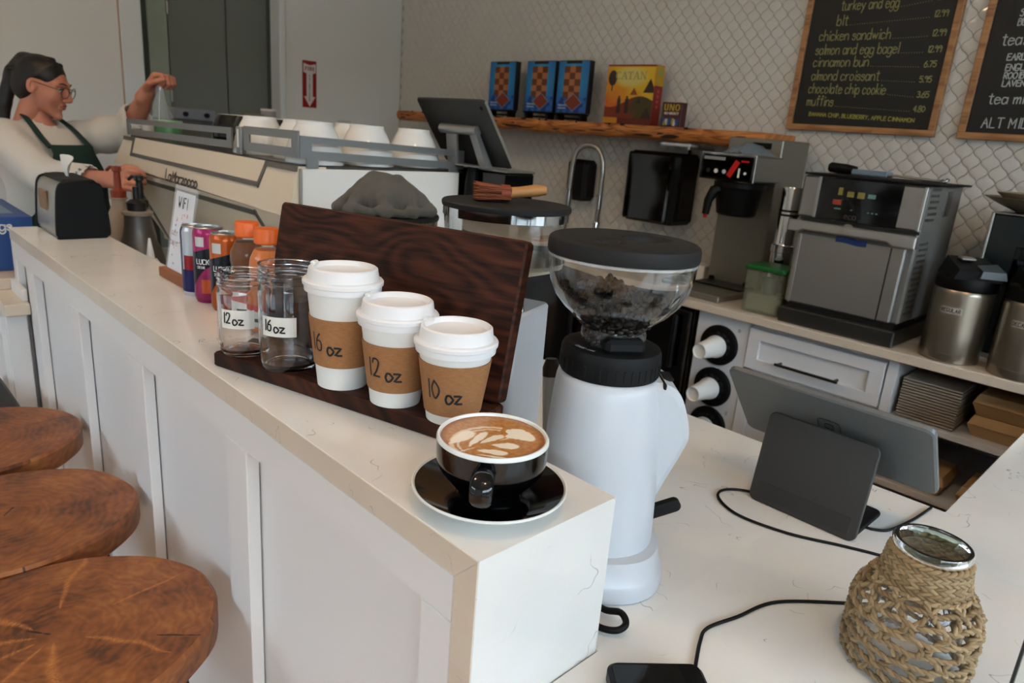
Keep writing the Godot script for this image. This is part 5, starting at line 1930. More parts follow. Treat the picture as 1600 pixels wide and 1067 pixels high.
# ---------------------------------------------------------------- the back wall and its counter
func build_shelf() -> void:
	var t := thing("wall_shelf", "long live-edge wooden shelf with dark bark marks on the tiled wall", "shelf", Vector3(-2.165, 1.43, -2.5))
	var n := noise(91, 1.6, 3)
	var n2 := noise(92, 5.0, 2)
	var rows := []
	for k in 121:
		var x := -1.195 + 2.39 * k / 120.0
		var w := n.get_noise_1d(x * 1.0) * 0.035 + n2.get_noise_1d(x) * 0.010
		var b := n.get_noise_1d(x + 40.0) * 0.012 + n2.get_noise_1d(x + 9.0) * 0.005
		var f := 0.25 + w
		var row := []
		for q in [Vector2(0.057, 0.001), Vector2(0.057, f - 0.02), Vector2(0.054, f - 0.006), Vector2(0.044, f), Vector2(0.028, f + 0.003 + b * 0.4), Vector2(0.012 + b, f - 0.006 + b), Vector2(0.002 + b, f - 0.022), Vector2(0.001, f - 0.06), Vector2(0.001, 0.001)]:
			row.append(Vector3(x, q.x, q.y))
		rows.append(row)
	var m := MB.new()
	m.skin(rows)
	# map the grain along the plank
	for k in m.v.size():
		m.t[k] = Vector2(m.v[k].x * 0.9, m.v[k].y * 3.0 + m.v[k].z * 2.0)
	put("plank", m, mats.shelf_wood, t)
	var rng := RandomNumberGenerator.new()
	rng.seed = 17
	m = MB.new()
	for k in 46:
		var x := rng.randf_range(-1.15, 1.1)
		var w := n.get_noise_1d(x) * 0.035 + n2.get_noise_1d(x) * 0.010
		var y: float = 0.0545 if k % 2 else rng.randf_range(0.012, 0.04)
		var h := rng.randf_range(0.004, 0.02) if k % 2 else rng.randf_range(0.02, 0.075)
		m.ball(Vector3(x, y, 0.2495 + w - (0.004 if k % 2 else 0.001)), Vector3(h, rng.randf_range(0.002, 0.006), 0.004), 8, 5)
	put("bark_marks", m, mat("bark", Color(0.09, 0.045, 0.02), 0.8), t).set_meta("kind", "stuff")
	put("bracket", bx(Vector3(0.79, -0.012, 0.2), Vector3(0.15, 0.012, 0.06), 0.002), mats.white_plastic, t)
	put("bracket", bx(Vector3(0.86, -0.024, 0.14), Vector3(0.012, 0.012, 0.2), 0.002), mats.steel, t)


func game_image() -> ImageTexture:
	var n := noise(7, 0.03, 2)
	return paint(128, 160, func(x: int, y: int) -> Color:
		var u := x / 127.0
		var v := y / 159.0
		var c := Color(0.2, 0.62, 0.78).lerp(Color(0.1, 0.36, 0.62), absf(u - 0.5) * 1.3 + absf(v - 0.4) * 0.5)
		if v > 0.7:
			c = Color(0.04, 0.2, 0.48).lerp(Color(0.12, 0.4, 0.7), clampf(0.5 + 2.0 * n.get_noise_2d(x, y), 0, 1))
		var bx0 := (u - 0.2) / 0.55
		var by0 := (v - 0.1) / 0.62
		if bx0 > 0 and bx0 < 1 and by0 > 0 and by0 < 1:
			c = Color(0.66, 0.42, 0.25) if (int(bx0 * 3.0) + int(by0 * 5.0)) % 2 else Color(0.4, 0.21, 0.1)
		var d := absf(u - 0.56) / 0.27 + absf(v - 0.8) / 0.16
		if d < 1.0:
			c = Color(0.55, 0.22, 0.12).lerp(Color(0.4, 0.14, 0.08), float((int(u * 20) + int(v * 25)) % 2))
		elif d < 1.12:
			c = Color(0.5, 0.55, 0.6)
		if v > 0.83 and v < 0.95 and u > 0.06 and u < 0.34 and y % 9 < 4:
			c = Color(0.6, 0.68, 0.75)
		if v < 0.045 and u > 0.25 and u < 0.75:
			c = Color(0.03, 0.04, 0.06)
		return c)


func build_games() -> void:
	var art := textured("chess_box_print", game_image(), 0.4)
	var k := 0
	for x in [-2.575, -2.292, -2.071]:
		var name_bits: String = ["first from the register tablet", "in the middle of three", "next to the yellow game box"][k]
		var e := thing("game_easel", "low black easel under the blue chess box, %s" % name_bits, "easel", Vector3(x, 1.487, -2.39), 0.0, "easels on the shelf")
		put("ledge", bx(Vector3(0, 0.033, 0.012), Vector3(0.19, 0.008, 0.05), 0.002), mats.black_plastic, e)
		for s in [-0.075, 0.075]:
			put("foot", bx(Vector3(s, 0.0155, 0.01), Vector3(0.014, 0.029, 0.055), 0.002), mats.black_plastic, e)
		put("cross_bar", bx(Vector3(0, 0.014, -0.012), Vector3(0.15, 0.01, 0.008), 0.002), mats.black_plastic, e)
		var t := thing("chess_box", "blue checkerboard game box on a black easel, %s" % name_bits, "game box", Vector3(x, 1.5248, -2.385), 0.0, "chess boxes on the shelf")
		put("box", bx(Vector3(0, 0.122, 0), Vector3(0.2, 0.243, 0.036), 0.001), mat("navy_card", Color(0.035, 0.05, 0.09), 0.5), t)
		var m := MB.new()
		m.sheet([[Vector3(-0.098, 0.002, 0.0184), Vector3(0.098, 0.002, 0.0184)], [Vector3(-0.098, 0.241, 0.0184), Vector3(0.098, 0.241, 0.0184)]])
		for i in 4:
			m.t[i].y = 1.0 - m.t[i].y
		put("front_print", m, art, t)
		k += 1
	# the yellow game box: generic sunset picture, its title in pale letters
	var t := thing("yellow_game_box", "large yellow and orange game box with a sunset village picture and red side", "game box", Vector3(-1.722, 1.487, -2.385), 0.04)
	put("box", bx(Vector3(0, 0.13, -0.014), Vector3(0.262, 0.258, 0.068), 0.001), mat("red_card", Color(0.5, 0.06, 0.04), 0.45), t)
	var n := noise(71, 0.02, 3)
	var tex := paint(192, 192, func(x: int, y: int) -> Color:
		var u := x / 191.0
		var v := y / 191.0
		var c := Color(0.82, 0.66, 0.08).lerp(Color(0.78, 0.36, 0.04), clampf((v - 0.25) * 1.4 + (0.45 - u) * 0.9 + n.get_noise_2d(x, y) * 0.3, 0, 1))
		var sun := Vector2((u - 0.5) / 0.42, (v - 0.2) / 0.2).length()
		c = c.lerp(Color(0.8, 0.74, 0.42), 1.0 - smoothstep(0.55, 1.1, sun))
		if v > 0.62 + 0.1 * sin(u * 5.0 + 1.0):
			c = Color(0.45, 0.14, 0.03).lerp(Color(0.25, 0.2, 0.04), smoothstep(0.45, 0.7, u + n.get_noise_2d(x, y) * 0.2))
		if absf(v - 0.95) < 0.05:
			c = Color(0.72, 0.5, 0.05) if u < 0.3 else Color(0.35, 0.08, 0.03)
		# a tree, tents and two walkers as plain dark shapes
		if Vector2((u - 0.12) / 0.09, (v - 0.22) / 0.13).length() < 1.0 or (absf(u - 0.12) < 0.012 and v > 0.3 and v < 0.44):
			c = Color(0.16, 0.06, 0.03)
		for tt in [[0.6, 0.38, 0.08, 0.12], [0.92, 0.22, 0.13, 0.24], [0.72, 0.52, 0.05, 0.12], [0.9, 0.7, 0.12, 0.2]]:
			if v > tt[1] and v < tt[1] + tt[3] and absf(u - tt[0]) < tt[2] * (v - tt[1]) / tt[3]:
				c = Color(0.5, 0.2, 0.05) if tt[0] < 0.65 else Color(0.15, 0.09, 0.05)
		for pp in [0.3, 0.47]:
			if Vector2((u - pp) / 0.022, (v - 0.545) / 0.025).length() < 1.0 or (absf(u - pp) < 0.035 + 0.02 * (v - 0.57) and v > 0.57 and v < 0.82):
				c = Color(0.12, 0.05, 0.05)
		if v < 0.025:
			c = Color(0.5, 0.12, 0.03)
		return c)
	var m := MB.new()
	m.sheet([[Vector3(-0.13, 0.003, 0.0204), Vector3(0.13, 0.003, 0.0204)], [Vector3(-0.13, 0.258, 0.0204), Vector3(0.13, 0.258, 0.0204)]])
	for i in 4:
		m.t[i].y = 1.0 - m.t[i].y
	put("front_print", m, textured("village_print", tex, 0.4), t)
	put_letters("lettering", "CATAN", 0.034, mat("pale_letters", Color(0.62, 0.58, 0.28), 0.5), t, Transform3D(Basis.IDENTITY, Vector3(0.0, 0.212, 0.0206)), true, true)
	m = MB.new()
	m.box(Vector3(0.1312, 0.215, -0.014), Vector3(0.0008, 0.085, 0.066), 0.0)
	put("side_corner", m, mat("yellow_card", Color(0.72, 0.56, 0.05), 0.45), t)
	put("side_badge", bx(Vector3(0.1318, 0.228, -0.014), Vector3(0.0008, 0.024, 0.022), 0.0), mat("pale_green_card", Color(0.5, 0.6, 0.42), 0.45), t)
	m = MB.new()
	for k2 in 4:
		m.box(Vector3(0.1314, 0.15 - 0.022 * k2, -0.014), Vector3(0.0008, 0.014, 0.018), 0.0)
	put("side_lettering", m, mat("pink_card", Color(0.7, 0.3, 0.24), 0.5), t).set_meta("kind", "stuff")
	t = thing("card_game_box", "small dark red card game box with yellow lettering, beside the yellow game box", "game box", Vector3(-1.474, 1.487, -2.37))
	put("box", bx(Vector3(0, 0.052, -0.006), Vector3(0.1, 0.104, 0.04), 0.001), mat("maroon", Color(0.27, 0.06, 0.1), 0.45), t)
	put_letters("lettering", "UNO", 0.027, mat("uno_yellow", Color(0.72, 0.62, 0.16), 0.5), t, Transform3D(Basis.IDENTITY, Vector3(0, 0.082, 0.0142)))
	put_letters("lettering", "NO MERCY", 0.0105, mats.china, t, Transform3D(Basis.IDENTITY, Vector3(0, 0.058, 0.0142)))
	var cc := MB.new()
	var rng := RandomNumberGenerator.new()
	rng.seed = 31
	for q in 9:
		cc.tint = [Color(0.02, 0.05, 0.16), Color(0.28, 0.27, 0.02), Color(0.5, 0.5, 0.5), Color(0.02, 0.09, 0.2)][q % 4]
		cc.xf = Transform3D(Basis(Vector3.BACK, rng.randf_range(-0.6, 0.6)), Vector3(-0.04 + 0.01 * q, 0.018 + rng.randf() * 0.012, 0.0142 + q * 0.00006))
		cc.box(Vector3.ZERO, Vector3(0.012, 0.026, 0.0005), 0.0)
	put("printed_cards", cc, mats.confetti, t).set_meta("kind", "stuff")


func menu_board(at: Vector3, w: float, h: float, label: String) -> Node3D:
	var t := thing("menu_board", label, "chalkboard", at)
	put("slate", bx(Vector3(w / 2, h / 2, 0.008), Vector3(w - 0.02, h - 0.02, 0.012), 0.0), mat("chalk_black", Color(0.017, 0.017, 0.018), 0.6), t)
	var f := 0.022
	put("frame_rail", bx(Vector3(w / 2, f / 2, 0.0125), Vector3(w, f, 0.025), 0.002), mats.frame_wood, t)
	put("frame_rail", bx(Vector3(w / 2, h - f / 2, 0.0125), Vector3(w, f, 0.025), 0.002), mats.frame_wood, t)
	put("frame_stile", bx(Vector3(f / 2, h / 2, 0.0125), Vector3(f, h - 2 * f, 0.025), 0.002), mats.frame_wood, t)
	put("frame_stile", bx(Vector3(w - f / 2, h / 2, 0.0125), Vector3(f, h - 2 * f, 0.025), 0.002), mats.frame_wood, t)
	return t


func build_menus() -> void:
	var o := Vector3(-1.005, 1.512, -2.4935)
	var t := menu_board(o, 0.54, 0.86, "black chalkboard menu of food prices in yellow-green handwriting in a wooden frame")
	var chalk := mat("chalk_yellow", Color(0.56, 0.55, 0.34), 0.8)
	var z := -2.4795
	# text, its left end, its right end, the price, where the price starts; heights follow
	var lines := [
		["turkey and egg", -0.876, 1.941, -0.671, "12.99", -0.555, 1.957], ["blt", -0.882, 1.889, -0.837, "12.99", -0.551, 1.903], ["chicken sandwich", -0.938, 1.838, -0.677, "12.99", -0.544, 1.842],
		["salmon and egg bagel", -0.942, 1.789, -0.638, "12.99", -0.546, 1.790], ["cinnamon bun", -0.943, 1.746, -0.733, "6.75", -0.548, 1.742], ["almond croissant", -0.940, 1.697, -0.685, "5.95", -0.552, 1.692],
		["chocolate chip cookie", -0.942, 1.650, -0.654, "3.65", -0.549, 1.642], ["muffins", -0.940, 1.604, -0.834, "4.80", -0.551, 1.594],
	]
	for l in lines:
		var m := MB.new()
		var dummy := MB.new()
		var hh := 0.036
		var used := write(dummy, l[0], hh, 0.003, flat_place(Vector3.ZERO, Vector3.RIGHT, UP), 0.7, 0.2)
		var sx: float = 0.7 * (l[3] - l[1]) / used
		write(m, l[0], hh, 0.0028, flat_place(Vector3(l[1], l[2], z) - o, Vector3.RIGHT, UP), sx, 0.2)
		write(m, l[4], 0.0195, 0.0027, flat_place(Vector3(l[5], l[6], z) - o, Vector3(1, 0.01, 0), UP), 0.82, 0.18)
		var x: float = l[3] + 0.006
		while x < l[5] - 0.01:
			m.box(Vector3(x, lerpf(l[2], l[6], (x - l[3]) / (l[5] - l[3])), z + 0.0003) - o, Vector3(0.002, 0.002, 0.0005), 0.0)
			x += 0.0085
		put("lettering", m, chalk, t)
	var mu := MB.new()
	write(mu, "BANANA CHIP, BLUEBERRY, APPLE CINNAMON", 0.0135, 0.0026, flat_place(Vector3(-0.923, 1.566, z) - o, Vector3(1, -0.021, 0), UP), 0.98, 0.24)
	put("lettering", mu, mat("chalk_bright", Color(0.6, 0.58, 0.24), 0.8), t)

	o = Vector3(-0.394, 1.512, -2.4935)
	t = menu_board(o, 0.54, 0.86, "black chalkboard menu of teas in white handwriting at the frame's edge")
	var white := mat("chalk_white", Color(0.68, 0.7, 0.69), 0.8)
	for l in [["tea.....", -0.331, 1.807, 0.036, 0.75], ["EARL GREY", -0.305, 1.761, 0.0195, 0.85], ["ENGLISH", -0.302, 1.729, 0.0195, 0.85], ["ROOIBOS", -0.301, 1.705, 0.0185, 0.85], ["LAVENDER", -0.3, 1.681, 0.0185, 0.85], ["tea misto", -0.327, 1.627, 0.034, 0.8], ["ALT MILK", -0.329, 1.551, 0.031, 0.85], ["S-", -0.3, 1.893, 0.02, 0.8], ["BLACK", -0.3, 1.865, 0.02, 0.8]]:
		var m := MB.new()
		write(m, l[0], l[3], 0.0032, flat_place(Vector3(l[1], l[2], z) - o, Vector3(1, 0.03, 0), UP), l[4], 0.2)
		put("lettering", m, white, t)


func build_wall_things() -> void:
	build_shelf()
	build_games()
	build_menus()
	# dispensers, faucet
	var t := thing("towel_dispenser", "large black paper towel dispenser on the tiled wall", "dispenser", Vector3(-1.51, 1.07, -2.5))
	put("body", bx(Vector3(0, 0.157, 0.095), Vector3(0.27, 0.31, 0.18), 0.018), mats.black_plastic, t)
	put("cover", bx(Vector3(-0.012, 0.157, 0.188), Vector3(0.235, 0.296, 0.016), 0.008), mats.black_gloss, t)
	put("side_crank", bx(Vector3(0.138, 0.12, 0.1), Vector3(0.012, 0.17, 0.09), 0.004), mats.soft_black, t)
	put("top_hook", bx(Vector3(0.07, 0.325, 0.01), Vector3(0.014, 0.035, 0.012), 0.003), mats.black_plastic, t)
	t = thing("soap_dispenser", "smaller black soap dispenser on the tiled wall behind the faucet", "dispenser", Vector3(-2.02, 1.1, -2.5))
	put("body", bx(Vector3(0, 0.11, 0.055), Vector3(0.135, 0.2, 0.1), 0.02), mats.black_plastic, t)
	put("push_plate", bx(Vector3(0.0, 0.025, 0.075), Vector3(0.11, 0.03, 0.06), 0.006), mats.soft_black, t)
	put("level_window", lt(V2([0.0, 0, 0.016, 0, 0.016, 0.004, 0.0, 0.004])), mats.steel_dark, t)
	(t.get_child(2) as Node3D).transform = Transform3D(Basis(Vector3.RIGHT, PI / 2), Vector3(-0.03, 0.12, 0.104))
	t = thing("faucet", "tall chrome gooseneck faucet with a coil spring in front of the tiled wall", "faucet", Vector3(-1.695, YL, -2.2))
	put("base", lt(V2([0.0, 0, 0.028, 0, 0.028, 0.008, 0.018, 0.014, 0.018, 0.16, 0.015, 0.17, 0.0, 0.17]), 28), mats.chrome, t)
	var arc := curve([Vector3(0, 0.165, 0), Vector3(0.004, 0.3, 0), Vector3(0.002, 0.42, 0), Vector3(-0.028, 0.485, 0.004), Vector3(-0.085, 0.502, 0.01), Vector3(-0.14, 0.478, 0.015), Vector3(-0.16, 0.42, 0.018), Vector3(-0.166, 0.3, 0.02)], 8)
	put("hose", tb(arc, 0.0105, 14), mats.steel, t)
	var coil := []
	for k in 60 * 8:
		var s := k / 480.0 * (arc.size() - 1)
		var i := mini(int(s), arc.size() - 2)
		var p: Vector3 = arc[i].lerp(arc[i + 1], s - i)
		var d: Vector3 = (arc[i + 1] - arc[i]).normalized()
		var u := Vector3.BACK
		var w := d.cross(u)
		coil.append(p + (u * cos(TAU * k / 8.0) + w * sin(TAU * k / 8.0)) * 0.0115)
	put("spring", tb(coil, 0.0017, 5), mats.steel, t)
	put("spray_head", tb([Vector3(-0.166, 0.3, 0.02), Vector3(-0.167, 0.26, 0.02), Vector3(-0.168, 0.18, 0.02), Vector3(-0.168, 0.165, 0.02)], [0.0125, 0.016, 0.0165, 0.013], 18), mats.chrome, t)
	put("riser_sleeve", tb([Vector3(0.001, 0.17, 0), Vector3(0.003, 0.29, 0)], 0.014, 16), mats.chrome, t)
	t = thing("cutting_board", "small round wooden board lying by the sink", "board", Vector3(-1.72, YL, -1.985))
	put("disc", lt(V2([0.0, 0, 0.1, 0, 0.104, 0.004, 0.104, 0.014, 0.1, 0.018, 0.0, 0.018]), 40), mat("board_wood", Color(0.66, 0.45, 0.22), 0.5), t)
	# the sign and switch on the left wall
	t = thing("fire_sign", "narrow red and white fire extinguisher arrow sign on the white wall", "sign", Vector3(-3.7, 1.592, -1.85), PI / 2)
	put("plate", bx(Vector3(0, 0, 0.0025), Vector3(0.09, 0.262, 0.004), 0.001), mat("sign_red", Color(0.55, 0.015, 0.02), 0.45), t)
	var arrow := PackedVector2Array([Vector2(0, -0.127), Vector2(0.036, -0.07), Vector2(0.02, -0.07), Vector2(0.02, 0.06), Vector2(0.04, 0.066), Vector2(0.04, 0.116), Vector2(0, 0.106), Vector2(-0.04, 0.116), Vector2(-0.04, 0.066), Vector2(-0.02, 0.06), Vector2(-0.02, -0.07), Vector2(-0.036, -0.07)])
	var m := MB.new()
	m.xf = Transform3D(Basis.IDENTITY, Vector3(0, 0, 0.0045))
	m.plate(arrow, 0.0005, 0.0)
	put("arrow", m, mat("sign_white", Color(0.8, 0.8, 0.8), 0.5), t)
	put_letters("lettering", "FIRE", 0.022, mats.sign_red, t, Transform3D(Basis.IDENTITY, Vector3(0, 0.086, 0.0053)))
	m = MB.new()
	var word := "EXTINGUISHER"
	for k in word.length():
		write(m, word[k].replace("X", "V"), 0.009, 0.002, flat_place(Vector3(-0.004, 0.043 - 0.0125 * k, 0.0051), Vector3.RIGHT, UP), 1.0) if word[k] != "X" else write(m, "VA", 0.0045, 0.002, flat_place(Vector3(-0.004, 0.043 - 0.0125 * k, 0.0051), Vector3.RIGHT, UP), 1.0)
	put("lettering", m, mat("sign_dark", Color(0.22, 0.08, 0.09), 0.5), t)
	t = thing("wall_switch", "white switch plate low on the white wall under the fire sign", "switch", Vector3(-3.7, 1.352, -2.087), PI / 2)
	put("plate", bx(Vector3(0, 0, 0.003), Vector3(0.095, 0.1, 0.006), 0.002), mats.white_plastic, t)
	for x in [-0.022, 0.022]:
		put("rocker", bx(Vector3(x, 0, 0.007), Vector3(0.028, 0.06, 0.005), 0.0015), mats.lid_white, t)
	# a cart by the kitchen door, seen over the espresso machine
	t = thing("utility_cart", "steel utility cart by the kitchen door, behind the espresso machine", "cart", Vector3(-3.32, 0, -1.2))
	put("top_shelf", bx(Vector3(0, 1.335, 0), Vector3(0.4, 0.03, 0.7), 0.004), mats.steel_dark, t)
	put("lower_shelf", bx(Vector3(0, 0.5, 0), Vector3(0.4, 0.03, 0.7), 0.004), mats.steel_dark, t)
	for x in [-0.18, 0.18]:
		for z in [-0.33, 0.33]:
			put("post", bx(Vector3(x, 0.66, z), Vector3(0.03, 1.32, 0.03), 0.003), mats.steel_dark, t)
	t = thing("control_box", "grey box with two black knobs on the cart by the kitchen door", "box", Vector3(-3.3, 1.35, -1.01))
	put("body", bx(Vector3(0, 0.026, 0), Vector3(0.1, 0.052, 0.19), 0.004), mat("pale_grey", Color(0.45, 0.47, 0.5), 0.5), t)
	for z in [-0.05, 0.05]:
		put("knob", tb([Vector3(0.05, 0.026, z), Vector3(0.066, 0.026, z)], 0.011, 16), mats.black_plastic, t)
	t = thing("white_canister", "white lidded canister on the cart by the kitchen door", "canister", Vector3(-3.3, 1.35, -1.4))
	put("body", lt(V2([0.0, 0, 0.036, 0, 0.038, 0.003, 0.038, 0.07, 0.0, 0.07]), 32), mat("dull_white", Color(0.6, 0.6, 0.57), 0.5), t)
	put("lid", lt(V2([0.0, 0.07, 0.039, 0.07, 0.039, 0.08, 0.0, 0.081]), 32), mats.paper_white, t)
	t = thing("beige_carton", "low beige carton beside the white canister on the cart", "carton", Vector3(-3.3, 1.35, -1.31))
	put("body", bx(Vector3(0, 0.025, 0), Vector3(0.1, 0.05, 0.09), 0.002), mat("beige_card", Color(0.5, 0.44, 0.35), 0.7), t)


func build_back_counter_things() -> void:
	var steel: Material = mats.steel
	# the coffee brewer
	var t := thing("coffee_brewer", "tall steel coffee brewer with a black control panel and red tag", "coffee brewer", Vector3(-0.98, YL, -2.2))
	put("tower", bx(Vector3(0, 0.29, -0.11), Vector3(0.22, 0.58, 0.22), 0.004), mat("brewer_steel", Color(0.56, 0.55, 0.51), 0.42, 0.85), t)
	put("brew_head", bx(Vector3(0.02, 0.472, 0.105), Vector3(0.21, 0.09, 0.21), 0.005), mats.brewer_steel, t)
	put("panel_frame", bx(Vector3(0.022, 0.472, 0.212), Vector3(0.215, 0.096, 0.006), 0.002), mats.chrome, t)
	var pn := put("control_panel", bx(Vector3(0.022, 0.472, 0.2155), Vector3(0.198, 0.08, 0.003), 0.001), mats.black_gloss, t)
	put("label_strip", bx(Vector3(-0.03, 0.5, 0.2173), Vector3(0.085, 0.011, 0.001), 0.0), mat("silver_label", Color(0.55, 0.55, 0.54), 0.5), pn)
	for k in 4:
		var b := MB.new()
		b.tube([Vector3([-0.05, -0.018, 0.014, 0.096][k], 0.456, 0.2165), Vector3([-0.05, -0.018, 0.014, 0.096][k], 0.456, 0.2185)], 0.0075 if k < 3 else 0.005, 16)
		put("button", b, [mats.steel_dark, mats.china, mats.sign_white, mats.china][k], pn)
	var tg := MB.new()
	tg.xf = Transform3D(Basis(Vector3.BACK, -0.5), Vector3(0.048, 0.468, 0.218))
	tg.box(Vector3.ZERO, Vector3(0.02, 0.062, 0.004), 0.0015)
	put("red_tag", tg, mat("tag_red", Color(0.72, 0.03, 0.04), 0.4), pn)
	put("white_tag", bx(Vector3(0.072, 0.456, 0.218), Vector3(0.007, 0.032, 0.002), 0.0005), mats.china, pn)
	put("red_lettering", bx(Vector3(0.09, 0.496, 0.2172), Vector3(0.03, 0.006, 0.001), 0.0), mats.tag_red, pn)
	put("funnel", lt(V2([0.0, 0.305, 0.062, 0.302, 0.07, 0.308, 0.084, 0.39, 0.088, 0.4, 0.092, 0.402, 0.092, 0.42, 0.0, 0.421]), 40), mats.black_plastic, t)
	(t.get_node("funnel") as Node3D).position = Vector3(0.035, 0.0, 0.125)
	put("funnel_handle", tb([Vector3(0.0, 0.4, 0.18), Vector3(-0.02, 0.385, 0.205), Vector3(-0.032, 0.35, 0.215), Vector3(-0.034, 0.3, 0.218)], [0.02, 0.021, 0.016, 0.013], 12), mats.black_plastic, t)
	put("handle_tip", tb([Vector3(-0.034, 0.302, 0.218), Vector3(-0.034, 0.287, 0.218)], [0.008, 0.006], 12), mats.tag_red, t)
	put("base_plate", bx(Vector3(0.0, 0.012, 0.14), Vector3(0.215, 0.022, 0.28), 0.003), mats.brewer_steel, t)
	put("warmer_lip", bx(Vector3(0.0, 0.027, 0.06), Vector3(0.2, 0.008, 0.11), 0.002), mats.black_metal, t)
	for x in [-0.08, 0.07]:
		put("stop", bx(Vector3(x, 0.036, 0.02), Vector3(0.022, 0.02, 0.016), 0.004), mats.black_plastic, t)
	put("badge", bx(Vector3(0.03, 0.555, 0.0008), Vector3(0.075, 0.022, 0.003), 0.001), mats.black_plastic, t)
	var n := noise(55, 18.0, 3)
	var g := []
	for i in 13:
		var row := []
		for j in 25:
			var u := j / 24.0
			var v := i / 12.0
			row.append(Vector3(-0.06 + 0.16 * u, 0.519 + 0.034 * sin(u * PI) * sin(v * PI) + absf(n.get_noise_2d(u, v)) * 0.026 * sin(u * PI), 0.02 + 0.17 * v))
		g.append(row)
	m_sheet("plastic_wrap", "crumpled clear bluish plastic wrap lying on the coffee brewer's head", "plastic wrap", g, mat("wrap", Color(0.5, 0.56, 0.6, 0.55), 0.3), Vector3(-0.96, YL, -2.2))
	mats.wrap.transparency = BaseMaterial3D.TRANSPARENCY_ALPHA
	t = thing("filter_box", "small white box at the foot of the coffee brewer, by the wall", "box", Vector3(-1.175, YL, -2.3))
	put("body", bx(Vector3(0, 0.03, 0), Vector3(0.07, 0.06, 0.09), 0.003), mats.paper_white, t)
	t = thing("chrome_canister", "tall narrow chrome canister with a black band between the brewer and the oven", "canister", Vector3(-0.755, YL, -2.1))
	put("body", lt(V2([0.0, 0, 0.036, 0, 0.037, 0.003, 0.037, 0.195, 0.041, 0.197, 0.041, 0.222, 0.037, 0.224, 0.0345, 0.23, 0.0345, 0.42, 0.033, 0.424, 0.0, 0.424]), 40), mats.chrome, t)
	for y in [0.325, 0.34]:
		put("band", lt(V2([0.034, y, 0.0355, y, 0.0355, y + 0.007, 0.034, y + 0.007]), 40), mats.black_plastic, t)
	t = thing("food_tub", "clear square food tub with a bright green lid, beside the oven", "food container", Vector3(-0.715, YL, -1.97), 0.05)
	var tub := MB.new()
	tub.xf = Transform3D(Basis(Vector3.RIGHT, -PI / 2), Vector3(0, 0.002, 0))
	tub.plate(rrect(0.135, 0.12, 0.015, 5), 0.145, 0.004)
	put("wall", tub, glass("tub_plastic", 0.28, Color(0.62, 0.64, 0.52)), t)
	tub = MB.new()
	tub.xf = Transform3D(Basis(Vector3.RIGHT, -PI / 2), Vector3(0, 0.148, 0))
	tub.plate(rrect(0.15, 0.135, 0.018, 5), 0.016, 0.004)
	put("lid", tub, mat("lid_green", Color(0.01, 0.34, 0.11), 0.4), t)
	put("filling", bx(Vector3(0, 0.035, 0), Vector3(0.115, 0.06, 0.1), 0.006), mat("tub_filling", Color(0.5, 0.48, 0.4), 0.7), t)
	put("inner_cup", lt(V2([0.0, 0.066, 0.024, 0.066, 0.029, 0.12, 0.026, 0.12, 0.021, 0.07, 0.0, 0.069]), 28), mat("grey_cup", Color(0.42, 0.42, 0.4), 0.5), t)

	build_oven()
	airpot(Vector3(-0.137, YL, -1.957), "steel airpot with a black pump lid, between the oven and the second airpot", "REGULAR")
	airpot(Vector3(0.04, YL, -1.95), "steel airpot with a black pump lid, beside the dark glass-fronted machine", "DECAF")
	# the dark machine at the right end
	t = thing("glass_front_machine", "dark glass-fronted steel machine behind the airpots carrying stacked plates", "machine", Vector3(0.1, YL, -2.1))
	put("body", bx(Vector3(0, 0.21, -0.17), Vector3(0.5, 0.42, 0.32), 0.004), mats.steel_dark, t)
	put("door", bx(Vector3(0, 0.215, -0.003), Vector3(0.49, 0.4, 0.016), 0.003), mat("teal_grey", Color(0.075, 0.1, 0.105), 0.25), t)
	put("door_glass", bx(Vector3(0.01, 0.195, 0.0055), Vector3(0.36, 0.27, 0.003), 0.001), mats.black_gloss, t)
	put("side_trim", bx(Vector3(-0.2465, 0.212, 0.004), Vector3(0.008, 0.416, 0.014), 0.002), mats.steel, t)
	put("top_trim", bx(Vector3(0, 0.4185, 0.004), Vector3(0.5, 0.006, 0.014), 0.002), mats.steel, t)
	put("foot_bar", bx(Vector3(0, 0.006, 0.01), Vector3(0.49, 0.012, 0.02), 0.002), mats.steel, t)
	t = thing("plate", "wide shallow beige plate on the dark machine, under a smaller one", "plate", Vector3(-0.055, YL + 0.4205, -2.2), 0.0)
	put("dish", lt(V2([0.0, 0.001, 0.06, 0.0, 0.065, 0.004, 0.1, 0.018, 0.145, 0.04, 0.146, 0.042, 0.142, 0.042, 0.1, 0.023, 0.06, 0.009, 0.0, 0.008]), 56), mat("stoneware", Color(0.42, 0.39, 0.33), 0.4), t)
	t = thing("plate", "smaller pale plate stacked on the wide beige plate", "plate", Vector3(-0.05, YL + 0.4295, -2.2))
	put("dish", lt(V2([0.0, 0.001, 0.055, 0.0, 0.1, 0.026, 0.123, 0.045, 0.124, 0.047, 0.119, 0.047, 0.095, 0.03, 0.05, 0.008, 0.0, 0.007]), 56), mat("pale_ware", Color(0.55, 0.5, 0.4), 0.4), t)

	# trays and takeaway boxes in the open cabinet
	var tray := thing("serving_tray", "topmost pale rectangular tray of the stack on the cabinet shelf", "tray", Vector3(-0.147, 0.68 + 0.0088 * 13, -2.03), 0.0, "trays in the cabinet")
	var tm := MB.new()
	tm.hexa([Vector3(-0.072, 0, -0.1), Vector3(0.072, 0, -0.1), Vector3(0.072, 0, 0.1), Vector3(-0.072, 0, 0.1), Vector3(-0.079, 0.004, -0.108), Vector3(0.079, 0.004, -0.108), Vector3(0.079, 0.004, 0.108), Vector3(-0.079, 0.004, 0.108)])
	put("dish", tm, mat("tray_grey", Color(0.62, 0.58, 0.52), 0.5), tray)
	tm = MB.new()
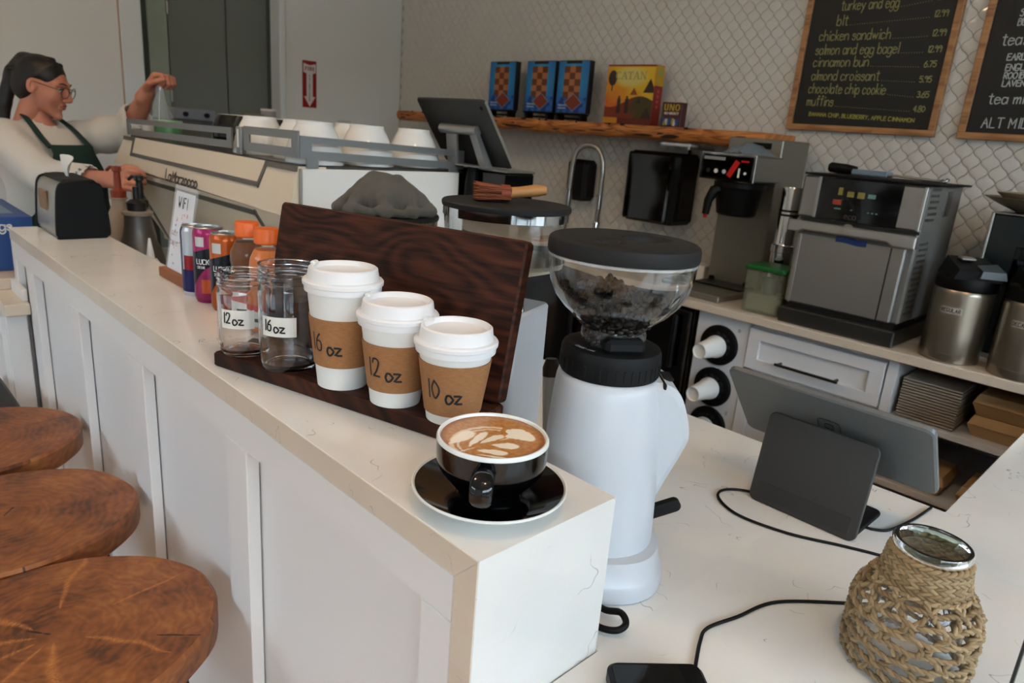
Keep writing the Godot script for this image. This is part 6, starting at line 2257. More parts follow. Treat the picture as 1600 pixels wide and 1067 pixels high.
	for s in [-1.0, 1.0]:
		tm.box(Vector3(s * 0.0775, 0.0062, 0), Vector3(0.004, 0.0045, 0.217), 0.001)
		tm.box(Vector3(0, 0.0062, s * 0.106), Vector3(0.158, 0.0045, 0.004), 0.001)
	put("rim", tm, mats.tray_grey, tray)
	for k in 13:
		var place: String = ["bottom tray", "second tray from the bottom", "third tray from the bottom", "fourth tray from the bottom", "fifth tray from the bottom", "sixth tray from the bottom", "middle tray", "sixth tray below the top", "fifth tray below the top", "fourth tray below the top", "third tray below the top", "second tray below the top", "tray just under the top one"][k]
		copy_of(tray, "pale rectangular serving tray, %s of the cabinet stack" % place, Vector3(-0.147 + 0.001 * sin(k * 2.1), 0.68 + 0.0088 * k, -2.03), 0.006 * sin(k * 1.3))
	var spots := [[Vector3(0.04, 0.68, -2.02), "brown takeaway box on the upper cabinet shelf, under another box", 0.16], [Vector3(0.04, 0.745, -2.02), "brown takeaway box on top of another, on the upper cabinet shelf", 0.16], [Vector3(-0.145, 0.472, -2.0), "wide brown takeaway box on the lower cabinet shelf, under the tray stack", 0.19], [Vector3(0.06, 0.472, -1.99), "brown takeaway box on the lower cabinet shelf, beside the wide one", 0.15]]
	for s in spots:
		t = thing("takeaway_box", s[1], "takeaway box", s[0], 0.0, "takeaway boxes in the cabinet")
		var w: float = s[2]
		tm = MB.new()
		tm.hexa([Vector3(-w * 0.42, 0, -0.07), Vector3(w * 0.42, 0, -0.07), Vector3(w * 0.42, 0, 0.07), Vector3(-w * 0.42, 0, 0.07), Vector3(-w * 0.5, 0.036, -0.09), Vector3(w * 0.5, 0.036, -0.09), Vector3(w * 0.5, 0.036, 0.09), Vector3(-w * 0.5, 0.036, 0.09)])
		put("bottom", tm, mat("pulp", Color(0.68, 0.55, 0.38), 0.8), t)
		tm = MB.new()
		tm.hexa([Vector3(-w * 0.5, 0.038, -0.09), Vector3(w * 0.5, 0.038, -0.09), Vector3(w * 0.5, 0.038, 0.09), Vector3(-w * 0.5, 0.038, 0.09), Vector3(-w * 0.44, 0.0635, -0.075), Vector3(w * 0.44, 0.0635, -0.075), Vector3(w * 0.44, 0.0635, 0.075), Vector3(-w * 0.44, 0.0635, 0.075)])
		put("lid", tm, mats.pulp, t)


func m_sheet(called: String, label: String, category: String, g: Array, mt: Material, at: Vector3) -> void:
	var m := MB.new()
	m.sheet(g, true)
	solo(called, label, category, m, mt, at)


func build_oven() -> void:
	var o := Vector3(-0.452, YL, -1.9)
	var t := thing("speed_oven", "steel countertop oven with a black touch screen and perforated sides", "oven", o)
	var st: Material = mat("oven_steel", Color(0.62, 0.61, 0.59), 0.42, 0.85)
	var pale: Material = mat("oven_bright", Color(0.72, 0.71, 0.69), 0.35, 0.9)
	put("base", bx(Vector3(0, 0.026, -0.165), Vector3(0.362, 0.05, 0.35), 0.004), mats.steel_dark, t)
	put("toe_gap", bx(Vector3(0, 0.06, -0.175), Vector3(0.335, 0.02, 0.33), 0.0), mats.black_metal, t)
	put("body", bx(Vector3(0, 0.275, -0.18), Vector3(0.352, 0.412, 0.328), 0.006), mat("oven_side", Color(0.46, 0.45, 0.43), 0.45, 0.3), t)
	var d := put("door", bx(Vector3(-0.008, 0.185, -0.008), Vector3(0.33, 0.228, 0.022), 0.005), st, t)
	put("groove", bx(Vector3(0.118, 0.183, 0.0032), Vector3(0.004, 0.22, 0.001), 0.0), mats.black_metal, d)
	put("edge_strip", bx(Vector3(-0.158, 0.183, 0.003), Vector3(0.008, 0.224, 0.002), 0.0005), pale, d)
	# the wide handle bar with its cut-away middle
	var hp := PackedVector2Array([Vector2(-0.193, 0.298), Vector2(0.186, 0.298), Vector2(0.186, 0.338), Vector2(-0.193, 0.338)])
	hp = PackedVector2Array([Vector2(-0.193, 0.302), Vector2(-0.155, 0.302), Vector2(-0.143, 0.31), Vector2(0.108, 0.31), Vector2(0.125, 0.3), Vector2(0.186, 0.3), Vector2(0.186, 0.336), Vector2(-0.193, 0.336)])
	var m := MB.new()
	m.xf = Transform3D(Basis.IDENTITY, Vector3(0, 0, 0.006))
	m.plate(hp, 0.028, 0.004)
	put("handle", m, pale, d)
	put("handle_dimple", lt(V2([0.0, 0, 0.014, 0, 0.014, 0.001, 0.0, 0.001]), 24), mats.steel, d)
	(d.get_node("handle_dimple") as Node3D).transform = Transform3D(Basis(Vector3.RIGHT, PI / 2).scaled_local(Vector3(1, 1, 0.55)), Vector3(-0.01, 0.337, 0.024))
	var bp := PackedVector2Array()
	for k in 12:
		bp.append(Vector2(-0.046 + 0.0084 * k, -0.009 + 0.002 * sin(k * 0.57)))
	for k in 12:
		bp.append(Vector2(0.046 - 0.0084 * k, 0.009 + 0.002 * sin((11 - k) * 0.57)))
	m = MB.new()
	m.xf = Transform3D(Basis(Vector3.BACK, -0.02), Vector3(0.0, 0.293, 0.0032))
	m.plate(bp, 0.002, 0.0005)
	put("blue_badge", m, mat("badge_blue", Color(0.02, 0.19, 0.42), 0.4), d)
	# the hood with the screen
	put("hood", bx(Vector3(-0.006, 0.412, -0.172), Vector3(0.36, 0.13, 0.34), 0.007), st, t)
	put("hood_gap", bx(Vector3(0, 0.343, -0.17), Vector3(0.35, 0.008, 0.33), 0.0), mats.black_metal, t)
	put("edge_strip", bx(Vector3(-0.131, 0.412, -0.001), Vector3(0.009, 0.126, 0.003), 0.0005), pale, t)
	put("edge_strip", bx(Vector3(0.171, 0.412, -0.004), Vector3(0.01, 0.126, 0.006), 0.002), pale, t)
	var s := put("screen", bx(Vector3(-0.006, 0.412, -0.0008), Vector3(0.24, 0.124, 0.003), 0.0005), mats.black_gloss, t)
	var lit := func(key: String, c: Color, e: float) -> StandardMaterial3D:
		var q := mat(key, c, 0.5)
		q.emission_enabled = true
		q.emission = c
		q.emission_energy_multiplier = e
		return q
	var yl: Material = lit.call("screen_yellow", Color(0.36, 0.33, 0.14), 0.14)
	var tl: Material = lit.call("screen_teal", Color(0.26, 0.38, 0.36), 0.14)
	var og: Material = lit.call("screen_orange", Color(0.42, 0.14, 0.07), 0.14)
	for k in 4:
		put("screen_icon", bx(Vector3(-0.062 + 0.031 * k, 0.431 + [0.006, 0.0, 0.0, 0.0][k], 0.0009), Vector3([0.013, 0.02, 0.021, 0.022][k], [0.022, 0.016, 0.018, 0.012][k], 0.0006), 0.0), [yl, yl, yl, tl][k], s)
	put("screen_icon", bx(Vector3(-0.067, 0.404, 0.0009), Vector3(0.026, 0.015, 0.0006), 0.0), og, s)
	var cl := MB.new()
	for q in [[-0.062, 0.385, 0.02], [-0.02, 0.385, 0.006], [0.03, 0.383, 0.006], [0.042, 0.383, 0.006], [0.054, 0.383, 0.006]]:
		cl.box(Vector3(q[0], q[1], 0.0009), Vector3(q[2], 0.003, 0.0006), 0.0)
	put("screen_text", cl, tl, s).set_meta("kind", "stuff")
	put_letters("lettering", "eco", 0.018, mat("silver_print", Color(0.3, 0.29, 0.27), 0.4, 0.5), s, Transform3D(Basis.IDENTITY, Vector3(-0.02, 0.365, 0.0008)), false)
	# rows of vent holes on the side
	m = MB.new()
	for i in 22:
		for j in 5:
			var y := 0.1 + 0.0175 * i
			var z := -0.045 - 0.017 * j - (0.0085 if i % 2 else 0.0)
			if absf(y - 0.343) < 0.02:
				continue
			m.tube([Vector3(0.1755, y, z), Vector3(0.1764, y, z)], 0.0048, 8)
	put("vent_holes", m, mats.black_metal, t).set_meta("kind", "stuff")
	put("side_plate", bx(Vector3(0.177, 0.425, -0.22), Vector3(0.002, 0.075, 0.05), 0.001), mats.steel_dark, t)
	# on top: a black mat with tongs and a turner
	t = thing("black_mat", "thin black mat covering the oven's top", "mat", o + Vector3(0.0, 0.4785, -0.16))
	put("sheet", bx(Vector3(0.01, 0.003, 0.0), Vector3(0.385, 0.006, 0.33), 0.002), mats.soft_black, t)
	t = thing("grill_turner", "turner with a fat black handle and a bluish blade on the oven's black mat", "turner", o + Vector3(-0.13, 0.4855, -0.13))
	put("handle", tb([Vector3(-0.035, 0.018, 0), Vector3(-0.03, 0.018, 0), Vector3(0.02, 0.016, 0), Vector3(0.05, 0.014, 0)], [0.012, 0.016, 0.016, 0.013], 18), mats.black_plastic, t)
	put("blade", bx(Vector3(0.1, 0.01, 0), Vector3(0.11, 0.018, 0.05), 0.004), mat("blade_blue", Color(0.42, 0.5, 0.56), 0.35), t)
	t = thing("steel_tongs", "steel tongs lying on the oven's black mat, beside the turner", "tongs", o + Vector3(0.07, 0.4855, -0.115))
	for z in [-0.012, 0.012]:
		put("arm", tb([Vector3(-0.06, 0.008, 0), Vector3(-0.02, 0.01, z * 0.8), Vector3(0.05, 0.007, z), Vector3(0.1, 0.006, z * 0.7)], [0.004, 0.006, 0.006, 0.007], 10, false, 0.6), mats.steel, t)
	put("pivot", tb([Vector3(-0.065, 0.001, 0), Vector3(-0.065, 0.018, 0)], 0.008, 16), mats.steel, t)
	put("end_ring", tb([Vector3(0.112, 0.004, 0.008), Vector3(0.12, 0.012, 0.0), Vector3(0.112, 0.012, -0.008), Vector3(0.104, 0.008, 0.0)], 0.004, 8, true), mats.chrome, t)


func airpot(p: Vector3, label: String, word: String) -> void:
	var t := thing("airpot", label, "airpot", p, 0.0, "airpots on the back counter")
	put("body", lt(V2([0.0, 0.003, 0.07, 0.0, 0.0755, 0.002, 0.0765, 0.012, 0.0765, 0.026, 0.0772, 0.027, 0.0772, 0.195, 0.0755, 0.206, 0.073, 0.209, 0.0, 0.21]), 64), mat("airpot_steel", Color(0.6, 0.56, 0.5), 0.3, 0.95), t)
	put("shoulder", lt(V2([0.073, 0.205, 0.0765, 0.209, 0.078, 0.214, 0.078, 0.236, 0.074, 0.244, 0.06, 0.25, 0.0, 0.252]), 56), mats.black_plastic, t)
	var f := facing(p)
	var m := MB.new()
	m.xf = Transform3D(Basis(UP, -f + PI / 2 + 0.35), Vector3.ZERO)
	# the pump top: a wedge that slopes to the spout
	m.hexa([Vector3(-0.062, 0.24, -0.06), Vector3(0.062, 0.24, -0.06), Vector3(0.062, 0.24, 0.072), Vector3(-0.062, 0.24, 0.072), Vector3(-0.05, 0.292, -0.05), Vector3(0.05, 0.292, -0.05), Vector3(0.052, 0.268, 0.075), Vector3(-0.052, 0.268, 0.075)])
	put("pump_lid", m, mats.black_plastic, t)
	var q := MB.new()
	q.xf = m.xf
	q.hexa([Vector3(0.0, 0.25, 0.03), Vector3(0.066, 0.25, 0.02), Vector3(0.066, 0.25, 0.082), Vector3(0.0, 0.25, 0.082), Vector3(0.004, 0.279, 0.03), Vector3(0.06, 0.284, 0.01), Vector3(0.06, 0.27, 0.08), Vector3(0.004, 0.27, 0.08)])
	put("spout_cover", q, mat("pump_grey", Color(0.26, 0.3, 0.31), 0.35), t)
	q = MB.new()
	q.xf = m.xf
	q.box(Vector3(-0.012, 0.29, -0.01), Vector3(0.04, 0.01, 0.036), 0.004)
	put("lever_button", q, mats.steel, t)
	var lab := MB.new()
	var g := []
	for i in 2:
		var row := []
		for j in 13:
			var a := f + 0.62 - 0.72 * j / 12.0
			row.append(Vector3(cos(a), 0, sin(a)) * 0.0776 + UP * (0.142 + 0.018 * i))
		g.append(row)
	lab.sheet(g, true)
	var st := put("label_strip", lab, mat("label_white", Color(0.66, 0.64, 0.6), 0.6), t)
	m = MB.new()
	write(m, word, 0.010, 0.0017, cone_place(0.0778, 0.0, 0.146, f, -0.58), 0.8, 0.3)
	put("lettering", m, mats.ink, st)


# ---------------------------------------------------------------- the barista
func hand(n: Net, wrist: Vector3, dir: Vector3, palm: Vector3, thumb_side: float, curl: float) -> void:
	dir = dir.normalized()
	palm = (palm - dir * palm.dot(dir)).normalized()
	var across := dir.cross(palm).normalized() * thumb_side
	n.cap(wrist - dir * 0.03, wrist + dir * 0.012, 0.024, 0.022, 0.01)
	for k in 4:
		var o := wrist + dir * 0.015 + across * (k - 1.5) * 0.008
		var e := wrist + dir * 0.076 + across * (k - 1.5) * 0.0185
		n.cap(o, e, 0.0155, 0.0115, 0.009)
	for k in 4:
		var p := wrist + dir * 0.078 + across * (k - 1.5) * 0.0195
		var length: float = [0.026, 0.031, 0.034, 0.031][k]
		var a := curl * 0.55
		for j in 3:
			var d := dir * cos(a) + palm * sin(a)
			var q := p + d * length
			n.cap(p, q, 0.0094 - 0.0008 * j, 0.0088 - 0.0008 * j, 0.002)
			p = q
			length *= 0.74
			a += curl * [0.85, 0.7, 0.0][j]
	var t0 := wrist + dir * 0.022 + across * 0.024 + palm * 0.004
	var t1 := t0 + dir * 0.03 + across * 0.022 + palm * 0.014
	var t2 := t1 + dir * 0.026 + across * 0.002 + palm * 0.014
	var t3 := t2 + dir * 0.02 - across * 0.012 + palm * 0.008
	n.cap(t0, t1, 0.0145, 0.0115, 0.006)
	n.cap(t1, t2, 0.0108, 0.0098, 0.002)
	n.cap(t2, t3, 0.0098, 0.0085, 0.002)


func build_barista() -> void:
	var base := Vector3(-2.70, 0, -0.26)
	var t := thing("person", "person with dark tied-back hair, glasses, white sweater and dark green apron reaching over the espresso machine", "person", base)
	t.set_meta("label", "person in glasses, white sweater and green apron with tied-back dark hair, reaching with one arm")
	var fwd := Vector3(0.88, 0, -0.47).normalized()
	var lft := UP.cross(fwd).normalized()
	var W := func(x: float, y: float, z: float) -> Vector3: return lft * x + UP * y + fwd * z
	var sl: Vector3 = W.call(0.15, 1.265, 0.0)
	var sr: Vector3 = W.call(-0.15, 1.262, 0.0)
	var el := Vector3(-2.585, 1.305, -0.515) - base
	var hl := Vector3(-2.425, 1.45, -0.535) - base
	var er := Vector3(-2.40, 1.15, -0.2) - base
	var hr := Vector3(-2.165, 1.172, -0.31) - base
	var skin := mat("skin", Color(0.72, 0.47, 0.37), 0.5)
	skin.subsurf_scatter_enabled = true
	skin.subsurf_scatter_strength = 0.08
	# body: trunk, legs and arms in one skin; neck, head and hands on finer grids of their own
	var m := MB.new()
	var n := Net.new(Vector3(-0.4, -0.01, -0.4), Vector3(0.7, 1.4, 0.4), 0.014)
	n.cap(W.call(0.07, 0.93, 0), W.call(-0.07, 0.93, 0), 0.1, 0.1, 0.04)
	n.cap(W.call(0, 0.95, 0), W.call(0, 1.14, 0.01), 0.108, 0.112, 0.05)
	n.cap(W.call(0.05, 1.19, 0), W.call(-0.05, 1.19, 0), 0.085, 0.085, 0.04)
	n.cap(sl, sr, 0.05, 0.05, 0.03)
	n.cap(W.call(0, 1.25, -0.015), W.call(0, 1.36, -0.01), 0.046, 0.037, 0.03)
	for s in [1.0, -1.0]:
		n.cap(W.call(0.085 * s, 0.9, 0), W.call(0.09 * s, 0.48, 0.01), 0.085, 0.056, 0.02)
		n.cap(W.call(0.09 * s, 0.48, 0.01), W.call(0.09 * s, 0.08, -0.015), 0.056, 0.037, 0.01)
		n.cap(W.call(0.09 * s, 0.04, -0.03), W.call(0.1 * s, 0.035, 0.13), 0.04, 0.03, 0.02)
	n.cap(sl, el, 0.048, 0.04, 0.02)
	n.cap(el, hl, 0.041, 0.026, 0.01)
	n.cap(sr, er, 0.048, 0.04, 0.02)
	n.cap(er, hr, 0.041, 0.026, 0.01)
	n.into(m)
	n = Net.new(hl - Vector3.ONE * 0.13, hl + Vector3.ONE * 0.15, 0.0042)
	n.cap(el.lerp(hl, 0.55), hl, 0.033, 0.024, 0.01)
	hand(n, hl, Vector3(0.4, 0.5, -0.3), Vector3(0.35, -1.0, -0.1), -1.0, 1.5)
	n.into(m)
	n = Net.new(hr - Vector3.ONE * 0.13, hr + Vector3.ONE * 0.15, 0.0042)
	n.cap(er.lerp(hr, 0.6), hr, 0.032, 0.024, 0.01)
	hand(n, hr, Vector3(0.8, 0.1, -0.45), Vector3(0.2, -0.3, -1.0), 1.0, 1.05)
	n.into(m)
	# the head looks down to the side of the machine
	var look := Vector3(0.60, -0.24, -0.77).normalized()
	var hx := UP.cross(look).normalized()
	var head := Transform3D(Basis(hx, look.cross(hx), look).scaled_local(Vector3.ONE * 0.86), W.call(0, 1.44, 0.03))
	n = Net.new(Vector3(-0.1, -0.2, -0.12), Vector3(0.1, 0.13, 0.13), 0.0042)
	n.ell(Vector3(0, 0.03, -0.014), Vector3(0.071, 0.078, 0.088), 0.02)
	n.ell(Vector3(0, -0.015, 0.03), Vector3(0.058, 0.074, 0.056), 0.03)
	n.cap(Vector3(0, -0.06, 0.03), Vector3(0, -0.098, 0.066), 0.040, 0.0185, 0.022)
	for s in [1.0, -1.0]:
		n.ell(Vector3(0.034 * s, -0.022, 0.058), Vector3(0.024, 0.022, 0.02), 0.02)
		n.ell(Vector3(0.073 * s, 0.0, -0.012), Vector3(0.009, 0.031, 0.019), 0.008)
		n.ell(Vector3(0.077 * s, 0.002, -0.006), Vector3(0.006, 0.017, 0.009), 0.005, true)
		n.cap(Vector3(0.012 * s, 0.03, 0.083), Vector3(0.045 * s, 0.03, 0.068), 0.008, 0.007, 0.012)
		n.ell(Vector3(0.031 * s, 0.010, 0.092), Vector3(0.0165, 0.011, 0.017), 0.01, true)
		n.ell(Vector3(0.0115 * s, -0.030, 0.094), Vector3(0.0085, 0.007, 0.009), 0.006)
	n.cap(Vector3(0, 0.02, 0.085), Vector3(0, -0.022, 0.105), 0.0075, 0.0098, 0.012)
	n.cap(Vector3(-0.014, -0.0515, 0.081), Vector3(0.014, -0.0515, 0.081), 0.0068, 0.0068, 0.008)
	n.cap(Vector3(-0.012, -0.0625, 0.0795), Vector3(0.012, -0.0625, 0.0795), 0.0075, 0.0075, 0.008)
	n.cap(Vector3(-0.024, -0.0567, 0.09), Vector3(0.024, -0.0567, 0.09), 0.0022, 0.0022, 0.003, true)
	n.cap(Vector3(0, -0.05, -0.03), Vector3(0, -0.19, -0.05), 0.042, 0.046, 0.014)
	n.into(m, head)
	put("body", m, skin, t)
	# eyes, brows, lips
	for s in [1.0, -1.0]:
		m = MB.new()
		m.xf = head
		m.ball(Vector3(0.031 * s, 0.008, 0.0735), Vector3(0.0125, 0.0095, 0.0105), 16, 10)
		var eye := put("eye", m, mat("eye_white", Color(0.7, 0.66, 0.62), 0.2), t)
		m = MB.new()
		m.xf = head
		m.ball(Vector3(0.031 * s, 0.0055, 0.0802), Vector3(0.0055, 0.0055, 0.004), 12, 8)
		put("iris", m, mat("iris", Color(0.06, 0.035, 0.02), 0.15), eye)
		m = MB.new()
		m.xf = head
		m.tube(curve([Vector3(0.044 * s, 0.0115, 0.0775), Vector3(0.032 * s, 0.0165, 0.0845), Vector3(0.02 * s, 0.0115, 0.083)], 5), 0.0018, 6)
		put("eyelid", m, mat("lash", Color(0.08, 0.045, 0.035), 0.6), eye)
		m = MB.new()
		m.xf = head
		m.tube(curve([Vector3(0.014 * s, 0.031, 0.0905), Vector3(0.032 * s, 0.0365, 0.0835), Vector3(0.05 * s, 0.03, 0.0685)], 5), [0.0022, 0.0024, 0.0026, 0.0027, 0.0027, 0.0026, 0.0024, 0.0021, 0.0017, 0.0013, 0.001], 8)
		put("eyebrow", m, mat("hair", Color(0.042, 0.026, 0.02), 0.5), t)
	m = MB.new()
	m.xf = head
	m.tube(curve([Vector3(-0.021, -0.0555, 0.079), Vector3(-0.009, -0.051, 0.0866), Vector3(0, -0.0525, 0.0878), Vector3(0.009, -0.051, 0.0866), Vector3(0.021, -0.0555, 0.079)], 4), 0.0042, 8, false, 0.8)
	m.tube(curve([Vector3(-0.019, -0.058, 0.079), Vector3(0, -0.0635, 0.0868), Vector3(0.019, -0.058, 0.079)], 5), 0.0048, 8, false, 0.8)
	put("lips", m, mat("lips", Color(0.5, 0.2, 0.18), 0.4), t)
	# hair: swept back over the crown, tied low behind
	n = Net.new(Vector3(-0.12, -0.27, -0.2), Vector3(0.12, 0.16, 0.13), 0.0048)
	n.ell(Vector3(0, 0.038, -0.02), Vector3(0.081, 0.082, 0.094), 0.02)
	n.ell(Vector3(0, -0.01, -0.06), Vector3(0.066, 0.07, 0.055), 0.02)
	n.ell(Vector3(0, -0.045, 0.1), Vector3(0.085, 0.125, 0.075), 0.008, true)
	for s in [1.0, -1.0]:
		n.ell(Vector3(0.085 * s, -0.03, 0.02), Vector3(0.03, 0.07, 0.055), 0.008, true)
		n.cap(Vector3(0.03 * s, 0.098, 0.035), Vector3(0.074 * s, 0.045, 0.0), 0.009, 0.008, 0.012)
	n.cap(Vector3(0, 0.075, -0.085), Vector3(0, 0.02, -0.12), 0.034, 0.03, 0.02)
	n.ell(Vector3(0, 0.0, -0.118), Vector3(0.034, 0.034, 0.028), 0.015)
	n.cap(Vector3(0, -0.01, -0.125), Vector3(-0.006, -0.11, -0.135), 0.027, 0.026, 0.012)
	n.cap(Vector3(-0.006, -0.11, -0.135), Vector3(-0.012, -0.21, -0.115), 0.026, 0.014, 0.012)
	var rng := RandomNumberGenerator.new()
	rng.seed = 8
	for k in 16:
		var a := rng.randf_range(-1.1, 1.1)
		n.cap(Vector3(sin(a) * 0.05, 0.114 - 0.028 * a * a, 0.02 - rng.randf() * 0.02), Vector3(sin(a) * 0.06, 0.05 - 0.02 * absf(a), -0.118), 0.008, 0.007, 0.006)
	m = MB.new()
	n.into(m, head)
	put("hair", m, mats.hair, t)
	# glasses
	m = MB.new()
	m.xf = head
	for s in [1.0, -1.0]:
		var ring := []
		for k in 24:
			var a := TAU * k / 24
			ring.append(Vector3(0.0325 * s + cos(a) * 0.0245, 0.003 + sin(a) * 0.0215, 0.1015 - absf(0.0325 * s + cos(a) * 0.0245) * 0.13))
		m.tube(ring, 0.0016, 6, true)
		m.tube([Vector3(0.057 * s, 0.012, 0.094), Vector3(0.074 * s, 0.014, 0.06), Vector3(0.079 * s, 0.016, -0.005)], 0.0015, 6)
	m.tube([Vector3(-0.009, 0.008, 0.1), Vector3(0, 0.012, 0.102), Vector3(0.009, 0.008, 0.1)], 0.0015, 6)
	put("glasses", m, mat("glasses_frame", Color(0.06, 0.065, 0.075), 0.3), t)
	# white sweater: loose trunk and sleeves; the nearer sleeve ends at the wrist, the raised one at the elbow
	n = Net.new(Vector3(-0.42, 0.78, -0.42), Vector3(0.62, 1.42, 0.4), 0.0105)
	n.cap(W.call(0.06, 0.86, 0), W.call(-0.06, 0.86, 0), 0.13, 0.13, 0.04)
	n.cap(W.call(0, 0.95, 0), W.call(0, 1.15, 0.01), 0.135, 0.132, 0.05)
	n.cap(W.call(0.055, 1.19, 0), W.call(-0.055, 1.19, 0), 0.105, 0.105, 0.04)
	n.cap(sl, sr, 0.056, 0.056, 0.04)
	n.cap(W.call(0, 1.25, -0.01), W.call(0, 1.325, -0.008), 0.062, 0.052, 0.03)
	var mid: Vector3 = sl.lerp(el, 0.55)
	n.cap(sl, mid, 0.06, 0.062, 0.03)
	n.cap(mid, el, 0.067, 0.062, 0.02)
	n.cap(el, el.lerp(hl, 0.28), 0.064, 0.056, 0.02)
	n.cap(sr, er, 0.06, 0.058, 0.03)
	n.cap(er, er.lerp(hr, 0.72), 0.062, 0.047, 0.02)
	# rucked folds along the sleeves
	for k in 7:
		var s := 0.3 + 0.1 * k
		var d := (el - sl).normalized()
		var c: Vector3 = sl.lerp(el, s)
		var u := d.cross(UP).normalized()
		n.cap(c + UP * 0.058 + d * 0.02, c - UP * 0.035 + u * 0.045 - d * 0.015, 0.009, 0.008, 0.012)
		d = (er - sr).normalized()
		c = sr.lerp(er, s)
		u = d.cross(UP).normalized()
		n.cap(c + UP * 0.054 + d * 0.02, c - UP * 0.04 + u * 0.045 - d * 0.02, 0.009, 0.008, 0.012)
	var cuff: Vector3 = el.lerp(hl, 0.3)
	n.cap(cuff, cuff + (hl - el).normalized() * 0.012, 0.058, 0.056, 0.006)
	# open ends: neck and cuffs
	n.cap(W.call(0, 1.33, 0.0), W.call(0, 1.42, 0.02), 0.05, 0.066, 0.006, true)
	n.cap(el.lerp(hl, 0.33), hl, 0.043, 0.043, 0.004, true)
	n.cap(er.lerp(hr, 0.72), hr, 0.036, 0.036, 0.004, true)
	m = MB.new()
	n.into(m)
	var knit := mat("sweater", Color(0.78, 0.755, 0.71), 0.9)
	knit.rim_enabled = true
	knit.rim = 0.3
	put("sweater", m, knit, t)
	# trousers and shoes
	n = Net.new(Vector3(-0.3, 0.02, -0.3), Vector3(0.3, 1.0, 0.3), 0.014)
	n.cap(W.call(0.07, 0.9, 0), W.call(-0.07, 0.9, 0), 0.112, 0.112, 0.04)
	for s in [1.0, -1.0]:
		n.cap(W.call(0.085 * s, 0.88, 0), W.call(0.09 * s, 0.48, 0.01), 0.098, 0.072, 0.02)
		n.cap(W.call(0.09 * s, 0.48, 0.01), W.call(0.09 * s, 0.1, -0.015), 0.072, 0.058, 0.01)
	m = MB.new()
	n.into(m)
	put("trousers", m, mat("denim", Color(0.06, 0.07, 0.1), 0.85), t)
	for s in [1.0, -1.0]:
		n = Net.new(Vector3(-0.35, -0.02, -0.35), Vector3(0.35, 0.16, 0.35), 0.01)
		n.cap(W.call(0.09 * s, 0.05, -0.035), W.call(0.102 * s, 0.042, 0.15), 0.05, 0.04, 0.02)
		n.cap(Vector3(0, -0.3, 0), Vector3(0, -0.3, 0), 0.3, 0.3, 0.002, true)
		m = MB.new()
		n.into(m)
		put("shoe", m, mats.black_plastic, t)
	# apron: a bib that follows the chest, a skirt below, straps round the neck
	var g := []
	for i in 25:
		var row := []
		var y := lerpf(1.25, 0.55, i / 24.0)
		var w := 0.085 + 0.06 * smoothstep(1.22, 1.12, y) + 0.05 * smoothstep(1.05, 0.95, y)
		for j in 17:
			var x := (j / 8.0 - 1.0) * w
			var body := 0.152 - 0.5 * maxf(0.0, y - 1.2) if y > 0.95 else 0.15 + 0.02 * sin(j * 1.3)
			var z := sqrt(maxf(0.002, 1.0 - pow(x / 0.215, 2.0))) * body + 0.012
			row.append(W.call(x, y, z))
		g.append(row)
	m = MB.new()
	m.sheet(g)
	var green := mat("apron_green", Color(0.04, 0.17, 0.145), 0.85)
	var ap := put("apron", m, green, t)
	for s in [1.0, -1.0]:
		var st := curve([W.call(0.08 * s, 1.24, 0.128), W.call(0.08 * s, 1.27, 0.092), W.call(0.074 * s, 1.305, 0.05), W.call(0.06 * s, 1.335, 0.0), W.call(0.03 * s, 1.34, -0.055), W.call(0.0, 1.338, -0.065)], 5)
		m = MB.new()
		m.tube(st, 0.0125, 10, false, 0.35)
		put("strap", m, green, ap)
	# what the raised hand holds: a clear limp plastic bag pinched at the top
	var at := Vector3(-2.352, 1.312, -0.552)
	var o := thing("clear_bag", "limp clear plastic bag hanging from the person's raised hand", "bag", at)
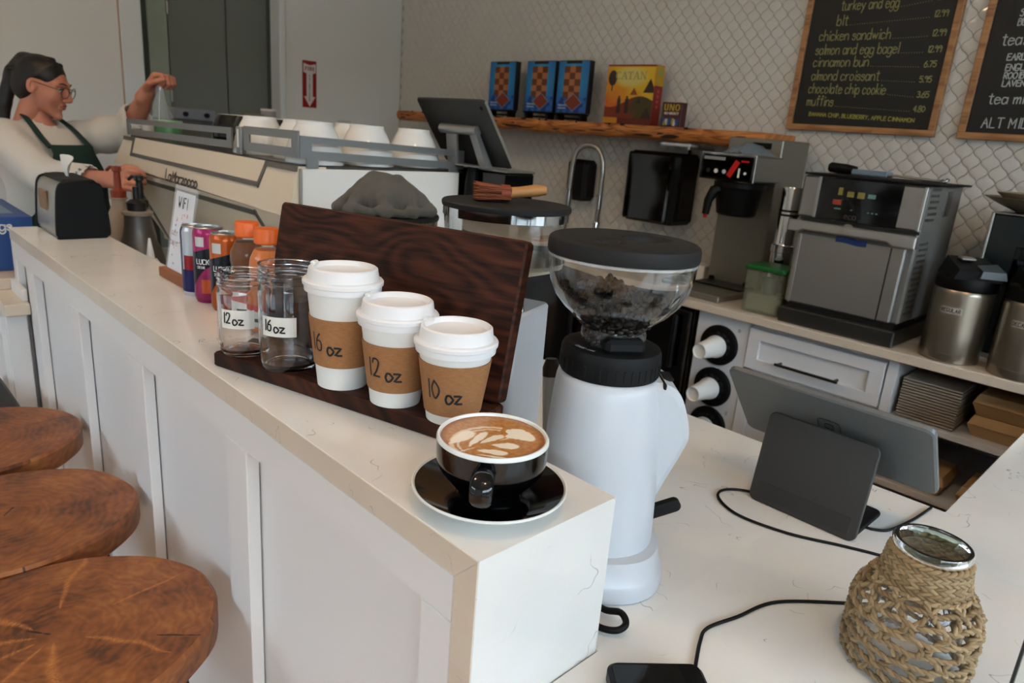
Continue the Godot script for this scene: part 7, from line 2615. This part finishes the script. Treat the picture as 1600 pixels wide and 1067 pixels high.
	put("film", lt(V2([0.0, 0.002, 0.03, 0.001, 0.043, 0.01, 0.046, 0.03, 0.038, 0.06, 0.026, 0.09, 0.017, 0.12, 0.013, 0.15, 0.012, 0.165]), 14), glass("bag_film", 0.16, Color(0.8, 0.84, 0.86)), o)
	put("crease", tb([Vector3(0.034, 0.02, 0.02), Vector3(0.022, 0.08, 0.012), Vector3(0.012, 0.15, 0.004)], 0.0016, 6), mat("crease", Color(0.7, 0.74, 0.78), 0.2), o)


func _ready() -> void:
	# camera
	var cam := Camera3D.new()
	cam.name = "camera"
	add_child(cam)
	cam.fov = 51.61
	cam.near = 0.02
	cam.transform = Transform3D(Basis(Vector3(0.68967, 0.07757, -0.71996), Vector3(-0.25713, 0.95569, -0.14335), Vector3(0.67693, 0.28399, 0.67905)).orthonormalized(), Vector3(0.3716, 1.4164, 0.3554))
	cam.current = true
	var lens := CameraAttributesPhysical.new()
	lens.frustum_focal_length = 24.818
	lens.frustum_near = 0.02
	lens.frustum_far = 200.0
	lens.frustum_focus_distance = 0.86
	lens.exposure_aperture = 9.0
	cam.attributes = lens
	# daylight: an overcast sky through the street windows
	var env := Environment.new()
	env.background_mode = Environment.BG_SKY
	var sky := Sky.new()
	var sm := ProceduralSkyMaterial.new()
	sm.sky_top_color = Color(0.7, 0.79, 0.87)
	sm.sky_horizon_color = Color(0.86, 0.9, 0.92)
	sm.ground_horizon_color = Color(0.6, 0.6, 0.58)
	sm.ground_bottom_color = Color(0.42, 0.41, 0.39)
	sm.energy_multiplier = 1.0
	sky.sky_material = sm
	env.sky = sky
	env.background_energy_multiplier = 5.0
	env.tonemap_mode = Environment.TONE_MAPPER_LINEAR
	env.tonemap_exposure = 3.6
	env.sdfgi_enabled = true
	env.ssao_enabled = true
	env.ssil_enabled = true
	var we := WorldEnvironment.new()
	we.name = "surroundings"
	we.environment = env
	add_child(we)

	# recessed warm lamps in the ceiling
	make_materials()
	for p in [Vector3(-1.5, 2.985, 0.1), Vector3(0.5, 2.985, 0.1)]:
		ceiling_lamp(p)
	build_room()
	build_counters()
	build_stools()
	build_bar_things()
	build_work_things()
	build_wall_things()
	build_back_counter_things()
	build_barista()
